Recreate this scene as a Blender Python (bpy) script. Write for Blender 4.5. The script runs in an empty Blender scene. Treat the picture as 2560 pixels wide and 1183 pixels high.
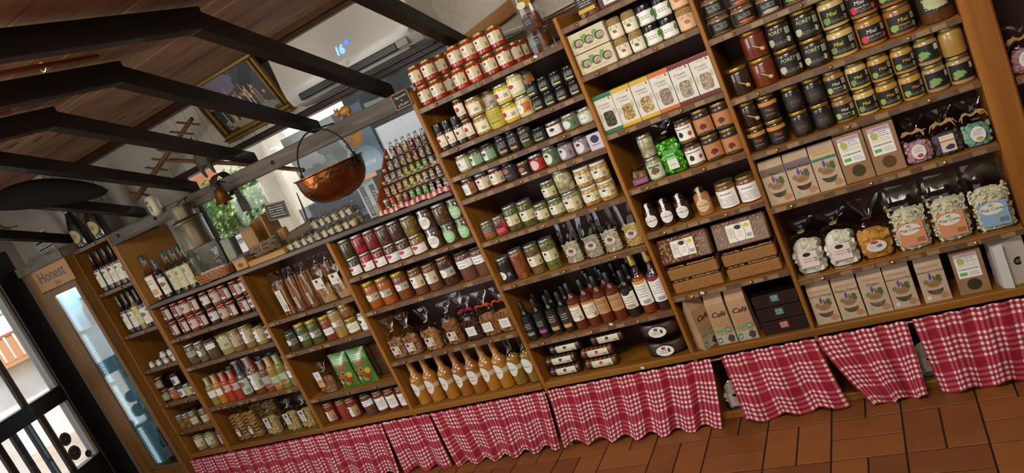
# A farm-shop wall of shelves seen with a rolled camera. Units: metres. X runs along the shelves, Y into the wall
# (shelf fronts at Y = 0), Z up (0 = underside of the bottom shelf board; the tiled floor is at Z = -0.335).
import bpy, bmesh, math, random
from mathutils import Vector, Matrix, noise as mnoise
D=bpy.data; SC=bpy.context.scene; COL=SC.collection
rnd=random.Random(11); pi=math.pi
FL=-0.335; CEIL=2.105
# ------------------------------------------------------------------ camera, sky, sun, lamps, exposure
cam=D.cameras.new('camera'); cam.sensor_width=36; cam.sensor_fit='HORIZONTAL'; cam.lens=1800.0979/2560*36; cam.clip_start=.02; cam.clip_end=200
co=D.objects.new('camera',cam); COL.objects.link(co); SC.camera=co
Rr,Ru,Rf=((0.829249,0.385564,-0.404581),(0.270940,0.355813,0.894421),(-0.488812,0.851315,-0.190593))
co.matrix_world=Matrix(((Rr[0],Ru[0],-Rf[0],1.01339),(Rr[1],Ru[1],-Rf[1],-2.79901),(Rr[2],Ru[2],-Rf[2],1.40629),(0,0,0,1)))
wd=D.worlds.new('sky'); SC.world=wd; wd.use_nodes=True
nt=wd.node_tree; nt.nodes.clear()
sk=nt.nodes.new('ShaderNodeTexSky'); sk.sky_type='NISHITA'; sk.sun_disc=False; sk.sun_elevation=math.radians(52); sk.sun_rotation=math.radians(140); sk.air_density=1.0; sk.dust_density=1.5
bg=nt.nodes.new('ShaderNodeBackground'); bg.inputs[1].default_value=0.5
ou=nt.nodes.new('ShaderNodeOutputWorld'); nt.links.new(sk.outputs[0],bg.inputs[0]); nt.links.new(bg.outputs[0],ou.inputs[0])
def lamp(name,kind,loc,target,energy,col,size=None,sizey=None):
    l=D.lights.new(name,kind); l.energy=energy; l.color=col
    if kind=='AREA': l.shape='RECTANGLE'; l.size=size; l.size_y=sizey or size
    o=D.objects.new(name,l); COL.objects.link(o); o.location=loc
    o.rotation_euler=(Vector(target)-Vector(loc)).to_track_quat('-Z','Y').to_euler(); return o
s=lamp('sun','SUN',(6,-8,12),(0,0,0),5.0,(1,.95,.86)); s.data.angle=.01
for nm,loc,tg,e,c,sx,sy in [('ceiling_lamp', (0.6, -1.7, 2.0), (0.3, 0, 0.5), 30, (1, 0.93, 0.82), 1.0, 0.4), ('ceiling_lamp', (-1.5, -1.8, 2.0), (-1.3, 0, 0.6), 15, (1, 0.93, 0.84), 1.0, 0.4), ('left_daylight_lamp', (-3.05, -2.9, 1.05), (-0.3, -0.2, 0.8), 36, (0.93, 0.97, 1), 1.8, 1.4), ('front_fill_lamp', (0.2, -4.5, 1.0), (0.2, 0, 0.95), 24, (1, 0.98, 0.93), 2.6, 1.5)]: lamp(nm,'AREA',loc,tg,e,c,sx,sy)  # the last two are added lamps inside the room, standing in for daylight
vs=SC.view_settings; vs.view_transform='Standard'; vs.look='None'; vs.exposure=0.24; vs.gamma=1; vs.use_curve_mapping=False
try: SC.cycles.max_bounces=7; SC.cycles.diffuse_bounces=3; SC.cycles.transparent_max_bounces=24; SC.cycles.caustics_reflective=False; SC.cycles.caustics_refractive=False; SC.cycles.sample_clamp_indirect=4
except Exception: pass
# ------------------------------------------------------------------ colour and node helpers
def lin(h):
    if not isinstance(h,str): return tuple(h)
    h=h.lstrip('#'); o=[]
    if len(h)==3: h=''.join(c*2 for c in h)
    for i in (0,2,4):
        c=int(h[i:i+2],16)/255; o.append(c/12.92 if c<=.04045 else ((c+.055)/1.055)**2.4)
    return tuple(o)
class G:
    "small wrapper for building node graphs"
    def __init__(s,name):
        s.m=D.materials.new(name); s.m.use_nodes=True; s.t=s.m.node_tree; s.t.nodes.clear()
        s.out=s.n('ShaderNodeOutputMaterial')
    def n(s,t,**k):
        x=s.t.nodes.new(t)
        for a,b in k.items(): setattr(x,a,b)
        return x
    def put(s,sock,v):
        if isinstance(v,bpy.types.NodeSocket): s.t.links.new(v,sock)
        elif isinstance(v,(tuple,list)) and sock.type=='RGBA': sock.default_value=(v[0],v[1],v[2],1)
        else: sock.default_value=v
    def m_(s,op,a,b=0.0,c=None,clamp=False):
        x=s.n('ShaderNodeMath',operation=op); x.use_clamp=clamp; s.put(x.inputs[0],a); s.put(x.inputs[1],b)
        if c is not None: s.put(x.inputs[2],c)
        return x.outputs[0]
    def mix(s,f,a,b):
        x=s.n('ShaderNodeMix',data_type='RGBA'); s.put(x.inputs[0],f); s.put(x.inputs[6],a); s.put(x.inputs[7],b); return x.outputs[2]
    def uv(s):
        x=s.n('ShaderNodeTexCoord'); y=s.n('ShaderNodeSeparateXYZ'); s.t.links.new(x.outputs['UV'],y.inputs[0]); return x.outputs['UV'],y.outputs[0],y.outputs[1]
    def obj(s): return s.n('ShaderNodeTexCoord').outputs['Object']
    def rand(s): return s.n('ShaderNodeObjectInfo').outputs['Random']
    def map(s,v,sc,loc=(0,0,0)):
        x=s.n('ShaderNodeMapping'); s.put(x.inputs['Vector'],v); x.inputs['Scale'].default_value=sc; x.inputs['Location'].default_value=loc; return x.outputs[0]
    def noise(s,v,sc,det=2,w=None,dist=0,rough=.5):
        x=s.n('ShaderNodeTexNoise'); x.inputs['Scale'].default_value=sc; x.inputs['Detail'].default_value=det; x.inputs['Roughness'].default_value=rough; x.inputs['Distortion'].default_value=dist
        if v is not None: s.put(x.inputs['Vector'],v)
        if w is not None: x.noise_dimensions='4D'; s.put(x.inputs['W'],w)
        return x.outputs[0]
    def vor(s,v,sc,feat='F1'):
        x=s.n('ShaderNodeTexVoronoi'); x.feature=feat; x.inputs['Scale'].default_value=sc
        if v is not None: s.put(x.inputs['Vector'],v)
        return x
    def ramp(s,f,stops):
        x=s.n('ShaderNodeValToRGB'); e=x.color_ramp.elements
        while len(e)<len(stops): e.new(.5)
        for q,(p,c) in zip(e,stops): q.position=p; q.color=(*lin(c),1)
        s.put(x.inputs[0],f); return x.outputs[0]
    def bump(s,h,st,dist=.01):
        x=s.n('ShaderNodeBump'); x.inputs['Strength'].default_value=st; x.inputs['Distance'].default_value=dist; s.put(x.inputs['Height'],h); return x.outputs[0]
    def pbr(s,col,rough=.5,metal=0,coat=0,nrm=None,spec=None,emit=None,est=0,sub=0):
        b=s.n('ShaderNodeBsdfPrincipled'); s.put(b.inputs['Base Color'],col); s.put(b.inputs['Roughness'],rough); s.put(b.inputs['Metallic'],metal)
        s.put(b.inputs['Coat Weight'],coat); b.inputs['Coat Roughness'].default_value=.04
        if nrm is not None: s.put(b.inputs['Normal'],nrm)
        if spec is not None: b.inputs['Specular IOR Level'].default_value=spec
        if emit is not None: s.put(b.inputs['Emission Color'],emit); b.inputs['Emission Strength'].default_value=est
        s.t.links.new(b.outputs[0],s.out.inputs[0]); return s.m
MC={}
def mat(name,col,rough=.5,metal=0,coat=0,var=0,nb=None,spec=None):
    k=('m',name,str(col),rough,metal,coat,var,nb)
    if k in MC: return MC[k]
    g=G(name); c=lin(col); nrm=None
    if var: c=g.mix(g.m_('MULTIPLY',g.noise(g.obj(),var,3,g.m_('MULTIPLY',g.rand(),40.)),.9),tuple(x*.55 for x in c),tuple(min(1,x*1.35) for x in c))
    if nb: nrm=g.bump(g.noise(g.obj(),nb[0],4),nb[1],nb[2] if len(nb)>2 else .004)
    MC[k]=g.pbr(c,rough,metal,coat,nrm,spec); return MC[k]
def emat(name,col,st):
    k=('e',name)
    if k not in MC: g=G(name); MC[k]=g.pbr((0,0,0),.5,emit=lin(col),est=st)
    return MC[k]
def wood(name,c1,c2,axis='x',sc=14,rough=.45,c3=None,coat=0,stretch=.06,bs=.25):
    k=('w',name,c1,c2,axis,sc)
    if k in MC: return MC[k]
    g=G(name); st={'x':(stretch,1,1),'y':(1,stretch,1),'z':(1,1,stretch)}[axis]
    v=g.map(g.obj(),st); w=g.m_('MULTIPLY',g.rand(),60.)
    a=g.noise(v,sc,4,w,1.2); b=g.noise(v,sc*5,3,w,.4,.6)
    f=g.m_('ADD',g.m_('MULTIPLY',a,.7),g.m_('MULTIPLY',b,.3))
    c=g.ramp(f,[(.3,c1),(.52,c2),(.75,c3 or c2)])
    r=g.m_('ADD',g.m_('MULTIPLY',g.rand(),.35),.82)
    x=g.n('ShaderNodeMix',data_type='RGBA'); x.blend_type='MULTIPLY'; x.inputs[0].default_value=1; g.put(x.inputs[6],c)
    cc=g.n('ShaderNodeCombineColor'); [g.put(cc.inputs[i],r) for i in range(3)]; g.put(x.inputs[7],cc.outputs[0])
    kn=g.vor(g.map(g.obj(),tuple(q*(1 if q==1 else 4) for q in st)),5.0).outputs['Distance']
    c=g.mix(g.m_('LESS_THAN',kn,.06),x.outputs[2],tuple(q*.35 for q in lin(c1)))
    MC[k]=g.pbr(c,rough,0,coat,g.bump(f,bs,.003),.28); return MC[k]
def printed(base,shapes,rough=.55,coat=0):
    "flat print on UV 0..1: e ellipse, r rectangle, l lines of fine print, b bars, n blotch, s wavy band"
    k=('p',base,str(shapes),rough)
    if k in MC: return MC[k]
    g=G('print'); uv,u,v=g.uv(); c=lin(base)
    def rect(x0,x1,y0,y1):
        a=g.m_('MULTIPLY',g.m_('GREATER_THAN',u,x0),g.m_('LESS_THAN',u,x1)); b=g.m_('MULTIPLY',g.m_('GREATER_THAN',v,y0),g.m_('LESS_THAN',v,y1)); return g.m_('MULTIPLY',a,b)
    def ell(cx,cy,rx,ry):
        a=g.m_('POWER',g.m_('ABSOLUTE',g.m_('DIVIDE',g.m_('SUBTRACT',u,cx),rx)),2.); b=g.m_('POWER',g.m_('ABSOLUTE',g.m_('DIVIDE',g.m_('SUBTRACT',v,cy),ry)),2.); return g.m_('ADD',a,b)
    for i,s in enumerate(shapes):
        t=s[0]; col='#5a544c'
        if t=='e': f=g.m_('LESS_THAN',ell(*s[1:5]),1.); col=s[5]
        elif t=='r': f=rect(*s[1:5]); col=s[5]
        elif t=='n':
            q=g.noise(uv,9,3); f=g.m_('LESS_THAN',g.m_('ADD',ell(*s[1:5]),g.m_('MULTIPLY',q,1.6)),1.35); col=s[5]
        elif t=='l':
            x0,x1,y0,y1,n=s[1:6]; h=(y1-y0)/n
            p=g.m_('FRACT',g.m_('DIVIDE',g.m_('SUBTRACT',v,y0),h)); ln=g.m_('FLOOR',g.m_('DIVIDE',g.m_('SUBTRACT',v,y0),h))
            cv=g.n('ShaderNodeCombineXYZ'); g.put(cv.inputs[0],g.m_('MULTIPLY',u,38.)); g.put(cv.inputs[1],g.m_('MULTIPLY',ln,7.3))
            q=g.noise(cv.outputs[0],1.0,1)
            f=g.m_('MULTIPLY',rect(x0,x1,y0,y1),g.m_('MULTIPLY',g.m_('LESS_THAN',g.m_('ABSOLUTE',g.m_('SUBTRACT',p,.5)),.19),g.m_('GREATER_THAN',q,.46)))
            if len(s)>6: col=s[6]
        elif t=='b':
            x0,x1,y0,y1,n=s[1:6]; f=g.m_('MULTIPLY',rect(x0,x1,y0,y1),g.m_('LESS_THAN',g.m_('FRACT',g.m_('MULTIPLY',u,n/(x1-x0))),.55)); col=s[6]
        elif t=='s':
            wv=g.m_('MULTIPLY',g.m_('SUBTRACT',g.noise(g.map(uv,(14,0,0)),1.,1),.5),.07)
            vv=g.m_('ADD',v,wv); f=g.m_('MULTIPLY',g.m_('GREATER_THAN',vv,s[1]),g.m_('LESS_THAN',vv,s[2])); col=s[3]
        c=g.mix(f,c,lin(col))
    MC[k]=g.pbr(c,rough,0,coat); return MC[k]
def content(col,tex='smooth'):
    k=('c',col,tex)
    if k in MC: return MC[k]
    g=G('jar_contents'); c=lin(col); o=g.obj(); w=g.m_('MULTIPLY',g.rand(),9.)
    cx=g.n('ShaderNodeVectorMath',operation='ADD'); g.put(cx.inputs[0],o); g.put(cx.inputs[1],w)
    o=cx.outputs[0]; nrm=None
    if tex=='chunk':
        v=g.vor(o,50.); d=v.outputs['Distance']; sp=g.n('ShaderNodeSeparateColor'); g.put(sp.inputs[0],v.outputs['Color'])
        f=g.m_('MULTIPLY',g.m_('SUBTRACT',1.15,d,),g.m_('ADD',g.m_('MULTIPLY',sp.outputs[0],.6),.5))
        c=g.mix(g.m_('MULTIPLY',f,.85,clamp=True),tuple(x*.16 for x in c),tuple(min(1,x*1.7) for x in c)); nrm=g.bump(d,-.6,.005)
    elif tex=='pasta':
        v=g.vor(o,105.); d=v.outputs['Distance']; c=g.mix(g.m_('MULTIPLY',d,1.3,clamp=True),tuple(min(1,x*1.35) for x in c),tuple(x*.18 for x in c)); nrm=g.bump(d,-.6,.004)
    elif tex=='grain':
        v=g.vor(o,190.); sp=g.n('ShaderNodeSeparateColor'); g.put(sp.inputs[0],v.outputs['Color'])
        c=g.mix(sp.outputs[0],tuple(x*.5 for x in c),tuple(min(1,x*1.5) for x in c))
    elif tex=='stripe':
        q=g.noise(g.map(o,(60,60,2)),1.,2); c=g.mix(q,tuple(x*.55 for x in c),tuple(min(1,x*1.3) for x in c))
    else:
        q=g.noise(o,26.,3); c=g.mix(q,tuple(x*.75 for x in c),tuple(min(1,x*1.2) for x in c))
    MC[k]=g.pbr(c,.35,0,1.0,nrm); return MC[k]
def clear(name,tint=(1,1,1),gl=.5,rough=.03,base=.04,bn=0):
    "thin clear film or glass: transparent, with a Fresnel sheen"
    k=('g',name)
    if k in MC: return MC[k]
    g=G(name); t=g.n('ShaderNodeBsdfTransparent'); g.put(t.inputs[0],tint); s=g.n('ShaderNodeBsdfGlossy'); s.inputs[1].default_value=rough
    l=g.n('ShaderNodeLayerWeight'); l.inputs[0].default_value=gl
    if bn:
        b=g.bump(g.noise(g.obj(),bn,3),1.,.012); g.put(s.inputs['Normal'],b); g.put(l.inputs['Normal'],b)
    f=g.m_('ADD',g.m_('MULTIPLY',l.outputs['Fresnel'],.6),base,clamp=True)
    x=g.n('ShaderNodeMixShader'); g.put(x.inputs[0],f); g.put(x.inputs[1],t.outputs[0]); g.put(x.inputs[2],s.outputs[0]); g.put(g.out.inputs[0],x.outputs[0])
    MC[k]=g.m; return g.m
GLASS=clear('clear_glass',(.93,.95,.93),.35,.02,.03); FILM=clear('clear_film',(.985,.98,.97),.26,.07,.02)
LID={'gold':mat('gold_lid','#8f7c4a',.42,.8),'goldb':mat('bright_gold_lid','#a08436',.4,.8),'silver':mat('silver_lid','#a19f96',.38,.8),'copper':mat('copper_lid','#a85a34',.35,.7),
 'black':mat('black_lid','#0f0f11',.3,0,.3),'dark':mat('dark_lid','#26221f',.35,.2),'white':mat('white_lid','#cfcbbf',.4),'redlid':mat('red_lid','#7a1a1e',.4),'green':mat('green_cap','#0f3a1c',.35,0,.3),
 'cloth':mat('burlap','#a58654',.95,0,0,30,(160,.8,.004)),'clear':mat('glass_lid','#5a4a3c',.12,0,1),'navy':mat('navy_lid','#14182a',.3,0,.3),'none':mat('bottle_lid','#b0aea4',.3,.8)}
BRASS=mat('brass','#b08a42',.3,.9); BLACK=mat('black_paint','#0b0a0a',.5); KRAFT='#b59c80'
# ------------------------------------------------------------------ mesh helpers
class MB:
    def __init__(s): s.v=[]; s.f=[]; s.u=[]; s.hasuv=False
    def add(s,vs,fs,uv=None,M=None):
        o=len(s.v)
        s.v+= [tuple(M@Vector(p)) for p in vs] if M else list(vs)
        s.f+=[tuple(i+o for i in f) for f in fs]
        if uv: s.hasuv=True; s.u+=list(uv)
        else: s.u+=[(0,0)]*len(vs)
        return s
    def box(s,x0,x1,y0,y1,z0,z1,b=0,M=None):
        if b<=0:
            v=[(x,y,z) for z in (z0,z1) for y in (y0,y1) for x in (x0,x1)]
            return s.add(v,[(0,2,3,1),(4,5,7,6),(0,1,5,4),(2,6,7,3),(0,4,6,2),(1,3,7,5)],None,M)
        b=min(b,(x1-x0)*.45,(y1-y0)*.45,(z1-z0)*.45); v=[]; 
        X=(x0,x1);Y=(y0,y1);Z=(z0,z1); sg=(1,-1)
        for k in (0,1):
            for j in (0,1):
                for i in (0,1):
                    x,y,z=X[i],Y[j],Z[k]; dx,dy,dz=sg[i]*b,sg[j]*b,sg[k]*b
                    v+=[(x,y+dy,z+dz),(x+dx,y,z+dz),(x+dx,y+dy,z)]
        def c(i,j,k,a): return (k*4+j*2+i)*3+a
        f=[]
        for i in (0,1): q=[c(i,0,0,0),c(i,1,0,0),c(i,1,1,0),c(i,0,1,0)]; f.append(tuple(q if i else q[::-1]))
        for j in (0,1): q=[c(0,j,0,1),c(1,j,0,1),c(1,j,1,1),c(0,j,1,1)]; f.append(tuple(q if not j else q[::-1]))
        for k in (0,1): q=[c(0,0,k,2),c(1,0,k,2),c(1,1,k,2),c(0,1,k,2)]; f.append(tuple(q if k else q[::-1]))
        for j in (0,1):
            for k in (0,1): q=[c(0,j,k,1),c(1,j,k,1),c(1,j,k,2),c(0,j,k,2)]; f.append(tuple(q if j==k else q[::-1]))
        for i in (0,1):
            for k in (0,1): q=[c(i,0,k,0),c(i,1,k,0),c(i,1,k,2),c(i,0,k,2)]; f.append(tuple(q[::-1] if i==k else q))
        for i in (0,1):
            for j in (0,1): q=[c(i,j,0,0),c(i,j,1,0),c(i,j,1,1),c(i,j,0,1)]; f.append(tuple(q if i==j else q[::-1]))
        for i in (0,1):
            for j in (0,1):
                for k in (0,1): q=[c(i,j,k,0),c(i,j,k,1),c(i,j,k,2)]; f.append(tuple(q if (i+j+k)%2 else q[::-1]))
        return s.add(v,f,None,M)
    def lathe(s,prof,n=18,p=2,sx=1,sy=1,M=None,jit=0,cap=True):
        v=[];f=[];K=[]
        for a in range(n):
            t=2*pi*a/n; cx,sn=math.cos(t),math.sin(t); k=1 if p==2 else (abs(cx)**p+abs(sn)**p)**(-1/p); K.append((cx*k,sn*k))
        for (r,z) in prof:
            for cx,sn in K: v.append((cx*r*sx,sn*r*sy,z))
        for i in range(len(prof)-1):
            for a in range(n): b=(a+1)%n; f.append((i*n+a,i*n+b,(i+1)*n+b,(i+1)*n+a))
        if cap:
            if prof[0][0]>1e-5: f.append(tuple(range(n-1,-1,-1)))
            if prof[-1][0]>1e-5: o=(len(prof)-1)*n; f.append(tuple(range(o,o+n)))
        return s.add(v,f,None,M)
    def tube(s,pts,r,n=6,M=None):
        P=[Vector(p) for p in pts]; v=[];f=[]; R=r if isinstance(r,(list,tuple)) else [r]*len(P)
        up=Vector((.3,.2,.93)).normalized()
        for i,q in enumerate(P):
            d=(P[min(i+1,len(P)-1)]-P[max(i-1,0)]).normalized(); a=d.cross(up); 
            if a.length<.05: a=d.cross(Vector((1,0,0)))
            a.normalize(); b=d.cross(a)
            for k in range(n): t=2*pi*k/n; v.append(tuple(q+a*math.cos(t)*R[i]+b*math.sin(t)*R[i]))
        for i in range(len(P)-1):
            for k in range(n): j=(k+1)%n; f.append((i*n+k,(i+1)*n+k,(i+1)*n+j,i*n+j))
        f.append(tuple(range(n))); f.append(tuple(range((len(P)-1)*n+n-1,(len(P)-1)*n-1,-1)))
        return s.add(v,f,None,M)
    def grid(s,fn,nu,nv,M=None):
        v=[];u=[];f=[]
        for j in range(nv+1):
            for i in range(nu+1): v.append(fn(i/nu,j/nv)); u.append((i/nu,j/nv))
        for j in range(nv):
            for i in range(nu): a=j*(nu+1)+i; f.append((a,a+1,a+nu+2,a+nu+1))
        return s.add(v,f,u,M)
    def ico(s,c,r,sub=1,jit=.15,sc=(1,1,1),rot=None,sd=0):
        V,F=ICO[sub]; q=random.Random(sd*7919+len(s.v)); M=Matrix.Translation(c)@(rot.to_matrix().to_4x4() if rot else Matrix())
        return s.add([(p[0]*r*sc[0]*(1+q.uniform(-jit,jit)),p[1]*r*sc[1]*(1+q.uniform(-jit,jit)),p[2]*r*sc[2]*(1+q.uniform(-jit,jit))) for p in V],F,None,M)
    def mesh(s,name,m,smooth=.6):
        me=D.meshes.new(name); me.from_pydata(s.v,[],s.f)
        if s.hasuv:
            l=me.uv_layers.new(name='UVMap'); idx=[0]*len(me.loops); me.loops.foreach_get('vertex_index',idx); fl=[]
            for i in idx: fl+=s.u[i]
            l.data.foreach_set('uv',fl)
        if smooth:
            me.polygons.foreach_set('use_smooth',[True]*len(me.polygons)); me.set_sharp_from_angle(angle=smooth)
        if m: me.materials.append(m)
        me.update(); return me
ICO={}
for sub in (0,1,2):
    b=bmesh.new(); bmesh.ops.create_icosphere(b,subdivisions=sub+1 if sub else 1,radius=1)
    ICO[sub]=([tuple(v.co) for v in b.verts],[tuple(v.index for v in f.verts) for f in b.faces]); b.free()
def obj(name,me,parent=None,loc=(0,0,0),rot=(0,0,0),m=None,smooth=.6):
    if isinstance(me,MB): me=me.mesh(name,m,smooth)
    o=D.objects.new(name,me); COL.objects.link(o); o.location=loc; o.rotation_euler=rot
    if parent: o.parent=parent
    return o
def tag(o,label,cat,group=None):
    o['label']=label; o['category']=cat
    if group: o['group']=group
    return o
def thing(name,label,cat,loc=(0,0,0),rot=(0,0,0),group=None):
    o=D.objects.new(name,None); COL.objects.link(o); o.location=loc; o.rotation_euler=rot; o.empty_display_size=.05
    return tag(o,label,cat,group)
def struct(name,me,m=None,parent=None,smooth=.6,loc=(0,0,0),rot=(0,0,0)):
    o=obj(name,me,parent,loc,rot,m,smooth)
    if not parent: o['kind']='structure'
    return o
TXT={}
def text_mb(s,size,shear=0,spread=1):
    k=(s,size,shear,spread)
    if k not in TXT:
        c=D.curves.new('t','FONT'); c.body=s; c.size=size; c.align_x='CENTER'; c.align_y='CENTER'; c.resolution_u=2; c.shear=shear; c.space_character=spread
        o=D.objects.new('t',c); me=D.meshes.new_from_object(o)
        TXT[k]=([tuple(v.co) for v in me.vertices],[tuple(p.vertices) for p in me.polygons])
        D.objects.remove(o); D.curves.remove(c); D.meshes.remove(me)
    return TXT[k]
def text_flat(s,size,shear=0,dx=0,dz=0,y=0,bold=0,tilt=0):
    V,F=text_mb(s,size,shear); b=MB(); ca,sa=math.cos(tilt),math.sin(tilt)
    for k in range(2 if bold else 1): b.add([(dx+x*ca-z*sa+k*size*bold,y-k*1e-5,dz+x*sa+z*ca) for x,z,_ in V],F)
    return b
def text_bent(s,size,r,dx=0,z0=0,shear=.15):
    V,F=text_mb(s,size,shear); return MB().add([(r*math.sin((x+dx)/r),-r*math.cos((x+dx)/r),z+z0) for x,z,_ in V],F)
def decal_cyl(r,z0,z1,ang,n=10,off=0):
    return MB().grid(lambda u,v:(r*math.sin(off+(u*2-1)*ang),-r*math.cos(off+(u*2-1)*ang),z0+(z1-z0)*v),n,1)
def disc_cyl(R,rx,rz,zc,off=0,rings=5,n=26):
    b=MB(); v=[(R*math.sin(off),-R*math.cos(off),zc)]; u=[(.5,.5)]; f=[]
    for k in range(1,rings+1):
        for i in range(n): t=2*pi*i/n; q=k/rings; v.append((R*math.sin(off+rx*q*math.cos(t)/R),-R*math.cos(off+rx*q*math.cos(t)/R),zc+rz*q*math.sin(t))); u.append((.5+.5*q*math.cos(t),.5+.5*q*math.sin(t)))
    for i in range(n):
        f.append((0,1+i,1+(i+1)%n))
        for k in range(rings-1): a=1+k*n; f.append((a+i,a+n+i,a+n+(i+1)%n,a+(i+1)%n))
    return b.add(v,f,u)
def quad(w,h,x=0,y=0,z=0): return MB().add([(x-w/2,y,z-h/2),(x+w/2,y,z-h/2),(x+w/2,y,z+h/2),(x-w/2,y,z+h/2)],[(0,1,2,3)],[(0,0),(1,0),(1,1),(0,1)])
def disc(rx,rz,x=0,y=0,z=0,n=18):
    return MB().add([(x+rx*math.cos(2*pi*i/n),y,z+rz*math.sin(2*pi*i/n)) for i in range(n)],[tuple(range(n))],[(.5+.5*math.cos(2*pi*i/n),.5+.5*math.sin(2*pi*i/n)) for i in range(n)])
# ------------------------------------------------------------------ materials of the building
PINE=wood('pine','#643c12','#905c1e','z',11,.45,'#a3702a',.03); PINEX=wood('pine_shelf','#643c12','#905c1e','x',11,.45,'#a3702a',.03)
DARKBACK=wood('dark_back','#2e1a0e','#40261a','z',8,.6); STRIP=mat('price_strip','#5e432e',.5,0,.08,20); TAG=[mat('price_tag_%d'%i,c,.5,0,.08,60) for i,c in enumerate(('#7f6446','#8f724e','#6d543c'))]
BEAM=wood('weathered_beam','#2f2a24','#5a5148','x',22,.8,'#7a7064',0,.05,.5); DARKBEAM=wood('dark_rafter','#0c0806','#170f09','y',12,.42,'#1f150d',.05,.05,.2)
PLANK=wood('ceiling_plank','#5a4230','#96704e','x',16,.6,'#a88262'); GREYTOP=wood('grey_worktop','#3a342e','#6a6056','x',24,.7,'#857a6c',0,.05,.5)
def plaster(name,col,sc,st,d=.01):
    g=G(name); o=g.obj(); a=g.noise(o,sc,5); return g.pbr(g.mix(g.noise(o,3,3),tuple(x*.86 for x in lin(col)),lin(col)),.9,nrm=g.bump(a,st,d))
WALL=plaster('white_plaster','#b9b0a0',38,.9,.02); SMOOTH=plaster('smooth_wall','#b5ac9c',12,.15); PANEL=mat('white_board','#bdb4a2',.6,0,0,5); ROUGHOUT=plaster('outside_render','#cfd3d8',24,1.,.03)
TILE=None
def tilemat():
    g=G('terracotta'); r=g.rand(); c=g.ramp(g.m_('ADD',g.m_('MULTIPLY',g.noise(g.obj(),9,4,g.m_('MULTIPLY',r,30.)),.5),g.m_('MULTIPLY',r,.4)),[(.2,'#6f4019'),(.5,'#875022'),(.8,'#955c2b')])
    return g.pbr(c,.5,0,.04,g.bump(g.noise(g.obj(),60,3),.12,.002))
TILE=tilemat()
# ------------------------------------------------------------------ floor of terracotta tiles in basket weave
fl=struct('floor',MB().box(-5.2,3.2,-4.7,.45,FL-.05,FL-.004),mat('grout','#1c110b',.9))
TH=MB().box(-.1248,.1248,-.0609,.0609,-.02,0,.0007).mesh('tile_a',TILE); TV=MB().box(-.0609,.0609,-.1248,.1248,-.02,0,.0007).mesh('tile_b',TILE)
rest=MB(); P=.2565
for i in range(-17,13):
    for j in range(-18,3):
        x0=-.052+i*P; y0=-.355+j*P
        if y0>.2: continue
        horiz=(i+j)%2==0
        for k in (0,1):
            cx,cy=(x0+P/2,y0+P*(.25+.5*k)) if horiz else (x0+P*(.25+.5*k),y0+P/2)
            near=-1.3<cy<.05 and -1.6<cx<2.2
            if near: obj('tile',TH if horiz else TV,fl,(cx,cy,FL+rnd.uniform(-.0006,.0006)))
            else:
                a,b=(.1248,.0609) if horiz else (.0609,.1248); rest.box(cx-a,cx+a,cy-b,cy+b,FL-.02,FL)
o=obj('far_tiles',rest,fl,m=TILE); o['kind']='stuff'
# ------------------------------------------------------------------ plank ceiling
ce=struct('ceiling',MB().box(-5.3,3.2,-4.7,.75,CEIL+.02,CEIL+.1),mat('ceiling_deck','#1a0f08',.9))
pk=MB().box(-4.25,4.25,-.0603,.0603,0,.018,.0008).mesh('plank',PLANK)
for i in range(41): obj('plank',pk,ce,(-1.05,.34-.123*i,CEIL+rnd.uniform(-.001,.001)))
struct('trim_1',MB().box(-4.4,3.1,.30,.385,2.055,CEIL,.012),wood('dark_trim','#1f0f08','#3a1d10','x',14,.4))
# ------------------------------------------------------------------ walls, window and glass door
wb=MB(); wb.box(-4.6,-2.92,.4,.5,FL,CEIL); wb.box(-.72,3.1,.4,.5,FL,CEIL); wb.box(-2.92,-.72,.4,.5,FL,1.055); wb.box(-2.92,-.72,.4,.5,1.715,CEIL)
wall_back=struct('wall_back',wb,WALL,smooth=0)
struct('wall_niche',MB().box(-4.45,-3.63,.1,.399,FL,CEIL),WALL,smooth=0)
bx=-2.93
bp=[MB().box(-.054,.054,0,.014,1.735,2.06,.003).mesh('wall_board',PANEL)]
while bx<-.72: obj('wall_board',bp[0],wall_back,(bx,.385,0)); bx+=.111
win=struct('window_1',MB().box(-2.91,-.73,.476,.482,1.075,1.70),clear('window_glass',(.97,.98,.98),.3,.01,.02))
TR=wood('window_frame','#1d120c','#33211a','x',12,.4)
obj('top_frame',MB().box(-2.9,-.66,.37,.51,1.70,1.735,.006),win,m=TR); obj('side_frame',MB().box(-2.919,-2.90,.47,.495,1.06,1.70,.003),win,m=TR)
obj('side_frame',MB().box(-.74,-.721,.44,.495,1.06,1.70,.004),win,m=TR); obj('bottom_frame',MB().box(-2.90,-.73,.4,.6,1.056,1.0745,.004),win,m=mat('sill_paint','#aeb4bb',.5))
ang=math.radians(17); DM=Matrix(((math.sin(ang),math.cos(ang),0,-4.2),(-math.cos(ang),math.sin(ang),0,-.25),(0,0,1,0),(0,0,0,1)))  # x along the left wall, y towards the room
wl=MB(); wl.box(-.75,-.28,-.2,0,FL,CEIL,0,DM); wl.box(-.28,2.0,-.2,0,1.78,CEIL,0,DM); wl.box(2.0,2.25,-.2,0,FL,CEIL,0,DM); wl.box(2.25,4.1,-.2,0,FL,.3,0,DM); wl.box(2.25,4.1,-.2,0,1.85,CEIL,0,DM); wl.box(4.1,4.7,-.2,0,FL,CEIL,0,DM)
struct('wall_left',wl,SMOOTH,smooth=0)
struct('wall_right',MB().box(3.0,3.15,-4.7,.4,FL,CEIL),SMOOTH,smooth=0)
struct('wall_front',MB().box(-3.4,3.1,-4.75,-4.6,FL,CEIL),SMOOTH,smooth=0)
struct('window_2',MB().box(2.25,4.1,-.1,-.094,.3,1.85,0,DM),MC[('g','window_glass')])  # unseen side window, added to let daylight in from the left
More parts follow.
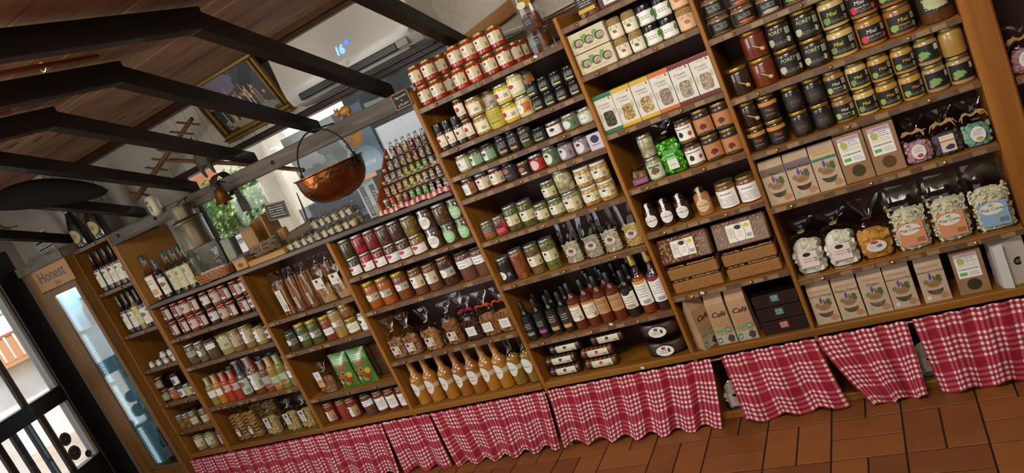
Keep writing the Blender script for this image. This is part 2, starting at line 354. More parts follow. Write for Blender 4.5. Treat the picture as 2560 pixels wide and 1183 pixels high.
DF=mat('door_frame','#15100e',.35,0,.2); DL=mat('door_inner_frame','#a9a79f',.45)
dr=struct('door_1',MB().box(-.098,.93,-.05,-.044,.268,1.70,0,DM),MC[('g','window_glass')])
for a in ((-.28,-.098),(.93,1.12),(1.9,2.0)): obj('door_stile',MB().box(a[0],a[1],-.1,.0,FL,1.78,.006,DM),dr,m=DF)
for z0,z1 in ((FL,.268),(.70,.81),(1.68,1.78)): obj('door_rail',MB().box(-.1,.94,-.09,-.004,z0,z1,.005,DM),dr,m=DF)
for z0,z1 in ((.268,.70),(.81,1.68)): obj('inner_frame',MB().box(-.1,-.07,-.075,-.02,z0,z1,.003,DM),dr,m=DL)
for x in (.1,.215,.335,.455,.575,.7,.82): obj('glazing_bar',MB().box(x-.021,x+.021,-.085,-.055,.268,.70,.003,DM),dr,m=wood('bar_wood','#1c110c','#35201a','z',10,.5))
for x in (.155,.43,.7): obj('glazing_bar',MB().box(x-.02,x+.02,-.085,-.055,.81,1.68,.003,DM),dr,m=MC[('w','bar_wood','#1c110c','#35201a','z',10)])
obj('fixed_pane',MB().box(1.12,1.9,-.05,-.044,FL+.05,1.72,0,DM),dr,m=MC[('g','window_glass')])
STK=mat('sticker','#2b2a2a',.5); STL=mat('sticker_print','#6a6866',.5)
for sx,sz,r in ((.058,.478,.046),(.052,.365,.05),(-.035,.302,.026)):
    st=obj('sticker',MB().add([(sx+r*math.cos(2*pi*i/24),-.04+k*.001,sz+r*math.sin(2*pi*i/24)) for k in (0,1) for i in range(24)],[tuple(range(24,48))]+[(i,(i+1)%24,24+(i+1)%24,24+i) for i in range(24)],None,DM),dr,m=STK)
    rg=MB()
    for i in range(24):
        if i%4==3: continue
        a,b=2*pi*i/24,2*pi*(i+1)/24; rg.add([(sx+q*r*math.cos(t),-.0385,sz+q*r*math.sin(t)) for q,t in ((.72,a),(.72,b),(.88,b),(.88,a))],[(0,1,2,3)],None,DM)
    rg.box(sx-.3*r,sx+.3*r,-.039,-.0384,sz-.1*r,sz+.1*r,0,DM); obj('sticker_print',rg,st,m=STL)
# ------------------------------------------------------------------ dark roof timbers and the weathered beam they stand on
bm=thing('plate_beam','long weathered grey beam across the window carrying the rafters','beam')
obj('timber',MB().box(-3.198,-.79,0,.075,1.5,1.578,.006),bm,m=BEAM)
for x,z in ((-1.70,1.538),(-2.72,1.54),(-.84,1.545),(-3.1,1.545)): obj('bolt_head',MB().lathe([(.011,-.004),(.011,.003),(.006,.006),(0,.007)],12,M=Matrix.Translation((x,-.002,z))@Matrix.Rotation(pi/2,4,'X')),bm,m=mat('old_iron','#1c1714',.6,.5))
ORD=['first','second','third','fourth','fifth','sixth','seventh','eighth','ninth','tenth','eleventh','twelfth','thirteenth','fourteenth','fifteenth']
rx=[-.505,-.925,-1.41,-1.895,-2.395,-2.9,-3.68]
for i,x in enumerate(rx):
    if i>6: lb=None
    t=thing('rafter','dark brown bent rafter, %s from the right along the grey beam'%ORD[i] if i<7 else 'dark rafter over the right shelves, %s past the visible ones'%ORD[i-7],'rafter',(x,.13 if x>-.8 else 0,.02 if x>-.8 else (.058 if x<-3.5 else 0)),group='dark rafters')
    w=.028; a=MB(); ye=max(-2.7,-.25-(x+4.2)/math.tan(ang)+.12)
    a.add([(sx*w,y,z) for sx in (-1,1) for y,z in ((.085,1.5795),(.085,1.63),(-.84,2.083),(-.84,2.006))],[(0,1,2,3),(7,6,5,4),(0,4,5,1),(1,5,6,2),(2,6,7,3),(3,7,4,0)])
    obj('sloping_timber',a,t,m=DARKBEAM); obj('level_tie',MB().box(-w-.001,w+.001,ye,-.80,2.008-(.058 if x<-3.5 else 0),2.088-(.058 if x<-3.5 else 0),.004),t,m=DARKBEAM)
# ------------------------------------------------------------------ shelving units
ZB={'A1': 1.4467, 'A2': 1.2294, 'A3': 1.1053, 'A4': 0.99, 'A5': 0.7691, 'A6': 0.5386, 'A7': 0.2235, 'B1': 1.4951, 'B2': 1.291, 'B3': 1.0349, 'B4': 0.7858, 'B5': 0.5817, 'B6': 0.279, 'C1': 1.2302, 'C2': 0.9918, 'C3': 0.7674, 'C4': 0.5412, 'C5': 0.2244, 'D1': 0.8087, 'D2': 0.6072, 'D3': 0.2992, 'E1': 0.7128, 'E2': 0.5034, 'E3': 0.1971, 'F1': 0.8017, 'F2': 0.5966, 'F3': 0.2939, 'G1': 1.2373, 'G2': 0.9222, 'G3': 0.66, 'G4': 0.3986, 'G5': 0.1848}
XB={'A':(-.766,-.018),'B':(0,.493),'C':(.510,1.272),'D':(-1.609,-.787),'E':(-2.308,-1.632),'F':(-3.179,-2.336),'G':(-3.604,-3.22)}
tagm=[MB().box(-.021,.021,-.0012,0,0,.0165).mesh('price_tag',t) for t in TAG]
pin=MB().lathe([(.0045,0),(.007,.003),(.0065,.007),(.003,.01),(0,.0105)],10,M=Matrix.Rotation(pi/2,4,'X')).mesh('brass_pin',BRASS)
DEP=.30
def shelf(par,col,z,tags=1,dep=DEP,th=.024):
    x0,x1=XB[col]; o=obj('shelf',MB().box(x0+.0004,x1-.0004,0.002,dep,z,z+th,.002),par,m=PINEX)
    obj('price_strip',MB().box(x0,x1,-.001,.002,z+.001,z+th-.002),o,m=STRIP)
    x=x0+.035
    while tags and x<x1-.03:
        obj('price_tag',rnd.choice(tagm),o,(x,-.001,z+.0035)); x+=rnd.choice((.05,.062,.075,.1,.13))*tags
    n=2 if x1-x0<.6 else 3
    for k in range(n): obj('brass_pin',pin,o,(x0+(x1-x0)*(k+.28)/n*1.02+.03*rnd.random(),-.002,z+.012))
    return o
def upright(par,x0,x1,z1,dep=DEP,y0=0,m=PINE,nm='upright'): return obj(nm,MB().box(x0,x1,y0,dep,FL,z1,.003),par,m=m)
def back(par,x0,x1,z1): obj('back_panel',MB().box(x0,x1,.3005,.312,FL,z1),par,m=DARKBACK)
def base(par,x0,x1):
    obj('bottom_board',MB().box(x0,x1,-.004,DEP,0,.032,.003),par,m=PINEX); obj('plinth',MB().box(x0,x1,.03,.05,FL,FL+.034,.003),par,m=PINEX)
u=thing('bottle_shelving','tall narrow pine shelf unit beside the wooden fridge','shelf unit')
upright(u,-3.625,-3.604,1.578); upright(u,-3.22,-3.201,1.578); back(u,-3.625,-3.2,1.578); base(u,-3.604,-3.22)
for k in ('G1','G2','G3','G4','G5'): shelf(u,'G',ZB[k],0)
o=shelf(u,'G',1.552,0)
u=thing('counter_shelving','low pine shelf unit under the grey window counter','shelf unit')
upright(u,-3.2,-3.179,1.053); upright(u,-2.336,-2.308,1.053); upright(u,-1.632,-1.609,1.053); back(u,-3.2,-.787,1.053); base(u,-3.179,-.788)
for c in 'DEF':
    for k in '123': shelf(u,c,ZB[c+k],1.5 if c=='D' else 2.5)
u=thing('shop_counter','weathered grey wooden counter below the window','counter')
obj('board',MB().box(-3.198,-.789,-.012,.398,1.0535,1.0755,.004),u,m=GREYTOP)
u=thing('side_panel','tall knotty plywood panel at the left end of the window counter','panel')
obj('board',MB().box(-3.2,-3.181,0.002,.396,1.0765,1.498,.002),u,m=wood('plywood','#80501f','#a5712f','z',7,.5,'#b07c3a'))
u=thing('tall_shelving','large pine shelf wall with three bays and a thick end post','shelf unit')
upright(u,-.787,-.766,1.555); upright(u,-.018,0,1.57); upright(u,.493,.510,1.85)
obj('end_post',MB().box(1.273,1.362,-.006,DEP,FL,1.95,.006),u,m=wood('end_post_wood','#643810','#90581c','z',9,.5,'#a56c28',.03,.05,.5))
back(u,-.787,-.009,1.447); back(u,-.009,.5,1.495); back(u,.5,1.272,1.8)
obj('bottom_board',MB().box(-.766,1.272,-.004,DEP,0,.032,.003),u,m=PINEX); obj('plinth',MB().box(-.787,1.272,.03,.05,FL,FL+.034,.003),u,m=PINEX)
for c in 'ABC':
    for k in '1234567':
        if c+k in ZB: shelf(u,c,ZB[c+k],.8)
u=thing('corner_shelving','short shelves right of the thick wooden post','shelf unit')
XB['Z']=(1.366,1.9)
for z in (.735,.3,1.17): shelf(u,'Z',z,1)
back(u,1.366,1.92,1.7); upright(u,1.9,1.92,1.7); obj('bottom_board',MB().box(1.366,1.9,-.004,DEP,0,.032,.003),u,m=PINEX)
# ------------------------------------------------------------------ gingham curtains on a rod
def gingham():
    g=G('gingham'); uv,u,v=g.uv()
    def lines(t):
        p=g.m_('FRACT',g.m_('DIVIDE',t,.148)); a=g.m_('LESS_THAN',p,.78); b=g.m_('GREATER_THAN',g.m_('FRACT',g.m_('MULTIPLY',p,6.41)),.5); return g.m_('MULTIPLY',a,b)
    a,b=lines(u),lines(v); q=g.noise(g.map(uv,(900,900,1)),1.,1)
    c=g.mix(a,lin('#8f0b1e'),lin('#b54a58')); d=g.mix(a,lin('#b54a58'),lin('#dcd6ce')); c=g.mix(b,c,d)
    t=g.n('ShaderNodeBsdfTranslucent'); g.put(t.inputs[0],c); m=g.pbr(c,.85,0,0,g.bump(q,.15,.001)); return m
GING=gingham()
rod=thing('curtain_rod','thin pale wooden rod under the shelves holding the gingham curtains','curtain rod'); obj('rod',MB().tube([(-3.6,-.0105,-.014),(1.3,-.0105,-.014)],.004,8),rod,m=wood('rod_wood','#9a7a4a','#c09a60','x',14))
CURT=[(-3.597,-2.30,-3.63,-2.33,-.318,-.325,0,'leftmost red gingham curtain, below the pasta bags'),(-2.294,-1.849,-2.33,-1.885,-.31,-.325,0,'red gingham curtain below the tomato jars, left of the dark gap'),(-1.842,-1.50,-1.845,-1.515,-.312,-.328,1,'narrow red gingham curtain right of the dark gap, below juices'),(-1.494,-.775,-1.475,-.83,-.328,-.305,2,'wide red gingham curtain under the juice bottles'),
 (-.76,.066,-.80,-.004,-.30,-.33,3,'wide red gingham curtain under the wrapped biscuits'),(.111,.498,.105,.535,-.325,-.312,4,'red gingham curtain with horizontal stripes under coffee bags'),(.503,.832,.62,.818,-.33,-.322,5,'red gingham curtain under the first herb pouches, swung right'),(.852,1.37,.866,1.33,-.322,-.318,6,'rightmost red gingham curtain under the white carton')]
for n,(a0,a1,b0,b1,zl,zr,sd,lb) in enumerate(CURT):
    q=random.Random(sd+40); W=a1-a0; nf=max(3,int(W/.062)); ph=[q.uniform(0,6) for _ in range(6)]
    def fn(u,v,a0=a0,a1=a1,b0=b0,b1=b1,zl=zl,zr=zr,nf=nf,ph=ph,W=W):
        e=v**1.3; x=(a0+(a1-a0)*u)*(1-e)+(b0+(b1-b0)*u)*e
        g=math.sin(u*nf*2*pi+ph[0]+.6*math.sin(3*u+ph[1])); g2=math.sin(u*nf*.47*2*pi+ph[2]); g3=math.sin(u*nf*3.3*2*pi+ph[3])
        top=max(0,1-v*9)
        y=-.024-.006*v-(.0045*g*(1-.6*v)+.0135*g2*v**.8+.004*math.sin(9*u+5*v+ph[4])*v)-.004*top*g3
        z=.002-(.002-(zl+(zr-zl)*u))*v + v*.012*math.sin(u*nf*.47*2*pi+ph[5]) +.003*top*g3
        x+=.006*math.sin(u*nf*2*pi+1.3)*v*.5
        return (x,y,max(z,FL+.004))
    m=MB().grid(fn,max(40,nf*12),26); rot=n in (5,)
    s=1.22
    m.u=[((u*W*s+n*.37,v*.335+n*.051) if not rot else (v*.335+.06,u*W*s)) for u,v in m.u]
    t=thing('gingham_curtain',lb,'curtain',group='gingham curtains'); obj('cloth',m,t,m=GING,smooth=3)
# ---- what stands on the shelves: kind, size (m), colours, label print, description, category
CR='#e6dfc6'; KH='#c4b890'; WH='#e8e6e0'; NV='#1d2c40'; RD='#b3202a'; BK='#14110f'; GN='#2f5a2c'
def std(logo,base=CR,right=KH):
    return (base,[('r',.55,1,0,1,right),('e',.3,.74,.095,.115,logo),('l',.12,.5,.16,.55,3,'#8f8474'),('b',.78,.95,.12,.5,7,'#3a342e')])
def oval(base=WH,band='#a9a48f'):
    return (band,[('e',.3,.5,.26,.5,base),('l',.14,.46,.35,.62,3,'#6d675c'),('b',.75,.93,.3,.6,6,'#3a342e')])
def plain(base=WH,n=4):
    return (base,[('l',.12,.88,.25,.8,n,'#77716a')])
def blackl(acc):
    return (BK,[('l',.2,.8,.45,.85,3,'#b9b4a8'),('r',.25,.75,.08,.24,acc),('e',.2,.3,.07,.3,'#8a8782')])
def miel(blob,w=WH):
    return ('#12100e',[('n',.2,.3,.17,.28,blob),('n',.84,.25,.1,.2,blob),('r',.78,.96,.56,.92,'#cfc8ba'),('b',.79,.95,.58,.9,7,'#4a443c'),('l',.35,.75,.1,.3,2,'#8a8474')])
P={
# column 4
'sauce_b':dict(k='jar',r=.034,h=.092,lid='gold',c='#9c2a10',lab=std(NV),lz=(.22,.72),d='red sauce jar with blue logo'),
'sauce_r':dict(k='jar',r=.034,h=.092,lid='gold',c='#b03010',lab=std(RD),lz=(.22,.72),d='red sauce jar with red logo'),
'sauce_g':dict(k='jar',r=.034,h=.092,lid='gold',c='#96230e',lab=std('#4c6b2e'),lz=(.22,.72),d='red sauce jar with green logo'),
'grinder':dict(k='jar',r=.024,h=.15,lid='black',lh=.045,rl=.95,c='#3a2a22',tex='grain',lab=(CR,[('n',.4,.6,.22,.22,RD),('l',.1,.9,.08,.4,3,'#5a4a3a')]),lz=(.15,.55),d='black capped spice grinder',cat='spice grinder'),
'spice':dict(k='jar',r=.025,h=.112,lid='gold',c='#4a2618',tex='grain',lab=(CR,[('n',.4,.55,.26,.26,RD),('l',.1,.9,.1,.3,2,'#5a4a3a')]),lz=(.2,.75),d='slim spice jar with red flower label'),
'grainmus':dict(k='jar',r=0.038,h=.1,lid='silver',c='#b08a3c',tex='grain',lab=(CR,[('e',.15,.5,.16,.5,'#c59a4a'),('b',.6,.85,.2,.5,7,'#3a342e')]),lz=(.15,.7),d='whole grain mustard jar'),
'yellowtall':dict(k='jar',r=0.0372,h=.12,lid='silver',c='#bfae3e',lab=('#b8a83c',[('l',.2,.8,.2,.35,1,BK),('l',.2,.8,.45,.8,3,'#7a6f2a')]),lz=(.1,.8),d='tall pale yellow mustard jar'),
'yellowmus':dict(k='jar',r=0.0368,h=.1,lid='silver',c='#d2b41e',lab=(CR,[('e',.2,.6,.15,.28,RD),('b',.62,.85,.2,.6,7,'#3a342e'),('l',.3,.6,.2,.4,2,'#b58a8a')]),lz=(.2,.68),d='bright yellow mustard jar with red logo'),
'creammus':dict(k='jar',r=0.0362,h=.108,lid='silver',c='#cfc68e',lab=(CR,[('r',.5,1,0,1,'#c96a1e'),('e',.3,.5,.28,.48,WH),('l',.15,.45,.35,.6,2,'#887'),('b',.7,.9,.15,.5,6,'#3a342e')]),lz=(.2,.65),d='cream mayonnaise jar with orange label'),
'creamtop':dict(k='jar',r=0.0362,h=.112,lid='silver',c='#cfc682',lab=(CR,[('e',.3,.65,.2,.2,RD),('l',.15,.6,.15,.4,2,'#887')]),lz=(.2,.65),d='cream mayonnaise jar with red logo'),
'blacksm':dict(k='jar',r=0.0283,h=.074,lid='black',c='#17110d',lab=blackl('#b9c070'),lz=(.12,.75),d='small black labelled jar'),
'palegreen':dict(k='jar',r=.034,h=.088,lid='silver',c='#a9a566',lab=(WH,[('e',.3,.6,.16,.18,'#8aa79a'),('l',.1,.6,.2,.4,2,'#777'),('r',.75,1,0,1,'#b8c49a')]),lz=(.15,.72),d='pale green spread jar'),
'greenlab':dict(k='jar',r=.034,h=.092,lid='dark',c='#4a4a24',lab=(WH,[('r',.45,1,0,1,'#7da07a'),('e',.25,.62,.15,.18,'#2e4a3e'),('l',.1,.4,.2,.4,2,'#777')]),lz=(.15,.68),d='green spread jar with green label'),
'blacktall':dict(k='jar',r=.029,h=.108,lid='black',c='#1d120c',lab=blackl('#c98a52'),lz=(.12,.75),d='tall black tapenade jar with orange strip'),
'blackolive':dict(k='jar',r=.031,h=.105,lid='black',c='#4c4a22',tex='chunk',lab=blackl('#a8ae62'),lz=(.25,.7),d='black labelled jar of green olives'),
'blacklow':dict(k='jar',r=.033,h=.07,lid='black',c='#1b1410',lab=blackl('#a8ae62'),lz=(.12,.75),d='low black labelled jar'),
'patelow':dict(k='jar',r=.038,h=.07,lid='silver',c='#6a4030',lab=(WH,[('e',.4,.62,.14,.2,'#3a2230'),('l',.2,.6,.15,.4,2,'#876'),('r',.85,1,0,1,'#8a7078')]),lz=(.1,.72),d='low terrine jar with cream label'),
'greenlow':dict(k='jar',r=.038,h=.075,lid='silver',c='#7a7a5a',lab=('#5a6e50',[('e',.35,.5,.25,.42,'#cfd8c2'),('b',.75,.9,.2,.6,6,'#20301c')]),lz=(.1,.7),d='low terrine jar with green label'),
'palelow':dict(k='jar',r=.038,h=.075,lid='silver',c='#a59a80',lab=('#b9bfb2',[('e',.4,.5,.26,.42,'#d8dcd0'),('l',.2,.6,.35,.6,2,'#556')]),lz=(.1,.7),d='low terrine jar with pale label'),
'brownlab':dict(k='jar',r=.036,h=.088,lid='silver',c='#4a2a16',lab=(WH,[('r',.6,1,0,1,'#8a5a32'),('l',.1,.5,.2,.7,3,'#666'),('b',.65,.85,.2,.5,6,'#222')]),lz=(.12,.7),d='brown spread jar with brown striped label'),
'creamlab':dict(k='jar',r=.037,h=.088,lid='silver',c='#4a1c12',lab=std('#3a3540'),lz=(.15,.72),d='dark red spread jar with cream label'),
'darkred':dict(k='jar',r=.037,h=.09,lid='dark',c='#241814',lab=('#221a20',[('e',.35,.7,.22,.2,'#b05a50'),('l',.2,.6,.2,.4,2,'#9a948a')]),lz=(.12,.75),d='black labelled jar with pink picture'),
'smalldark':dict(k='jar',r=.031,h=.066,lid='gold',c='#3a2c1c',lab=('#1a1614',[('e',.4,.65,.22,.25,'#b05a50'),('r',.3,.7,.1,.3,'#cfc8ba')]),lz=(.1,.72),d='small dark jar with gold lid'),
'redlab':dict(k='jar',r=.036,h=.076,lid='silver',c='#5a2a1e',lab=('#a8261e',[('e',.33,.5,.27,.45,'#d9b8b0'),('b',.75,.9,.2,.6,6,'#501010')]),lz=(.1,.72),d='low jar with red label'),
'greenlab2':dict(k='jar',r=.037,h=.09,lid='silver',c='#56603c',lab=('#47603f',[('e',.35,.5,.28,.45,'#cbd6c2'),('e',.35,.7,.12,.12,'#28402a'),('b',.75,.9,.2,.6,6,'#20301c')]),lz=(.1,.75),d='spread jar with dark green label'),
'purple':dict(k='jar',r=.037,h=.085,lid='dark',c='#6a5a56',lab=('#8f8288',[('e',.32,.5,.28,.45,'#d4ccd2'),('e',.32,.7,.12,.12,'#3a2a3a'),('b',.75,.9,.2,.6,6,'#302530')]),lz=(.1,.75),d='dark lidded jar with mauve label'),
'pickle':dict(k='jar',r=.036,h=.092,lid='silver',c='#5c6226',tex='chunk',lab=std('#2b2a26'),lz=(.18,.66),d='short green pickle jar'),
'pickletall':dict(k='jar',r=.038,h=.132,lid='silver',c='#565c24',tex='chunk',lab=std('#2b2a26'),lz=(.25,.62),d='tall green gherkin jar'),
'peppers':dict(k='jar',r=.035,h=.095,lid='silver',c='#6a6a24',tex='chunk',lab=('#55524c',[('l',.2,.8,.4,.9,3,'#b9b4a8'),('e',.5,.15,.4,.2,'#b0452a')]),lz=(.2,.7),d='green pepper jar with grey label'),
'redpick':dict(k='jar',r=.032,h=.1,lid='silver',c='#7a4a24',tex='chunk',lab=('#b01c2a',[('l',.15,.85,.2,.6,3,'#e8b0b0'),('n',.5,.85,.4,.15,BK)]),lz=(.1,.55),d='pickled pepper jar with red label'),
'onion':dict(k='jar',r=.041,h=.1,lid='silver',c='#b3a97a',tex='chunk',lab=(CR,[('r',.62,1,0,1,KH),('e',.3,.5,.26,.46,'#8a8478'),('e',.3,.5,.24,.43,CR),('e',.3,.68,.12,.13,'#2b2a26'),('b',.75,.92,.15,.5,7,'#3a342e')]),lz=(.2,.68),d='pale pearl onion jar'),
'onionplain':dict(k='jar',r=.041,h=.112,lid='silver',c='#b3aa7c',tex='chunk',d='unlabelled pearl onion jar'),
'mushroom':dict(k='jar',r=.039,h=.094,lid='white',c='#b98f4e',tex='chunk',lab=(CR,[('r',.7,1,0,1,KH),('e',.45,.5,.2,.46,'#3a3630'),('e',.45,.5,.185,.43,CR),('e',.45,.72,.1,.12,'#2b2a26'),('b',.78,.95,.15,.5,7,'#3a342e')]),lz=(.22,.66),d='mushroom jar with white lid'),
'darkoval':dict(k='jar',r=.037,h=.128,lid='silver',c='#1c1410',lab=('#1c1713',[('e',.3,.5,.3,.48,WH),('l',.15,.45,.3,.7,3,'#555'),('b',.7,.9,.3,.7,6,'#aaa')]),lz=(.15,.5),d='dark jar with white oval label'),
'chanterelle':dict(k='jar',r=.037,h=.145,lid='silver',c='#8a4a1c',tex='chunk',d='unlabelled jar of orange mushrooms'),
'olivemix':dict(k='jar',r=.037,h=.148,lid='silver',c='#6a5228',tex='chunk',lab=std('#2b2a26'),lz=(.3,.62),d='tall mixed olive jar'),
'olivegreen':dict(k='jar',r=.037,h=.152,lid='silver',c='#6f6c34',tex='chunk',lab=std('#2b2a26'),lz=(.32,.64),d='tall green olive jar'),
# column 5
'cloth':dict(k='jar',r=0.0285,h=.088,lid='cloth',lh=.024,rl=.93,c='#c8bfa6',lab=(CR,[('n',.5,.5,.2,.2,'#9a4a2a'),('l',.2,.8,.62,.9,2,'#777')]),lz=(.08,.66),d='jar with burlap lid and chilli label'),
'clothgreen':dict(k='jar',r=0.0285,h=.088,lid='cloth',lh=.024,rl=.93,c='#c8bfa6',lab=(CR,[('n',.5,.5,.2,.2,'#3e5a2c'),('l',.2,.8,.62,.9,2,'#777')]),lz=(.08,.66),d='jar with burlap lid and basil label'),
'clothnut':dict(k='jar',r=0.0345,h=.095,lid='cloth',lh=.024,rl=.93,c='#b98a5a',lab=('#d8b590',[('n',.5,.5,.2,.22,'#b4622a'),('l',.2,.8,.7,.9,2,'#a66')]),lz=(.08,.7),d='jar with burlap lid and walnut label'),
'herbsalt':dict(k='jar',r=0.0325,h=.088,lid='black',lh=.026,rl=1.0,c='#b0b4a0',lab=(WH,[('n',.08,.5,.16,.5,'#4f8a3c'),('n',.95,.6,.16,.4,'#4f8a3c'),('l',.25,.75,.35,.7,2,'#5a6a55')]),lz=(.08,.66),d='herb salt jar with black lid'),
'nutspread':dict(k='jar',r=.036,h=.1,lid='dark',c='#7a4f2a',lab=(WH,[('n',.35,.45,.16,.25,BK),('l',.1,.9,.72,.92,1,'#222'),('e',.8,.4,.1,.16,'#b04a3a'),('r',.1,.9,.0,.06,'#4a7a3a')]),lz=(.12,.72),d='tan nut spread jar with white label'),
'hazel':dict(k='jar',r=.038,h=.105,lid='gold',c='#3a2214',lab=('#b9774a',[('n',.5,.42,.22,.22,'#5a1f14'),('r',0,1,.88,1,'#1e1a18'),('n',.5,.02,.5,.14,'#2e3a34')]),lz=(.08,.75),d='hazelnut spread jar with orange label'),
'garlic':dict(k='jar',r=.032,h=.096,lid='silver',c='#a9a27e',tex='chunk',d='small garlic jar without label'),
'garliclab':dict(k='jar',r=.034,h=.096,lid='silver',c='#8f9468',lab=('#c7ccb4',[('n',.5,.5,.3,.32,'#6a4a2e'),('r',.2,.8,.75,.9,'#5a6a4a')]),lz=(.1,.7),d='small garlic jar with photo label'),
'noix':dict(k='roundjar',r=.034,h=.118,c='#2a150d',lc=WH,text=('NOIX','TÉLINE'),d='dark spread jar with white round label'),
'pral':dict(k='roundjar',r=.034,h=.118,c='#a5703c',lc='#d8b98a',text=('PRAL','INE'),d='tan praline jar with navy lid'),
'caramel':dict(k='jar',r=.042,h=.108,lid='gold',c='#7a4a20',lab=(WH,[('l',.3,.8,.7,.86,1,'#3a302a'),('l',.1,.9,.1,.6,5,'#8a847a'),('e',.1,.7,.05,.08,'#b08a7a')]),lz=(.05,.72),d='caramel jar with large white label'),
# column 6
'terrine':dict(k='jar',r=.043,h=.068,lid='clear',c='#8a6a4a',lab=('#17130f',[('l',.25,.75,.25,.8,4,'#b9b4a8')]),lz=(.1,.72),d='low terrine jar with black label'),
'terrineo':dict(k='jar',r=.043,h=.068,lid='clear',c='#8a6a4a',lab=('#17130f',[('l',.25,.75,.4,.8,3,'#b9b4a8'),('n',.55,.15,.4,.16,'#c0522a')]),lz=(.1,.72),d='low terrine jar with black and orange label'),
'terrinew':dict(k='jar',r=.043,h=.068,lid='clear',c='#8a6a4a',lab=('#17130f',[('l',.25,.75,.4,.8,3,'#b9b4a8'),('n',.55,.12,.4,.2,'#a9a498')]),lz=(.1,.72),d='low terrine jar with black and white label'),
'terrineg':dict(k='jar',r=.043,h=.068,lid='clear',c='#8a6a4a',lab=('#17130f',[('n',.5,.3,.5,.3,'#6f8a4a'),('l',.25,.75,.6,.85,2,'#b9b4a8')]),lz=(.1,.72),d='low terrine jar with black and green label'),
'honeydark':dict(k='jar',r=.045,h=.106,lid='goldb',c='#2b1408',stick=1,d='large dark honey jar with dipper'),
'honeyamber':dict(k='jar',r=.045,h=.106,lid='goldb',c='#6a2a0a',stick=1,d='large amber honey jar with dipper'),
'honeyforest':dict(k='jar',r=.045,h=.106,lid='goldb',c='#2c1408',lab=miel('#b9b59a'),lz=(.1,.72),text=[('FORÊT','#c9cf8a',.018,-.004,.02)],d='large dark honey jar with grey green label'),
'honeycream':dict(k='jar',r=.045,h=.106,lid='gold',c='#c9ad6a',lab=miel('#6f8a4a'),lz=(.12,.68),text=[('Miel','#e0d020',.02,-.01,.008)],d='large cream honey jar with yellow lettering'),
'honeyrose':dict(k='jar',r=.045,h=.106,lid='gold',c='#a5701e',lab=miel('#c03a4e'),lz=(.12,.68),text=[('Miel','#e8e2d0',.02,-.006,.01),('toutes fleurs','#e8e2d0',.009,.0,-.006)],d='large amber honey jar with pink flower'),
'honeychat':dict(k='jar',r=.045,h=.106,lid='gold',c='#8f5c1c',lab=miel('#8aa050'),lz=(.12,.68),text=[('Miel','#e8b020',.02,.0,.01),('Châtaignier','#e8b020',.009,.0,-.006)],d='large amber honey jar with green flower'),
'honeybig':dict(k='jar',r=.052,h=.155,lid='gold',c='#5a3314',lab=('#23211c',[('n',.5,.45,.46,.5,'#a9b07a'),('l',.2,.8,.1,.3,2,'#cfc8ba')]),lz=(.25,.75),d='tall large honey jar with floral label'),
'smiel':dict(k='jar',r=0.0362,h=.097,lid='goldb',c='#241008',lab=('#15110f',[('s',.72,.95,'#c8842a'),('l',.3,.7,.1,.25,1,'#8a7a60')]),lz=(.12,.78),text=[('Miel','#d2502a',.017,.0,-.004)],d='small dark honey jar with orange lettering'),
'sdark':dict(k='jar',r=0.0362,h=.097,lid='goldb',c='#1c0e07',lab=('#1d1410',[('e',.5,.5,.3,.42,'#33281f'),('l',.3,.7,.35,.6,2,'#6a6058')]),lz=(.15,.65),d='small dark honey jar with black round label'),
'splain':dict(k='jar',r=0.0362,h=.097,lid='goldb',c='#2b1509',stick=1,d='small dark honey jar with dipper'),
'sacacia':dict(k='jar',r=0.0362,h=.097,lid='gold',c='#8a6228',lab=miel('#9fb870'),lz=(.12,.68),text=[('Miel','#e8e2d0',.015,.002,.008),("d'Acacia",'#e8e2d0',.009,.002,-.006)],d='small brown honey jar with pale green flower'),
'scream':dict(k='jar',r=0.0362,h=.097,lid='gold',c='#c8aa62',lab=miel('#6f8a4a'),lz=(.12,.66),text=[('Miel','#e0d020',.016,-.006,.006)],d='small cream honey jar with yellow lettering'),
'syellow':dict(k='jar',r=0.0362,h=.097,lid='gold',c='#b98a34',lab=miel('#8aa050'),lz=(.12,.66),text=[('Miel','#e8a020',.015,.004,.006)],d='small golden honey jar with orange lettering'),
'sgreen':dict(k='jar',r=0.037,h=.097,lid='gold',c='#a58a58',lab=('#12100e',[('n',.35,.4,.3,.3,'#6fa04a'),('e',.2,.2,.1,.14,'#a87a5a'),('r',.78,.96,.56,.92,'#cfc8ba')]),lz=(.15,.72),d='small pale honey jar with bright green print'),
'splainpale':dict(k='jar',r=0.037,h=.1,lid='gold',c='#a5803a',d='pale honey jar without label'),
# column 3
'volive':dict(k='jar',r=.04,h=.1,lid='silver',c='#4a4d22',tex='chunk',lab=(WH,[('e',.35,.7,.22,.22,'#c0304a'),('l',.1,.9,.15,.4,2,'#888')]),lz=(.06,.5),d='green olive jar with pink logo'),
'vpink':dict(k='jar',r=.04,h=.1,lid='silver',c='#a5201e',tex='chunk',lab=(WH,[('e',.35,.7,.22,.22,'#c0304a'),('l',.1,.9,.15,.4,2,'#888')]),lz=(.06,.5),d='pink fruit jar with pink logo'),
'vred':dict(k='jar',r=.04,h=.1,lid='silver',c='#7a2416',tex='chunk',lab=(WH,[('e',.35,.7,.22,.22,'#c0304a'),('l',.1,.9,.15,.4,2,'#888')]),lz=(.06,.5),d='red pepper jar with pink logo'),
'vbrown':dict(k='jar',r=.04,h=.1,lid='silver',c='#5e3a24',tex='chunk',lab=(WH,[('e',.35,.7,.22,.22,'#c0304a'),('l',.1,.9,.15,.4,2,'#888')]),lz=(.06,.5),d='brown chestnut jar with pink logo'),
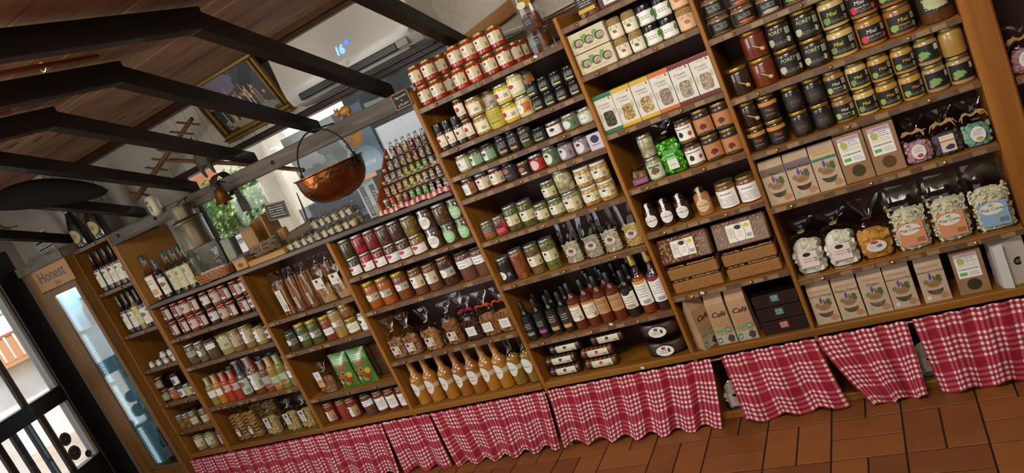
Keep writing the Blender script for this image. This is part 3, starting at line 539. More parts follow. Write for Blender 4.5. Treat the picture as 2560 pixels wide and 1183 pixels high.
'vyellow':dict(k='jar',r=.042,h=.1,lid='silver',c='#8a6a22',tex='chunk',lab=(WH,[('e',.35,.7,.22,.22,'#c0304a'),('l',.1,.9,.15,.4,2,'#888')]),lz=(.06,.5),d='yellow mushroom jar with pink logo'),
'uolive':dict(k='jar',r=.04,h=.1,lid='silver',c='#454a20',tex='chunk',d='unlabelled green olive jar'),
'upink':dict(k='jar',r=.04,h=.1,lid='silver',c='#9a1f26',tex='chunk',d='unlabelled pink fruit jar'),
'ured':dict(k='jar',r=.04,h=.1,lid='silver',c='#7a2416',tex='chunk',d='unlabelled red pepper jar'),
'ubrown':dict(k='jar',r=.04,h=.1,lid='silver',c='#5a3822',tex='chunk',d='unlabelled brown chestnut jar'),
'udark':dict(k='jar',r=.04,h=.1,lid='silver',c='#4a2a1a',tex='chunk',d='unlabelled dark brown fruit jar'),
'uyellow':dict(k='jar',r=.042,h=.1,lid='silver',c='#7c6426',tex='chunk',d='unlabelled yellow mushroom jar'),
'bwlab':dict(k='roundjar',r=.04,h=.1,c='#5a4428',lc=WH,lines=1,lid='silver',d='dried mushroom jar with striped round label'),
'morel':dict(k='jar',r=.042,h=.102,lid='silver',c='#5a3d22',tex='chunk',d='unlabelled dried mushroom jar'),
'greenround':dict(k='roundjar',r=.04,h=.1,c='#5a4428',lc='#8fbf8a',lines=1,lid='silver',d='dried mushroom jar with green round label'),
'soupor':dict(k='jar',r=.041,h=.15,lid='goldb',lh=.026,rl=1.0,c='#a8561a',lab=oval(),lz=(.3,.55),d='orange soup jar with white oval label'),
'soupbr':dict(k='jar',r=.041,h=.15,lid='goldb',lh=.026,rl=1.0,c='#7a3d1a',lab=oval(),lz=(.35,.6),d='brown soup jar with white oval label'),
'stew':dict(k='jar',r=.04,h=.14,lid='gold',c='#6a4026',lab=std('#2b2a26',WH),lz=(.3,.72),d='brown stew jar with cream label'),
'chestnut':dict(k='jar',r=.042,h=.152,lid='gold',c='#4a2a18',tex='chunk',lab=oval(),lz=(.32,.6),d='whole chestnut jar with white oval label'),
'terrbr':dict(k='jar',r=.046,h=.148,lid='dark',c='#6a4430',lab=(WH,[('l',.3,.8,.6,.8,1,'#555'),('l',.3,.6,.15,.4,1,'#333')]),lz=(.45,.72),d='large brown terrine jar with white band'),
# column 2
'beandark':dict(k='jar',r=.041,h=.128,lid='dark',c='#33351a',tex='grain',lab=oval(WH,'#6d6d5a'),lz=(.3,.58),d='dark green bean jar'),
'beangold':dict(k='jar',r=.04,h=.15,lid='goldb',lh=.026,rl=1.0,c='#4a5020',tex='grain',lab=oval(WH,'#8a8a70'),lz=(.3,.55),d='green bean jar with gold lid'),
'twolayer':dict(k='jar',r=.04,h=.15,lid='goldb',lh=.026,rl=1.0,c='#8a3c18',tex='chunk',lab=plain(WH,3),lz=(.25,.5),d='carrot and pea jar with gold lid'),
'asparagus':dict(k='jar',r=.039,h=.168,lid='silver',c='#a58a48',tex='stripe',lab=oval(WH,'#b0a888'),lz=(.4,.6),d='tall white asparagus jar'),
'salsify':dict(k='jar',r=.042,h=.095,lid='goldb',lh=.022,rl=1.0,c='#7a6a30',tex='chunk',lab=plain(CR,3),lz=(.15,.68),d='short vegetable jar with gold lid'),
'mixveg':dict(k='jar',r=.042,h=.085,lid='goldb',lh=.024,rl=1.0,c='#8a5a24',tex='chunk',d='short mixed vegetable jar without label'),
'whitesm':dict(k='jar',r=.035,h=.105,lid='silver',c='#b5aa80',lab=(WH,[('e',.4,.7,.18,.16,'#2b2a26'),('l',.2,.7,.2,.45,2,'#888')]),lz=(.1,.75),d='small white asparagus jar'),
'tomlab':dict(k='jar',r=.038,h=.132,lid='gold',c='#7a2a14',lab=std('#4a2a26',WH,'#b08a60'),lz=(.15,.62),d='tomato sauce jar with cream label'),
'tomplain':dict(k='jar',r=.038,h=.132,lid='gold',c='#8a2f10',d='tomato sauce jar without label'),
'terrbr2':dict(k='jar',r=.04,h=.14,lid='dark',c='#5a3c2c',lab=(WH,[('l',.2,.8,.55,.8,1,'#555'),('l',.3,.6,.15,.4,1,'#333')]),lz=(.45,.7),d='brown terrine jar with dark lid'),
'tomwhite':dict(k='jar',r=.038,h=.135,lid='gold',c='#6e2612',lab=plain(WH,5),lz=(.18,.72),d='tomato sauce jar with tall white label'),
# column 1
'jamred':dict(k='jar',r=.037,h=.105,lid='copper',c='#2a0d0c',lab=('#7e1f1c',[('r',.7,1,0,1,'#c4bda0'),('e',.35,.62,.26,.24,'#b08a7a'),('e',.35,.62,.22,.2,'#7e1f1c'),('r',.12,.6,.12,.3,'#d8cfae')]),lz=(.16,.74),d='copper lidded jam jar with red label'),
'jamwhite':dict(k='jar',r=.037,h=.105,lid='copper',c='#1d0e0a',lab=('#cfc9b8',[('e',.4,.5,.16,.22,'#8a2a28'),('l',.2,.8,.7,.85,1,'#887')]),lz=(.25,.72),d='copper lidded dark jam jar with white label'),
'jambrown':dict(k='jar',r=.037,h=.105,lid='copper',c='#7a4a30',lab=('#b9a890',[('e',.4,.5,.16,.22,'#8a2a28'),('l',.2,.8,.7,.85,1,'#887')]),lz=(.2,.7),d='copper lidded brown jam jar'),
'jamrw':dict(k='jar',r=.037,h=.105,lid='copper',c='#7a2a14',lab=('#cbb9a4',[('e',.4,.6,.2,.22,'#a05048'),('l',.2,.8,.2,.35,1,'#887')]),lz=(.2,.7),d='copper lidded red jam jar with pale label'),
'ter1':dict(k='jar',r=.042,h=.138,lid='silver',c='#6a5534',tex='chunk',lab=plain('#a8a08a',3),lz=(.4,.65),d='slim brown vegetable jar'),
'ter2':dict(k='jar',r=.036,h=.135,lid='silver',c='#6f5a34',tex='chunk',lab=('#8a7c58',[('e',.4,.5,.3,.5,WH),('l',.2,.6,.4,.6,2,'#777')]),lz=(.3,.62),d='slim jar with white oval label'),
'ter3':dict(k='jar',r=.046,h=.13,lid='dark',c='#5a3a2a',lab=(WH,[('l',.2,.8,.3,.7,2,'#777')]),lz=(.52,.76),d='brown terrine jar with white band'),
'ter4':dict(k='jar',r=.056,h=.138,lid='gold',rl=1.04,c='#9a9152',lab=('#b9b28a',[('e',.3,.72,.13,.13,'#2b2432'),('l',.2,.5,.3,.55,2,'#666'),('b',.68,.9,.2,.45,7,'#3a342e')]),lz=(.3,.8),d='wide green soup jar'),
'ter5':dict(k='jar',r=.044,h=.14,lid='gold',rl=1.02,c='#80582e',lab=std('#2b2432','#b9a98a','#a8946a'),lz=(.25,.72),d='brown terrine jar with cream label'),
'ter6':dict(k='jar',r=.042,h=.145,lid='gold',rl=1.02,c='#8a6a38',lab=std('#2b2432',WH,'#b3a67c'),lz=(.25,.78),d='tan terrine jar with white label'),
'ter7':dict(k='jar',r=.044,h=.115,lid='gold',rl=1.02,c='#94805a',lab=std('#8a3a34',WH,'#b3a67c'),lz=(.2,.78),d='pale terrine jar with red logo'),
# column 0
'miniterr':dict(k='jar',r=.021,h=.042,lid='silver',c='#b5aa92',lab=(CR,[('l',.2,.8,.3,.7,2,'#777')]),lz=(.1,.7),d='miniature cream jar'),
'jamdk':dict(k='jar',r=.037,h=.092,lid='copper',c='#1a0d0a',lab=('#8f866c',[('n',.5,.5,.4,.4,'#b5ac8e'),('l',.2,.8,.4,.6,1,'#555')]),lz=(.2,.7),d='dark jam jar with torn paper label'),
'jamor':dict(k='jar',r=.035,h=.09,lid='silver',c='#8a4314',lab=('#a5602c',[('e',.4,.5,.16,.24,'#c9a880')]),lz=(.2,.7),d='orange jam jar'),
'jampl':dict(k='jar',r=.032,h=.09,lid='dark',c='#2a0e12',lab=(WH,[('e',.45,.5,.24,.36,'#8a5a64'),('l',.2,.8,.7,.9,1,'#555')]),lz=(.15,.72),d='plum jam jar with white label'),
'jamgr':dict(k='jar',r=.032,h=.09,lid='silver',c='#6a6a2a',lab=('#b0b078',[('e',.45,.5,.24,.36,'#8a9a54')]),lz=(.15,.72),d='green jam jar'),
'fruitjar':dict(k='jar',r=.035,h=.11,lid='silver',c='#8a6a2e',tex='chunk',lab=plain('#c9c0a6',3),lz=(.2,.6),d='yellow fruit jar with white label'),
'fruitpl':dict(k='jar',r=.033,h=.105,lid='silver',c='#84602a',tex='chunk',d='yellow fruit jar without label'),
'cream8':dict(k='jar',r=.042,h=.115,lid='gold',c='#8f8762',lab=std('#2b2432',CR),lz=(.25,.72),d='pale soup jar with cream label'),
'red8':dict(k='jar',r=.036,h=.125,lid='redlid',c='#6a3a2a',lab=std('#8a3a34','#c9a89a'),lz=(.15,.7),d='jar with red lid'),
# bottles
'oil':dict(k='bottle',r=.029,h=.205,c='#11140a',cap='dark',lab=(BK,[('l',.2,.8,.5,.9,3,'#b9b4a8'),('r',.15,.85,.08,.28,'#8a8782')]),lz=(.12,.5),d='small olive oil bottle with grey strip'),
'oilp':dict(k='bottle',r=.029,h=.205,c='#11140a',cap='dark',lab=(BK,[('l',.2,.8,.5,.9,3,'#b9b4a8'),('r',.15,.85,.08,.28,'#c0408a')]),lz=(.12,.5),d='small olive oil bottle with pink strip'),
'oilo':dict(k='bottle',r=.029,h=.205,c='#11140a',cap='dark',lab=('#3a1c1a',[('l',.2,.8,.5,.9,3,'#b9b4a8'),('r',.15,.85,.05,.25,'#c09a52')]),lz=(.12,.55),d='small olive oil bottle with yellow strip'),
'vinw':dict(k='bottle',r=.033,h=.235,c='#5e2408',cap='black',lab=(CR,[('r',0,1,.86,1,'#b8842a'),('l',.15,.85,.2,.7,4,'#776'),('b',.7,.92,.05,.25,6,'#3a342e')]),lz=(.2,.55),d='amber vinegar bottle with white label'),
'vino':dict(k='bottle',r=.033,h=.235,c='#5e2408',cap='black',lab=('#b98a58',[('l',.1,.9,.62,.85,2,'#3a2a1a'),('l',.3,.9,.2,.5,3,'#6a5030')]),lz=(.22,.55),d='amber vinegar bottle with orange label'),
'vind':dict(k='bottle',r=.034,h=.225,c='#120c0a',cap='black',lab=(CR,[('e',.45,1.0,.3,.18,'#1a1614'),('l',.15,.85,.3,.75,3,'#776'),('b',.3,.8,.05,.25,7,'#3a342e')]),lz=(.2,.55),d='black balsamic bottle with white label'),
'rose':dict(k='bottle',r=.035,h=.28,c='#a8481e',cap='goldb',lab=(WH,[('e',.5,1,.5,.14,'#c9962e'),('l',.2,.8,.3,.8,5,'#887'),('b',.35,.8,.05,.2,7,'#3a342e')]),lz=(.16,.58),clear=1,d='rosé bottle with gold cap'),
'redwine':dict(k='bottle',r=.035,h=.28,c='#2a0a10',cap='goldb',lab=(WH,[('e',.4,1,.5,.16,'#8a1f2e'),('l',.2,.8,.3,.8,5,'#887'),('b',.35,.8,.05,.2,7,'#3a342e')]),lz=(.16,.58),d='dark red bottle with gold cap'),
'juice_o':dict(k='bottle',r=.041,h=.272,c='#a86f1c',cap='none',neck=.42,sh=.55,rl='juice',text=[('Orange','#d2603a',.0128,-.004,0)],d='orange juice bottle with white round label'),
'juice_m':dict(k='bottle',r=.041,h=.272,c='#94561a',cap='none',neck=.42,sh=.55,rl='juice',text=[('Pêche','#c8503a',.014,-.004,.006),('vigne','#c8503a',.013,-.004,-.012)],d='amber juice bottle with white round label'),
'juice_a':dict(k='bottle',r=.041,h=.272,c='#b98a34',cap='none',neck=.42,sh=.55,rl='juice',half=1,text=[('Ananas','#4a4036',.014,-.004,0)],d='yellow juice bottle with dark lettering'),
'soup_y':dict(k='bottle',r=.034,h=.2,c='#8f7a34',cap='silver',neck=.62,sh=.62,lab=(WH,[('l',.2,.8,.3,.8,3,'#8a8')]),lz=(.3,.52),d='small pale green soup bottle'),
'soup_o':dict(k='bottle',r=.034,h=.205,c='#b8701a',cap='silver',neck=.62,sh=.62,lab=(WH,[('e',.35,.6,.2,.3,'#c0503a'),('l',.2,.8,.1,.3,2,'#888')]),lz=(.3,.52),d='orange soup bottle'),
'soup_r':dict(k='bottle',r=.034,h=.205,c='#a8330f',cap='silver',neck=.62,sh=.62,lab=('#cfa9a0',[('e',.35,.6,.2,.35,'#b02a2a'),('l',.5,.9,.1,.7,3,'#888')]),lz=(.35,.56),d='red soup bottle'),
'soup_g':dict(k='bottle',r=.041,h=.25,c='#55452e',cap='silver',neck=.66,sh=.55,lab=('#a8b49a',[('n',.4,.7,.4,.25,'#7a4a3a'),('b',.6,.9,.1,.35,7,'#3a342e')]),lz=(.1,.5),clear=1,d='tall half empty brown soup bottle'),
'soup_b':dict(k='bottle',r=.047,h=.255,c='#6e3212',cap='silver',neck=.66,sh=.6,lab=std('#20304a',WH,'#b8b49a'),lz=(.15,.55),d='large brown fish soup bottle'),
'soup_t':dict(k='bottle',r=.036,h=.21,c='#6e4024',cap='silver',neck=.62,sh=.62,lab=('#a8a494',[('n',.5,.2,.5,.25,'#8a4a30'),('l',.2,.8,.5,.8,2,'#7a8a6a')]),lz=(.15,.5),d='brown soup bottle with grey label'),
'soup_l':dict(k='bottle',r=.036,h=.22,c='#a0741e',cap='silver',neck=.62,sh=.62,lab=('#a8b494',[('n',.5,.2,.5,.25,'#b0602e'),('l',.2,.8,.5,.8,2,'#7a8a6a')]),lz=(.12,.42),d='yellow soup bottle with green label'),
'soup_k':dict(k='bottle',r=.036,h=.22,c='#7a7430',cap='silver',neck=.62,sh=.62,lab=('#a8b494',[('n',.5,.25,.5,.3,'#a0502e'),('l',.2,.8,.6,.85,2,'#7a8a6a')]),lz=(.15,.45),d='olive green soup bottle'),
'syr_d':dict(k='bottle',r=.031,h=.265,c='#1a0c0a',cap='green',neck=.36,sh=.56,lab=(CR,[('n',.45,.85,.35,.14,'#9a3a2a'),('l',.2,.8,.3,.6,3,'#9a8a6a')]),lz=(.12,.52),d='dark syrup bottle with red picture'),
'syr_n':dict(k='bottle',r=.031,h=.265,c='#241010',cap='green',neck=.36,sh=.56,lab=(CR,[('n',.45,.8,.35,.14,'#8a7a4a'),('l',.2,.8,.3,.6,3,'#9a8a6a')]),lz=(.12,.52),d='dark syrup bottle with brown picture'),
'syr_y':dict(k='bottle',r=.031,h=.265,c='#8f7a3a',cap='green',neck=.36,sh=.56,lab=('#cbbf8a',[('e',.45,.7,.3,.18,'#c9a82e'),('l',.2,.8,.2,.45,2,'#9a8a6a')]),lz=(.15,.6),d='lemon syrup bottle'),
'syr_r':dict(k='bottle',r=.041,h=.305,c='#7a1f12',cap='green',neck=.36,sh=.56,lab=(CR,[('n',.65,.22,.3,.2,'#d09a4a'),('l',.2,.8,.6,.85,2,'#8a4a3a')]),lz=(.1,.55),clear=1,d='tall red syrup bottle on the counter'),
'syr_c':dict(k='bottle',r=.037,h=.275,c='#b9b490',cap='green',neck=.36,sh=.56,lab=('#c2bd92',[('n',.5,.75,.2,.14,'#7a7a34'),('l',.2,.8,.35,.55,2,'#8a8a5a')]),lz=(.1,.56),clear=2,d='clear spirit bottle with green cap'),
'syr_k':dict(k='bottle',r=.031,h=.265,c='#1d0e0c',cap='green',neck=.36,sh=.56,lab=(CR,[('n',.5,.6,.4,.2,'#6a6a4a'),('l',.2,.8,.2,.4,2,'#8a8a5a')]),lz=(.1,.5),d='dark syrup bottle with green cap on counter'),
}
ITEMS={
'A1':'sauce_b,0,0,-0.730,0.054,0.0000 sauce_b,0,0,-0.659,0.054,0.0000 sauce_b,0,1,-0.632,0.126,0.0000 sauce_b,1,0,-0.730,0.054,0.0938 sauce_b,1,0,-0.659,0.054,0.0938 sauce_b,1,1,-0.632,0.126,0.0938 sauce_b,1,2,-0.632,0.198,0.0938 sauce_r,0,0,-0.530,0.054,0.0000 sauce_r,0,0,-0.455,0.054,0.0000 sauce_r,0,1,-0.450,0.126,0.0000 sauce_r,1,0,-0.509,0.054,0.0938 sauce_r,1,0,-0.439,0.054,0.0938 sauce_g,0,0,-0.368,0.054,0.0000 sauce_g,0,0,-0.296,0.054,0.0000 sauce_g,0,1,-0.274,0.126,0.0000 sauce_g,0,2,-0.271,0.198,0.0000 sauce_g,0,3,-0.272,0.270,0.0000 sauce_g,1,0,-0.368,0.054,0.0938 sauce_g,1,0,-0.296,0.054,0.0938 giftbag,0,0,-0.122,0.070,0.0000',
'A2':'grinder,0,0,-0.740,0.044,0.0000 grinder,0,0,-0.691,0.044,0.0000 grinder,0,0,-0.641,0.044,0.0000 spice,0,0,-0.591,0.045,0.0000 grainmus,0,0,-0.526,0.058,0.0000 yellowtall,0,0,-0.449,0.057,0.0000 yellowmus,0,0,-0.374,0.057,0.0000 creammus,0,0,-0.299,0.056,0.0000 blacksm,0,0,-0.233,0.048,0.0000 blacksm,0,0,-0.175,0.048,0.0000 blacksm,0,0,-0.117,0.048,0.0000 blacksm,0,0,-0.054,0.048,0.0000 spice,1,0,-0.591,0.045,0.1138 grainmus,1,0,-0.526,0.058,0.1018 grainmus,1,1,-0.496,0.158,0.1018 yellowmus,1,0,-0.374,0.057,0.1018 creamtop,1,0,-0.299,0.056,0.1098 creammus,1,1,-0.293,0.156,0.1098 blacksm,1,0,-0.233,0.048,0.0758 blacksm,1,0,-0.175,0.048,0.0758 blacksm,1,0,-0.117,0.048,0.0758 blacksm,1,0,-0.054,0.048,0.0758',
'A3':'palegreen,0,0,-0.694,0.054,0.0000 greenlab,0,0,-0.622,0.054,0.0000 greenlab,0,0,-0.552,0.054,0.0000 greenlab,0,1,-0.556,0.126,0.0000 blacktall,0,0,-0.472,0.049,0.0000 blacktall,0,0,-0.412,0.049,0.0000 blackolive,0,0,-0.351,0.051,0.0000 blacklow,0,0,-0.285,0.053,0.0000 patelow,0,0,-0.213,0.058,0.0000 greenlow,0,0,-0.135,0.058,0.0000 palelow,0,0,-0.058,0.058,0.0000',
'A4':'brownlab,0,0,-0.719,0.056,0.0000 creamlab,0,0,-0.641,0.057,0.0000 creamlab,0,0,-0.565,0.057,0.0000 darkred,0,0,-0.490,0.057,0.0000 smalldark,0,0,-0.420,0.051,0.0000 redlab,0,0,-0.352,0.056,0.0000 greenlab2,0,0,-0.277,0.057,0.0000 purple,0,0,-0.202,0.057,0.0000 purple,0,0,-0.126,0.057,0.0000 saltbox,0,0,-0.054,0.054,0.0000',
'A5':'peppers,0,0,-0.723,0.055,0.0000 redpick,0,0,-0.652,0.052,0.0000 pickletall,0,0,-0.578,0.058,0.0000 pickletall,0,0,-0.500,0.058,0.0000 pickle,0,0,-0.425,0.056,0.0000 pickle,0,0,-0.351,0.056,0.0000 onion,0,0,-0.273,0.061,0.0000 onion,0,1,-0.272,0.161,0.0000 mushroom,0,0,-0.179,0.059,0.0000 mushroom,0,0,-0.100,0.059,0.0000 pickle,1,0,-0.351,0.056,0.0938 onionplain,1,0,-0.273,0.061,0.1018 mushroom,1,0,-0.179,0.059,0.0958 mushroom,1,0,-0.100,0.059,0.0958',
'A6':'darkoval,0,0,-0.727,0.057,0.0000 chanterelle,0,0,-0.646,0.057,0.0000 olivemix,0,0,-0.560,0.057,0.0000 olivegreen,0,0,-0.476,0.057,0.0000 flour_a,0,0,-0.361,0.050,0.0000 flour_b,0,0,-0.261,0.050,0.0000 flour_a,0,0,-0.167,0.050,0.0000 flour_c,0,0,-0.066,0.050,0.0000',
'A7':'oil,0,0,-0.735,0.049,0.0000 oilp,0,0,-0.666,0.049,0.0000 oilo,0,0,-0.597,0.049,0.0000 oilo,0,0,-0.531,0.049,0.0000 vinw,0,0,-0.468,0.053,0.0000 vinw,0,0,-0.400,0.053,0.0000 vino,0,0,-0.333,0.053,0.0000 vino,0,0,-0.265,0.053,0.0000 vind,0,0,-0.197,0.054,0.0000 rose,0,0,-0.126,0.055,0.0000 redwine,0,0,-0.055,0.055,0.0000 oil,0,1,-0.696,0.121,0.0000 oil,0,1,-0.614,0.121,0.0000 oil,0,1,-0.534,0.121,0.0000 vino,0,1,-0.388,0.125,0.0000 vino,0,1,-0.318,0.125,0.0000 vind,0,1,-0.195,0.126,0.0000 vind,0,2,-0.429,0.198,0.0000 vind,0,2,-0.360,0.198,0.0000 vind,0,2,-0.285,0.198,0.0000 redwine,0,2,-0.202,0.199,0.0000',
'A8':'biscroll,0,0,-0.648,0.050,0.0000 biscroll,1,0,-0.648,0.050,0.0578 biscroll,2,0,-0.599,0.050,0.1156 bisclight,0,0,-0.453,0.050,0.0000 bisclight,1,0,-0.453,0.050,0.0578 biscroll,2,0,-0.375,0.050,0.1156 browncake,0,0,-0.126,0.090,0.0000 browncake,1,0,-0.126,0.090,0.0958',
'B1':'spicebag,0,0,0.122,0.050,0.0000 spicebag,0,1,0.169,0.150,0.0000 sackbox,0,0,0.234,0.060,0.0000',
'B2':'winbox,0,0,0.082,0.055,0.0000 winbox,1,0,0.082,0.055,0.0948 cloth,0,0,0.192,0.049,0.0000 clothgreen,0,0,0.254,0.049,0.0000 herbsalt,0,0,0.318,0.053,0.0000 herbsalt,0,0,0.384,0.053,0.0000 clothnut,0,0,0.454,0.055,0.0000 cloth,1,0,0.192,0.049,0.0898 clothgreen,1,0,0.254,0.049,0.0898 herbsalt,1,0,0.318,0.053,0.0898 herbsalt,1,0,0.384,0.053,0.0898 clothnut,1,0,0.454,0.055,0.0968',
'B3':'crozet_g,0,0,0.042,0.045,0.0000 crozet_y,0,0,0.123,0.045,0.0000 crozet_y,0,0,0.205,0.045,0.0000 crozet_o,0,0,0.286,0.045,0.0000 crozet_r,0,0,0.368,0.045,0.0000 crozet_r,0,0,0.450,0.045,0.0000',
'B4':'nutbag,0,0,0.060,0.050,0.0000 garliclab,0,0,0.131,0.054,0.0000 garlic,1,0,0.131,0.054,0.0978 candybag,0,0,0.215,0.060,0.0000 nutspread,0,0,0.300,0.056,0.0000 hazel,0,0,0.376,0.058,0.0000 hazel,0,0,0.453,0.058,0.0000 nutspread,1,0,0.300,0.056,0.1018 hazel,1,0,0.376,0.058,0.1068 hazel,1,0,0.453,0.058,0.1068',
'B5':'noix,0,0,0.036,0.054,0.0000 noix,0,0,0.105,0.054,0.0000 noix,0,0,0.175,0.054,0.0000 pral,0,0,0.263,0.054,0.0000 caramel,0,0,0.364,0.062,0.0000 caramel,0,0,0.449,0.062,0.0000',
'B6':'cake,0,0,0.124,0.120,0.0000 cake,1,0,0.124,0.120,0.0633 caketop,2,0,0.124,0.120,0.1266 cake,0,0,0.363,0.120,0.0000 cake,1,0,0.363,0.120,0.0633 caketop,2,0,0.363,0.120,0.1266',
'B8':'cafe_t,0,0,0.058,0.050,0.0000 cafe,0,0,0.153,0.050,0.0000 cafe,0,0,0.243,0.050,0.0000 blackbox_r,0,0,0.398,0.095,0.0000 blackbox_g,1,0,0.398,0.095,0.0618 blackbox_g,2,0,0.398,0.095,0.1236',
'C1':'terrine,0,0,0.558,0.063,0.0000 terrineo,0,0,0.646,0.063,0.0000 terrinew,0,0,0.739,0.063,0.0000 terrineg,0,0,0.829,0.063,0.0000 terrine,1,0,0.558,0.063,0.0698 terrineo,1,0,0.646,0.063,0.0698 terrinew,0,0,0.936,0.063,0.0000 terrineg,0,0,1.028,0.063,0.0000 terrinew,1,0,0.739,0.063,0.0698 terrineg,1,0,0.829,0.063,0.0698',
'C2':'honeydark,0,0,0.557,0.065,0.0000 honeyamber,0,0,0.648,0.065,0.0000 honeyforest,0,0,0.740,0.065,0.0000 honeyforest,0,0,0.831,0.065,0.0000 honeycream,0,0,0.923,0.065,0.0000 honeyrose,0,0,1.016,0.065,0.0000 honeychat,0,0,1.108,0.065,0.0000 honeyamber,1,0,0.648,0.065,0.1078 honeyforest,1,0,0.740,0.065,0.1078 honeyforest,1,0,0.831,0.065,0.1078 honeycream,1,0,0.923,0.065,0.1078 honeyrose,1,0,1.016,0.065,0.1078 honeychat,1,0,1.108,0.065,0.1078 honeybig,0,0,1.218,0.072,0.0000',
'C3':'smiel,0,0,0.548,0.056,0.0000 smiel,0,0,0.622,0.056,0.0000 sdark,0,0,0.711,0.056,0.0000 sdark,0,0,0.787,0.056,0.0000 sacacia,0,0,0.861,0.056,0.0000 scream,0,0,0.935,0.056,0.0000 syellow,0,0,1.009,0.056,0.0000 syellow,0,0,1.083,0.056,0.0000 sgreen,0,0,1.158,0.057,0.0000 sgreen,0,0,1.233,0.057,0.0000 splain,1,0,0.548,0.056,0.0988 smiel,1,0,0.622,0.056,0.0988 sdark,1,0,0.711,0.056,0.0988 sdark,1,0,0.787,0.056,0.0988 sacacia,1,0,0.861,0.056,0.0988 scream,1,0,0.935,0.056,0.0988 syellow,1,0,1.009,0.056,0.0988 syellow,1,0,1.083,0.056,0.0988 sgreen,1,0,1.158,0.057,0.0988 splainpale,1,0,1.233,0.057,0.0988',
'C4':'pouch_til,0,0,0.558,0.045,0.0000 pouch_vig,0,0,0.651,0.045,0.0000 pouch_rom,0,0,0.744,0.045,0.0000 kraft_a,0,0,0.842,0.050,0.0000 kraft_b,0,0,0.945,0.050,0.0000 candy_p,0,0,1.043,0.050,0.0000 candy_v,0,0,1.134,0.050,0.0000 candy_g,0,0,1.225,0.050,0.0000',
'C5':'meringue,0,0,0.575,0.065,0.0000 meringue,0,0,0.696,0.065,0.0000 dried,0,0,0.817,0.065,0.0000 popc_o,0,0,0.942,0.065,0.0000 popc_o,0,0,1.072,0.065,0.0000 popc_b,0,0,1.203,0.065,0.0000',
'C8':'pouch_sar,0,0,0.567,0.045,0.0000 pouch_thy,0,0,0.662,0.045,0.0000 pouch_ori,0,0,0.757,0.045,0.0000 pouch_gri,0,0,0.850,0.045,0.0000 pouch_gri,0,0,0.957,0.045,0.0000 kraft_c,0,0,1.080,0.050,0.0000 whitebox,0,0,1.202,0.060,0.0000',
'D1':'volive,0,0,-1.563,0.060,0.0000 vpink,0,0,-1.472,0.060,0.0000 vred,0,0,-1.386,0.060,0.0000 vbrown,0,0,-1.303,0.060,0.0000 vbrown,0,0,-1.222,0.060,0.0000 vyellow,0,0,-1.132,0.062,0.0000 bwlab,0,0,-1.026,0.060,0.0000 greenround,0,0,-0.929,0.060,0.0000 greenround,0,0,-0.840,0.060,0.0000 uolive,1,0,-1.563,0.060,0.1018 upink,1,0,-1.472,0.060,0.1018 ured,1,0,-1.386,0.060,0.1018 ubrown,1,0,-1.303,0.060,0.1018 udark,1,0,-1.222,0.060,0.1018 uyellow,1,0,-1.132,0.062,0.1018 bwlab,1,0,-1.026,0.060,0.1018 morel,1,0,-0.929,0.060,0.1018 greenround,1,0,-0.840,0.060,0.1018',
'D2':'soupor,0,0,-1.545,0.061,0.0000 soupor,0,0,-1.449,0.061,0.0000 soupbr,0,0,-1.339,0.061,0.0000 stew,0,0,-1.233,0.060,0.0000 stew,0,0,-1.139,0.060,0.0000 chestnut,0,0,-1.040,0.062,0.0000 terrbr,0,0,-0.928,0.066,0.0000 terrbr,0,0,-0.835,0.066,0.0000',
'D3':'cookie_a,0,0,-1.541,0.055,0.0000 cookie_a,0,0,-1.440,0.055,0.0000 cookie_b,0,0,-1.307,0.055,0.0000 cookie_c,0,0,-1.162,0.055,0.0000 cookie_e,0,1,-1.142,0.155,0.0000 cookie_d,0,0,-1.042,0.055,0.0000 cookie_f,0,0,-0.941,0.055,0.0000 cookie_g,0,0,-0.839,0.055,0.0000',
'D8':'juice_o,0,0,-1.543,0.061,0.0000 juice_o,0,0,-1.452,0.061,0.0000 juice_o,0,0,-1.350,0.061,0.0000 juice_m,0,0,-1.254,0.061,0.0000 juice_m,0,0,-1.169,0.061,0.0000 juice_o,0,0,-1.080,0.061,0.0000 juice_o,0,0,-0.997,0.061,0.0000 juice_a,0,0,-0.913,0.061,0.0000 juice_a,0,0,-0.830,0.061,0.0000',
'E1':'grissini_l,0,0,-2.132,0.050,0.0000 grissini,0,0,-2.025,0.050,0.0000 grissini,0,0,-1.925,0.050,0.0000 grissini,0,1,-1.885,0.122,0.0000 grissini,0,1,-1.805,0.122,0.0000 crackbag,0,0,-1.829,0.055,0.0000 crackbag,0,0,-1.707,0.055,0.0000',
'E2':'beandark,0,0,-2.243,0.061,0.0000 beangold,0,0,-2.143,0.060,0.0000 beangold,0,0,-2.048,0.060,0.0000 twolayer,0,0,-1.942,0.060,0.0000 asparagus,0,0,-1.862,0.059,0.0000 salsify,0,0,-1.768,0.062,0.0000 mixveg,1,0,-1.768,0.062,0.0968 whitesm,0,0,-1.674,0.055,0.0000',
'E3':'toastbag,0,0,-2.153,0.060,0.0000 crisps,0,0,-1.989,0.055,0.0000 crisps,0,0,-1.848,0.055,0.0000 crackbrown,0,1,-1.867,0.150,0.0000 crackbrown,0,1,-1.766,0.150,0.0000',
'E8':'tomlab,0,0,-2.242,0.058,0.0000 tomplain,0,0,-2.138,0.058,0.0000 tomlab,0,0,-2.060,0.058,0.0000 terrbr2,0,0,-1.939,0.060,0.0000 tomwhite,0,0,-1.842,0.058,0.0000 tomwhite,0,0,-1.757,0.058,0.0000 tomwhite,0,0,-1.672,0.058,0.0000',
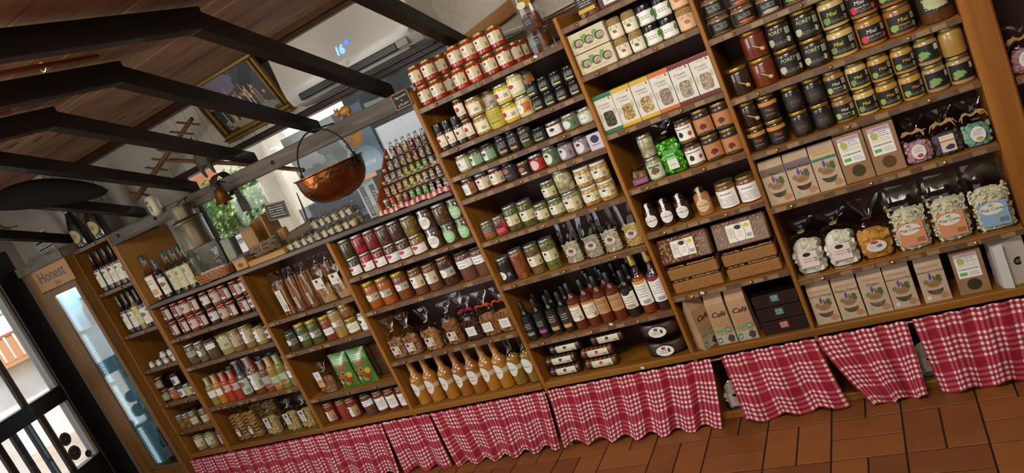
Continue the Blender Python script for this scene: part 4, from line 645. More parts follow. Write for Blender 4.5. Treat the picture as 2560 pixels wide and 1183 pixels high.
'F1':'jamred,1,0,-3.131,0.057,0.1068 jamred,1,0,-3.030,0.057,0.1068 jamrw,1,0,-2.941,0.057,0.1068 jamred,1,0,-2.853,0.057,0.1068 jamwhite,1,0,-2.741,0.057,0.1068 jambrown,1,0,-2.649,0.057,0.1068 jamred,1,0,-2.563,0.057,0.1068 jamred,1,0,-2.459,0.057,0.1068 jamwhite,1,0,-2.375,0.057,0.1068 jamred,0,0,-3.131,0.057,0.0000 jamred,0,0,-3.030,0.057,0.0000 jamrw,0,0,-2.941,0.057,0.0000 jamred,0,0,-2.853,0.057,0.0000 jamwhite,0,0,-2.741,0.057,0.0000 jambrown,0,0,-2.649,0.057,0.0000 jamred,0,0,-2.563,0.057,0.0000 jamred,0,0,-2.459,0.057,0.0000 jamwhite,0,0,-2.375,0.057,0.0000',
'F2':'ter1,0,0,-3.113,0.062,0.0000 ter2,0,0,-3.013,0.056,0.0000 ter3,0,0,-2.916,0.066,0.0000 ter4,0,0,-2.785,0.076,0.0000 ter5,0,0,-2.674,0.064,0.0000 ter6,0,0,-2.567,0.062,0.0000 ter7,0,0,-2.466,0.064,0.0000 jamwhite,0,0,-2.375,0.057,0.0000',
'F3':'soup_y,0,0,-3.124,0.054,0.0000 soup_o,0,0,-3.048,0.054,0.0000 soup_r,0,0,-2.966,0.054,0.0000 soup_r,0,0,-2.886,0.054,0.0000 soup_g,0,0,-2.800,0.061,0.0000 soup_b,0,0,-2.698,0.067,0.0000 soup_t,0,0,-2.596,0.056,0.0000 soup_l,0,0,-2.523,0.056,0.0000 soup_k,0,0,-2.448,0.056,0.0000 soup_y,0,0,-2.372,0.054,0.0000 soup_t,0,1,-2.703,0.156,0.0000 soup_t,0,1,-2.595,0.156,0.0000 soup_r,0,1,-2.962,0.126,0.0000',
'F8':'nestbag,0,0,-3.062,0.070,0.0000 nestbag,0,0,-2.940,0.070,0.0000 nestbag,0,1,-2.963,0.170,0.0000 nestbag,0,1,-2.841,0.170,0.0000 pastabag,0,0,-2.771,0.070,0.0000 pastabag,0,0,-2.588,0.070,0.0000 pastabag,0,0,-2.453,0.070,0.0000',
'G1':'syr_d,0,0,-3.538,0.051,0.0000 syr_n,0,0,-3.459,0.051,0.0000 syr_d,0,0,-3.388,0.051,0.0000 syr_n,0,0,-3.317,0.051,0.0000 syr_k,0,0,-3.253,0.051,0.0000',
'G2':'syr_d,0,0,-3.514,0.051,0.0000 syr_n,0,0,-3.443,0.051,0.0000 syr_y,0,0,-3.380,0.051,0.0000 syr_k,0,0,-3.317,0.051,0.0000 syr_n,0,0,-3.253,0.051,0.0000',
'G3':'miniterr,0,0,-3.519,0.041,0.0000 miniterr,0,0,-3.440,0.041,0.0000 miniterr,0,0,-3.362,0.041,0.0000 miniterr,0,0,-3.272,0.041,0.0000 miniterr,0,1,-3.502,0.113,0.0000 miniterr,0,1,-3.413,0.113,0.0000 miniterr,1,0,-3.362,0.041,0.0438 miniterr,1,0,-3.286,0.041,0.0438 miniterr,1,0,-3.243,0.041,0.0438',
'G4':'jamdk,0,0,-3.565,0.057,0.0000 jamor,0,0,-3.478,0.055,0.0000 jampl,0,0,-3.391,0.052,0.0000 jamgr,0,0,-3.325,0.052,0.0000 jampl,0,0,-3.258,0.052,0.0000 jamdk,1,0,-3.565,0.057,0.0938 jampl,1,0,-3.391,0.052,0.0918',
'G5':'fruitpl,0,0,-3.569,0.053,0.0000 fruitpl,0,0,-3.502,0.053,0.0000 fruitjar,0,0,-3.429,0.055,0.0000 fruitjar,0,0,-3.312,0.055,0.0000',
'G8':'cream8,0,0,-3.507,0.062,0.0000 cream8,0,0,-3.390,0.062,0.0000 red8,0,0,-3.258,0.056,0.0000',
'H':'syr_r,0,0,-3.118,0.071,0.0000 syr_k,0,0,-3.017,0.061,0.0000 syr_c,0,0,-2.912,0.067,0.0000 syr_c,0,0,-2.836,0.067,0.0000 syr_c,0,0,-2.761,0.067,0.0000 syr_c,0,2,-2.917,0.247,0.0000',
'C7':'candy_c,0,0,1.411,0.050,0.0000',
}
ZT={'A1': 1.4707, 'A2': 1.2534, 'A3': 1.1293, 'A4': 1.014, 'A5': 0.7931, 'A6': 0.5626, 'A7': 0.2475, 'A8': 0.032, 'B1': 1.5191, 'B2': 1.315, 'B3': 1.0589, 'B4': 0.8098, 'B5': 0.6057, 'B6': 0.303, 'B8': 0.032, 'C1': 1.2542, 'C2': 1.0158, 'C3': 0.7914, 'C4': 0.5652, 'C5': 0.2484, 'C8': 0.032, 'D1': 0.8327, 'D2': 0.6312, 'D3': 0.3232, 'D8': 0.032, 'E1': 0.7368, 'E2': 0.5274, 'E3': 0.2211, 'E8': 0.032, 'F1': 0.8257, 'F2': 0.6206, 'F3': 0.3179, 'F8': 0.032, 'G1': 1.2613, 'G2': 0.9462, 'G3': 0.684, 'G4': 0.4226, 'G5': 0.2088, 'G8': 0.032, 'H': 1.077, 'C7': None}
# ------------------------------------------------------------------ products: each builder returns parts [(name, mesh, label, [sub-parts])]
PROTO={}
def lab_parts(d,r,zf,h,ang=1.15):
    "label wrapped round the front, with its lettering as a sub-part"
    lab=d.get('lab'); out=[]
    if lab:
        z0,z1=zf[0]*h,zf[1]*h; m=printed(*lab); subs=[]
        tx=d.get('text')
        if isinstance(tx,list):
            for (s,col,size,dx,dz) in tx: subs.append(('lettering',text_bent(s,size,r+.0012,dx,(z0+z1)/2+dz).mesh('lettering',mat('ink_'+col,col,.5),0)))
        out.append(('label',decal_cyl(r+.0006,z0,z1,ang,12).mesh('label',m),None,subs))
    return out
def b_jar(d):
    r,h=d['r'],d['h']; lh=d.get('lh',.013 if d['lid']!='clear' else .008); rl=d.get('rl',.93)*r
    zs=h-lh-.007
    body=MB().lathe([(r*.86,0),(r*.96,.002),(r,.007),(r,zs-.006),(r*.985,zs),(min(rl*.96,r*.97),h-lh-.001),(rl*.9,h-lh+.001)],20,jit=0)
    parts=[('glass_body',body.mesh('glass_body',content(d['c'],d.get('tex','smooth'))),None,[])]
    if d['lid']=='cloth':
        q=random.Random(3); b=MB(); n=20
        pr=[(rl*1.10,h-lh-.004),(rl*1.0,h-lh+.006),(rl*1.02,h-.004),(rl*.8,h+.001),(0,h+.003)]
        b.lathe(pr,n); b.v=[(x*(1+q.uniform(-.05,.05)),y*(1+q.uniform(-.05,.05)),z+q.uniform(-.002,.002)) for x,y,z in b.v]
        tie=MB().tube([((rl*1.05)*math.sin(2*pi*i/16),-(rl*1.05)*math.cos(2*pi*i/16),h-lh+.007) for i in range(17)],.0017,5)
        for k in (-1,1): tie.tube([(0,-rl*1.06,h-lh+.007),(k*.01,-rl*1.15,h-lh+.015),(k*.022,-rl*1.12,h-lh+.004)],.0013,4); tie.tube([(0,-rl*1.06,h-lh+.007),(k*.008,-rl*1.16,h-lh-.006),(k*.014,-rl*1.14,h-lh-.02)],.0011,4)
        parts.append(('burlap_cover',b.mesh('cover',LID['cloth']),None,[('raffia_tie',tie.mesh('tie',mat('raffia','#b8935a',.9)))]))
    else:
        lid=MB().lathe([(rl*.985,h-lh),(rl,h-lh+.0015),(rl,h-.003),(rl*.97,h-.0008),(rl*.86,h-.0012),(0,h-.0015)],20)
        parts.append(('lid',lid.mesh('lid',LID[d['lid']]),None,[]))
    parts+=lab_parts(d,r,d.get('lz',(.15,.7)),h)
    if d.get('stick'):
        s=MB(); M=Matrix.Translation((0,-r-.0015,h*.42))@Matrix.Rotation(-.95,4,'Y')
        s.add([(-.002,0,-.019),(.002,0,-.019),(.002,-.001,.012),(-.002,-.001,.012)],[(0,1,2,3)],None,M)
        s.lathe([(.0015,-.034),(.0065,-.031),(.007,-.026),(.0065,-.02),(.0015,-.017)],8,sy=.3,M=M)
        parts.append(('dipper_print',s.mesh('dipper_print',mat('dipper_ink','#b59a5a',.4)),None,[]))
    return parts
def b_round(d):
    r,h=d['r'],d['h']; wide=d.get('lid')=='silver'
    rl=r*.9 if wide else r*.72; lh=.013 if wide else .022
    prof=[(r*.86,0),(r*.97,.003),(r,.008),(r,h*.6),(r*.97,h*.7),(rl*.98,h-lh-.004),(rl*.92,h-lh)]
    p=[('glass_body',MB().lathe(prof,20).mesh('glass_body',content(d['c'],'chunk' if wide else 'smooth')),None,[]),
       ('lid',MB().lathe([(rl*.98,h-lh),(rl,h-lh+.002),(rl,h-.003),(rl*.93,h),(0,h)],20).mesh('lid',LID['silver' if wide else ('navy' if d['text'][0]=='PRAL' else 'black')]),None,[])]
    R=r+.0008; rr=r*.82; zc=h*.38; b=disc_cyl(R,rr,rr*.95,zc)
    shp=[('l',.2,.8,.3,.78,4,'#3a3a34' if d['lc']==WH else '#eef2ea')] if d.get('lines') else [('l',.3,.7,.68,.88,2,'#99938a'),('l',.25,.75,.12,.32,2,'#99938a')]
    subs=[]
    if d.get('text'):
        subs=[('lettering',text_bent(d['text'][0],.0122,R+.0006,-.0145 if len(d['text'][1])>3 else -.007,zc,0).mesh('lettering',mat('ink_r','#b03040',.5),0)),('lettering',text_bent(d['text'][1],.0122,R+.0006,.0115 if len(d['text'][1])>3 else .0125,zc,0).mesh('lettering',mat('ink_k','#2a2624',.5),0))]
    p.append(('round_label',b.mesh('round_label',printed(d['lc'],shp)),None,subs))
    w=.006; s=MB(); pts=[(R,zc+rr*.8),(R,h*.6),(r*.985,h*.68),(rl+.002,h-lh-.002),(rl+.002,h-.002),(rl*.9,h+.0008),(rl*.2,h+.0008)]
    s.add([(sx*w,-q,z) for q,z in pts for sx in (-1,1)],[(2*i,2*i+1,2*i+3,2*i+2) for i in range(len(pts)-1)])
    p.append(('seal_strip',s.mesh('seal_strip',mat('seal_'+d['lc'],d['lc'],.6)),None,[])); return p
def b_bottle(d):
    r,h=d['r'],d['h']; rn=r*d.get('neck',.38); sh=d.get('sh',.58)*h; cl=d.get('clear',0)
    ch={'none':.012,'silver':.013,'green':.036,'goldb':.05}.get(d['cap'],.045 if h<.22 else .055)
    prof=[(r*.86,0),(r*.97,.003),(r,.009),(r,sh),(r*.95,sh+.012),(rn+(r-rn)*.36,sh+(h-sh)*.22),(rn*1.06,sh+(h-sh)*.36),(rn,h-ch),(rn*.98,h-ch+.003)]
    p=[]
    if cl or d['cap'] in ('none','silver') and d.get('half'):
        lv={1:.62,2:.9}.get(cl,.66) if d['cap']!='none' else .6
        p.append(('glass_body',MB().lathe(prof,20,cap=False).mesh('glass_body',GLASS),None,[]))
        zl=h*lv; lp=[(q[0]*.94,max(q[1],.004)) for q in prof if q[1]<zl-.01]; 
        rr=lp[-1][0]; lp+=[(min(rr,r*.94 if zl<sh else rn*1.3),zl),(0,zl)]
        p.append(('liquid',MB().lathe(lp,18).mesh('liquid',clear('pale_spirit',(.93,.92,.84),.1,.05,.0) if cl==2 else content(d['c'])),None,[]))
    else: p.append(('glass_body',MB().lathe(prof,20).mesh('glass_body',content(d['c'])),None,[]))
    rc=rn*1.14; zc=h-ch
    cm={'none':LID['none'],'goldb':mat('gold_capsule','#b59a54',.4,.5)}.get(d['cap'],LID.get(d['cap']))
    p.append(('cap',MB().lathe([(rc,zc),(rc,h-.003),(rc*.9,h),(0,h)],16).mesh('cap',cm),None,[]))
    if d.get('rl')=='juice':
        R=r+.0008; b=decal_cyl(R,h*.335,h*.425,1.35,12); p.append(('label_band',b.mesh('label_band',mat('band','#b9ad94',.5)),None,[]))
        R+=.0006; rr=.037; zc=h*.375; off=-.25; q=disc_cyl(R,rr*.88,rr*1.15,zc,off)
        subs=[('lettering',text_bent(s,sz,R+.0006,dx+off*R+.004,zc+dz-.004,.1).mesh('lettering',mat('ink_'+c,c,.5),0)) for s,c,sz,dx,dz in d['text']]
        p.append(('round_label',q.mesh('round_label',mat('juice_label','#dcd6c8',.5)),None,subs))
    else: p+=lab_parts(d,r,d.get('lz',(.15,.5)),h,1.1)
    return p
# bags, boxes and cakes --------------------------------------------------------
def film_bag(w,dp,hb,ht,pinch=True,seed=0,fan=.55,n=22,p=3.2):
    q=random.Random(seed); rows=[]
    def ring(z,a,b,pp): rows.append((z,a,b,pp))
    for i in range(7): z=hb*i/6; k=1-.06*(1-math.sin(pi*min(1,i/6+.15))); ring(z,w/2*k,dp/2*k,p)
    if pinch:
        hp=hb+(ht-hb)*.3
        ring(hb+(hp-hb)*.5,w*.32,dp*.36,2.4); ring(hp,w*.09,dp*.12,2); ring(hp+(ht-hp)*.35,w*.2,dp*.2,2); ring(hp+(ht-hp)*.7,w*fan*.7,dp*.22,2); ring(ht,w*fan,dp*.16,2)
    else:
        ring(hb+(ht-hb)*.4,w*.5,dp*.3,2.4); ring(hb+(ht-hb)*.75,w*.48,dp*.1,2.2); ring(ht,w*.47,dp*.03,2)
    b=MB(); v=[];f=[]
    for i,(z,a,c,pp) in enumerate(rows):
        for k in range(n):
            t=2*pi*k/n; x,y=math.cos(t),math.sin(t); m=(abs(x)**pp+abs(y)**pp)**(-1/pp); j=.025 if z<hb else .13
            v.append((max(-w*.515,min(w*.515,x*m*a*(1+q.uniform(-j,j)))),y*m*c*(1+q.uniform(-j,j)*1.5),max(0.0005,z+q.uniform(-j,j)*.03) if i else .0005))
    for i in range(len(rows)-1):
        for k in range(n): l=(k+1)%n; f.append((i*n+k,i*n+l,(i+1)*n+l,(i+1)*n+k))
    f.append(tuple(range(n-1,-1,-1))); b.add(v,f); return b
def fill(w,dp,h,n,kind,sz,seed=0,z0=.003):
    "loose pieces filling a bag, nearest the film"
    q=random.Random(seed); b=MB()
    from mathutils import Euler
    for i in range(n):
        x=q.uniform(-1,1)*(w/2-sz*.45); z=z0+sz*.7+q.random()*max(.001,h-sz*1.6-z0); e=Euler((q.uniform(0,6),q.uniform(0,6),q.uniform(0,6)))
        y=(-dp/2+sz*.9) if q.random()<.75 else q.uniform(-1,1)*max(.001,dp/2-sz)
        y*=math.sqrt(max(.05,1-(abs(x)/(w/2))**4))
        if kind=='lump': b.ico((x,y,z),sz,1 if sz>.009 else 0,.22,(1,q.uniform(.7,1),q.uniform(.6,1)),e,i)
        elif kind=='ball': b.ico((x,y,z),sz,1,.02,(1,1,1),e,i)
        elif kind=='pop':
            for k in range(3): b.ico((x+q.uniform(-.6,.6)*sz,y+q.uniform(-.5,.5)*sz,z+q.uniform(-.6,.6)*sz),sz*.66,0,.3,(1,1,1),e,i*3+k)
        elif kind=='disc':
            M=Matrix.Translation((x,y,z))@Euler((q.uniform(-.5,.5)+pi/2*(q.random()<.8),q.uniform(-.4,.4),q.uniform(0,6))).to_matrix().to_4x4(); b.lathe([(sz*.7,-sz*.2),(sz,-sz*.08),(sz,sz*.1),(sz*.75,sz*.22),(0,sz*.26)],10,M=M)
        elif kind=='slab': M=Matrix.Translation((x,y,z))@Euler((q.uniform(-.7,.7),q.uniform(-.7,.7),q.uniform(0,3))).to_matrix().to_4x4(); b.box(-sz,sz,-sz*.22,sz*.22,-sz*.75,sz*.75,sz*.14,M)
    b.v=[(max(-w*.51,min(w*.51,x)),max(-dp*.54,min(dp*.54,y)),max(.0015,z)) for x,y,z in b.v]
    # solid core so the bag does not look hollow
    b.lathe([(w*.42,z0),(w*.44,z0+h*.2),(w*.43,h*.8),(w*.28,h*.93),(0,h*.95)],14,3,1,dp/w*.8)
    return b
def bag(w,dp,hb,ht,pieces,col,label=None,tie=None,pinch=True,seed=0,var=40,n=90,sz=.009,kind='lump',lw=None,lh=None,lz=None,rib=None,fan=.55,lx=0):
    p=[('contents',fill(w*.95,dp*.92,hb*.96,n,kind,sz,seed).mesh('contents',mat('bag_'+col,col,.75,0,0,var)),None,[]),
       ('film',film_bag(w,dp,hb,ht,pinch,seed,fan).mesh('film',FILM,.5),None,[])]
    if label:
        lw=lw or w*.5; lh=lh or hb*.4; lz=lz or hb*.4; subs=[]
        if len(label)>2:
            for s,c,size,dx,dz in label[2]: subs.append(('lettering',text_flat(s,size,.1,lx+dx,lz+dz,-dp/2-.0035).mesh('lettering',mat('ink_'+c,c,.5),0)))
        sh=label[3] if len(label)>3 else 'q'
        g=(quad(lw,lh,lx,-dp/2-.0025,lz) if sh=='q' else disc(lw/2,lh/2,lx,-dp/2-.0025,lz,24))
        p.append(('label',g.mesh('label',printed(*label[:2])),None,subs))
    hp=hb+(ht-hb)*.3
    if tie and pinch:
        t=MB().tube([(w*.1*math.cos(a*pi/4),dp*.14*math.sin(a*pi/4),hp+.001*math.sin(a)) for a in range(9)],.003,6)
        if rib:
            q=random.Random(seed+1)
            for k in range(8):
                s=-1 if k%2 else 1; e=q.uniform(.7,1.1)
                t.tube([(0,-dp*.14,hp),(s*.02*e,-dp*.2,hp+q.uniform(.004,.016)),(s*rib*e*.8,-dp*.22,hp+q.uniform(-.004,.014)),(s*rib*e,-dp*.2,hp+q.uniform(-.02,.006))],[.0016,.003,.0028,.001],4)
        p.append(('tie',t.mesh('tie',mat('tie_'+tie,tie,.7)),None,[]))
    return p
def boxy(w,h,dp,mt,taper=0): 
    return MB().box(-w/2,w/2,-dp/2,dp/2,0,h,.0012)
LAV=[('n',.42,.76,.11,.27,'#5a3f86'),('n',.6,.62,.09,.3,'#4a5a34'),('n',.83,.58,.2,.34,'#46582e'),('n',.17,.5,.2,.2,'#7a6a44'),('e',.5,.34,.36,.2,'#8f6c46'),('l',.25,.75,.25,.4,2,'#5a4028')]
def pouch(title,top=None,dots='#7fae78',window='half',wc='#4a3a22',h=.18,w=.09,extra=()):
    dp=.05; k=KRAFT; b=MB()
    b.add([(-w/2,-dp/2,0),(w/2,-dp/2,0),(w/2,dp/2,0),(-w/2,dp/2,0),(-w/2*.99,-dp*.42,h*.84),(w/2*.99,-dp*.42,h*.84),(w/2*.99,dp*.42,h*.84),(-w/2*.99,dp*.42,h*.84),(-w/2*.98,-.004,h),(w/2*.98,-.004,h),(w/2*.98,.004,h),(-w/2*.98,.004,h)],[(0,3,2,1),(0,1,5,4),(1,2,6,5),(2,3,7,6),(3,0,4,7),(4,5,9,8),(5,6,10,9),(6,7,11,10),(7,4,8,11),(8,9,10,11)])
    p=[('paper_pouch',b.mesh('paper_pouch',mat('kraft_paper',k,.8,0,0,14),.2),None,[])]
    y=lambda z:-dp/2+ (dp*.08)*(z/(h*.84))-.0006
    def fl(x0,x1,z0,z1,off=0): return MB().add([(x0,y(z0)-off,z0),(x1,y(z0)-off,z0),(x1,y(z1)-off,z1),(x0,y(z1)-off,z1)],[(0,1,2,3)],[(0,0),(1,0),(1,1),(0,1)])
    p.append(('front_print',fl(-w*.48,w*.48,h*.03,h*.83).mesh('front_print',printed('#b59c80',[('n',.8,.12,.25,.12,'#a07a54')]+list(extra)+[('l',.1,.9,.93,.99,1,'#8a6a4a')])),None,
      [('lettering',text_flat(title,.0165 if len(title)<12 else .0108,.25,0,h*.69,y(h*.68)-.0012).mesh('lettering',mat('ink_k','#2a2624',.5),0)),
       ('bouquet_print',fl(-w*.36,w*.36,h*.27,h*.66,.0009).mesh('bouquet_print',printed('#b59c80',LAV)))]+([('leaf_badge',MB().add([(-w*.3+.008*math.cos(t*.524),y(.02)-.001,.02+.008*math.sin(t*.524)) for t in range(12)],[tuple(range(12))]).mesh('leaf_badge',mat('badge_'+dots,dots,.6)))] if dots else [])))
    n=20; R=w*.3; zc=h*.3
    pts=[(R*math.cos(pi+pi*i/n),zc+R*.95*math.sin(pi+pi*i/n)) for i in range(n+1)]+[(R*math.cos(pi*i/8),zc+.06*R-R*.3*math.sin(pi*i/8)) for i in range(1,8)]
    q=MB(); q.add([(x,y(z)-.0016,z) for x,z in pts],[tuple(range(len(pts)))]); p.append(('window',q.mesh('window',content(wc,'chunk')),None,[]))
    return p
def kraft_lab(wc,h=.2,w=.1):
    dp=.055; p=[('paper_bag',MB().box(-w/2,w/2,-dp/2,dp/2,0,h,.002).box(-w/2*.98,w/2*.98,-.005,.005,h,h+.012,.001).mesh('paper_bag',mat('kraft_bag','#94704c',.8,0,0,14),.3),None,[])]
    p.append(('label',quad(w*.74,h*.56,-w*.02,-dp/2-.0012,h*.67).mesh('label',printed('#e2e2dc',[('r',0,1,.84,1,'#b8a4b0'),('l',.25,.9,.88,.96,1,'#8a5a78'),('l',.4,.95,.62,.84,3,'#55606a'),('n',.25,.7,.22,.2,'#a8b060'),('l',.1,.95,.46,.6,2,'#b8a840'),('l',.08,.92,.3,.4,1,'#28283a'),('r',.08,.4,.1,.22,'#62a848'),('l',.5,.95,.08,.24,3,'#777'),('r',0,1,.42,.44,'#e8d890')])),None,[]))
    p.append(('window',disc(w*.23,w*.23,w*.02,-dp/2-.0012,h*.22,24).mesh('window',mat('herbs_'+wc,wc,.35,0,.7,110)),None,[])); return p
def crozet(col,pasta):
    w,h,dp=.079,.16,.05
    p=[('carton',MB().box(-w/2,w/2,-dp/2,dp/2,0,h,.0012).mesh('carton',mat('carton_'+col,'#cfcbbd' ,.55)),None,[])]
    p.append(('front_print',quad(w*.99,h*.99,0,-dp/2-.0008,h/2).mesh('front_print',printed('#d2cec2',[('s',.9,1.1,col),('s',-.1,.09,col),('l',.35,.7,.83,.88,1,'#8a8a84'),('e',.85,.86,.06,.03,'#a8603a'),('n',.12,.42,.1,.14,'#b5ae98'),('n',.88,.5,.09,.12,'#b5ae98')])),None,
       [('lettering',text_flat('Crozets',.0145,.3,-.004,h*.735,-dp/2-.0016).mesh('lettering',mat('ink_gr','#5a5a58',.5),0)),('lettering',text_flat('de Savoie',.0105,.3,.002,h*.655,-dp/2-.0016).mesh('lettering',mat('ink_gr','#5a5a58',.5),0))]))
    p.append(('top_flap',MB().box(-w/2,w/2,-dp/2,dp/2,h,h+.0012).mesh('top_flap',mat('flap_'+col,col,.5)),None,[]))
    n=28; rx,rz=w*.29,h*.2; pts=[]
    for i in range(n): t=2*pi*i/n; c,s=math.cos(t),math.sin(t); k=(abs(c)**5+abs(s)**5)**(-.2); pts.append((.002+rx*c*k,-dp/2-.0016,h*.35+rz*s*k))
    p.append(('window',MB().add(pts,[tuple(range(n))]).mesh('window',content(pasta,'pasta')),None,[])); return p
def cake(top):
    w,dp,h=.218,(.112 if top else .2),.052; q=random.Random(5 if top else 6)
    b=MB().box(-w/2,w/2,-dp/2,dp/2,0,h,.006)
    g=('crumb',); k=('cakecrumb',)
    if k not in MC:
        G_=G('cake_crumb'); v=G_.vor(G_.obj(),150.).outputs['Distance']; MC[k]=G_.pbr(G_.mix(G_.m_('LESS_THAN',v,.24),lin('#8f6028'),lin('#3a1c0c')),.6,0,.5,G_.bump(v,.3,.002))
    p=[('crumb_block',b.mesh('crumb_block',MC[k]),None,[])]
    p.append(('glazed_top',MB().box(-w/2+.002,w/2-.002,-dp/2+.002,dp/2-.002,h,h+.004,.002).mesh('glazed_top',mat('glaze','#5a2a14',.25,0,.8,30)),None,[]))
    nn=MB(); from mathutils import Euler
    for i in range(260 if top else 60):
        x=q.uniform(-1,1)*(w/2-.008); y=(q.uniform(-1,1) if top else q.uniform(-1,-.9))*(dp/2-.008)
        if top and abs(x)<.056 and abs(y)<.04: continue
        if abs(x)>.08 and q.random()<.5: continue
        nn.ico((x,y,h+.004),.0048,0,.2,(1,1,.7),Euler((q.random()*6,0,q.random()*6)),i)
    p.append(('chopped_nuts',nn.mesh('chopped_nuts',mat('nuts','#b08c58',.7,0,.3,80)),None,[]))
    if top:
        lb=MB().add([(-.05,-.036,h+.0075),(.05,-.036,h+.0075),(.05,.036,h+.0075),(-.05,.036,h+.0075)],[(0,1,2,3)],[(0,0),(1,0),(1,1),(0,1)])
        p.append(('label',lb.mesh('label',printed('#dcd8c8',[('e',.5,.45,.22,.56,'#2a2a26'),('e',.5,.45,.205,.53,'#e2ded2'),('e',.48,.78,.13,.13,'#1a1416'),('n',.82,.78,.13,.16,'#c9b024'),('l',.04,.26,.2,.8,6,'#77716a'),('l',.38,.62,.2,.55,3,'#b58a8a'),('b',.74,.95,.12,.32,8,'#2a2624')])),None,[]))
    return p
def cafe(seed,badge):
    w,dp,h=.08,.055,.245; q=random.Random(seed); b=MB()
    rows=[(0,1.06,1.1),(.05,1.08,1.1),(.06,1.03,1.05),(.12,1.02,1.05),(.19,1.0,.9),(.225,.98,.35),(.245,.97,.08)]
    v=[];f=[]
    for z,a,c in rows: v+=[(-w/2*a,-dp/2*c,z),(w/2*a,-dp/2*c,z),(w/2*a,dp/2*c,z),(-w/2*a,dp/2*c,z)]
    for i in range(len(rows)-1):
        for k in range(4): l=(k+1)%4; f.append((4*i+k,4*i+l,4*i+4+l,4*i+4+k))
    f+=[(3,2,1,0),tuple(range(4*len(rows)-4,4*len(rows)))]; b.add(v,f)
    p=[('paper_bag',b.mesh('paper_bag',mat('coffee_kraft','#b08a64',.6,0,.2,12,(26,.5,.006)),.3),None,[])]
    y=-dp/2*1.06-.0012
    p.append(('lettering',text_flat('Café',.034,.35,.0,.142,y,.04).mesh('lettering',mat('ink_wine','#4a1c14',.5),0),None,[]))
    p.append(('fine_print',quad(.066,.034,0,y,.096).mesh('fine_print',printed('#ac8660',[('l',.1,.9,.2,.9,3,'#8a5a3e')])),None,[]))
    p.append(('green_logo',MB().box(-.034,-.004,y-.0004,y,.058,.07).mesh('green_logo',mat('logo_green','#4f9a64',.5)),None,[]))
    p.append(('round_badge',disc(.015,.014,.02,y-.0006,.066,20).mesh('round_badge',printed(badge,[('l',.2,.8,.3,.7,2,'#d8e0e4')])),None,[]))
    p.append(('base_print',quad(.08,.04,0,-dp/2*1.1-.002,.024).mesh('base_print',printed('#a9a08c',[('r',.04,.25,.15,.8,'#2f6a8a'),('e',.14,.45,.06,.2,'#a8c23a'),('n',.75,.5,.26,.6,'#3a302a')])),None,[])); return p
def roll(labeled,col):
    L,r=.166,.026; q=random.Random(9); b=MB(); r0=r; up=r*1.07
    for i in range(7):
        x=-L/2+.014+i*.023; b.lathe([(r*.6,-.0095),(r*.93,-.008),(r,0),(r*.93,.008),(r*.6,.0095)],14,M=Matrix.Translation((x,0,up))@Matrix.Rotation(pi/2,4,'Y')@Matrix.Rotation(q.uniform(-.06,.06),4,'X'))
    p=[('biscuits',b.mesh('biscuits',mat('biscuit_'+col,col,.6,0,.2,60)),None,[]),
       ('film',MB().lathe([(r*.9,-L/2),(r*1.04,-L/2+.006),(r*1.03,-L*.2),(r*1.05,0),(r*1.03,L*.22),(r*1.04,L/2-.006),(r*.9,L/2)],16,M=Matrix.Translation((0,0,up))@Matrix.Rotation(pi/2,4,'Y')).mesh('film',FILM,.4),None,[])]
    R=r*1.07
    lb=MB().grid(lambda u,v:(-.045+.105*u,-R*math.cos(.9*(v*1.5-.75)),up+R*math.sin(.9*(v*1.5-.75))),2,8)
    lg='#1d2c40' if labeled else '#b3202a'
    p.append(('label',lb.mesh('label',printed('#d2c9ac',[('e',.45,.66,.09,.2,lg),('l',.3,.65,.2,.4,2,'#777'),('b',.74,.92,.15,.4,7,'#2a2624'),('r',0,.24,0,1,'#c8bfa0')])),None,[])); return p
def sticks(long):
    q=random.Random(4+long); b=MB(); w=.062 if not long else .075
    for i in range(16):
        x=q.uniform(-.5,.5)*w; y=q.uniform(-.02,.02); b.tube([(x,y,.004),(x+q.uniform(-.004,.004),y-.004,.09),(x+q.uniform(-.006,.006),y+q.uniform(-.004,.004),.2 if not long else .185)],[.0045,.006,.0045],6)
    p=[('breadsticks',b.mesh('breadsticks',mat('breadstick','#a8682e',.65,0,.2,40)),None,[]),('film',film_bag(w*1.15,.055,.205,.262,False,int(long),.5).mesh('film',FILM,.4),None,[])]
    if long: p.append(('label',quad(w*.62,.13,-.002,-.031,.095).mesh('label',printed('#cbc3ac',[('l',.15,.6,.1,.85,8,'#8a8478'),('b',.6,.9,.06,.3,7,'#2a2624')])),None,[]))
    else: p.append(('label',quad(w*.4,.07,-.01,-.03,.06).mesh('label',printed('#a59a80',[('l',.15,.8,.1,.85,5,'#6a6458')])),None,[]))
    return p
def nest(seed):
    q=random.Random(seed); b=MB(); w=.11
    for layer in range(8):
        for cx in (-.027,.027):
            z=.012+layer*.023
            for k in range(7):
                r=.012+.0024*k; a0=q.uniform(0,6); x0=cx+q.uniform(-.002,.002)
                b.tube([(x0+r*math.cos(a0+t*.7),-.012+r*.9*math.sin(a0+t*.7),z+.005*math.sin(t*1.3+k)) for t in range(8)],.0022,4)
    return [('pasta_nests',b.mesh('pasta_nests',mat('pasta','#cda054',.6,0,.15,30)),None,[]),('film',film_bag(w,.085,.195,.24,True,seed,.4).mesh('film',FILM,.4),None,[]),
      ('label',disc(.017,.03,.0,-.048,.07,18).mesh('label',printed('#d8cfc0',[('e',.5,.75,.25,.14,'#8a3a44'),('l',.2,.8,.2,.55,3,'#a08a8a')])),None,[])]
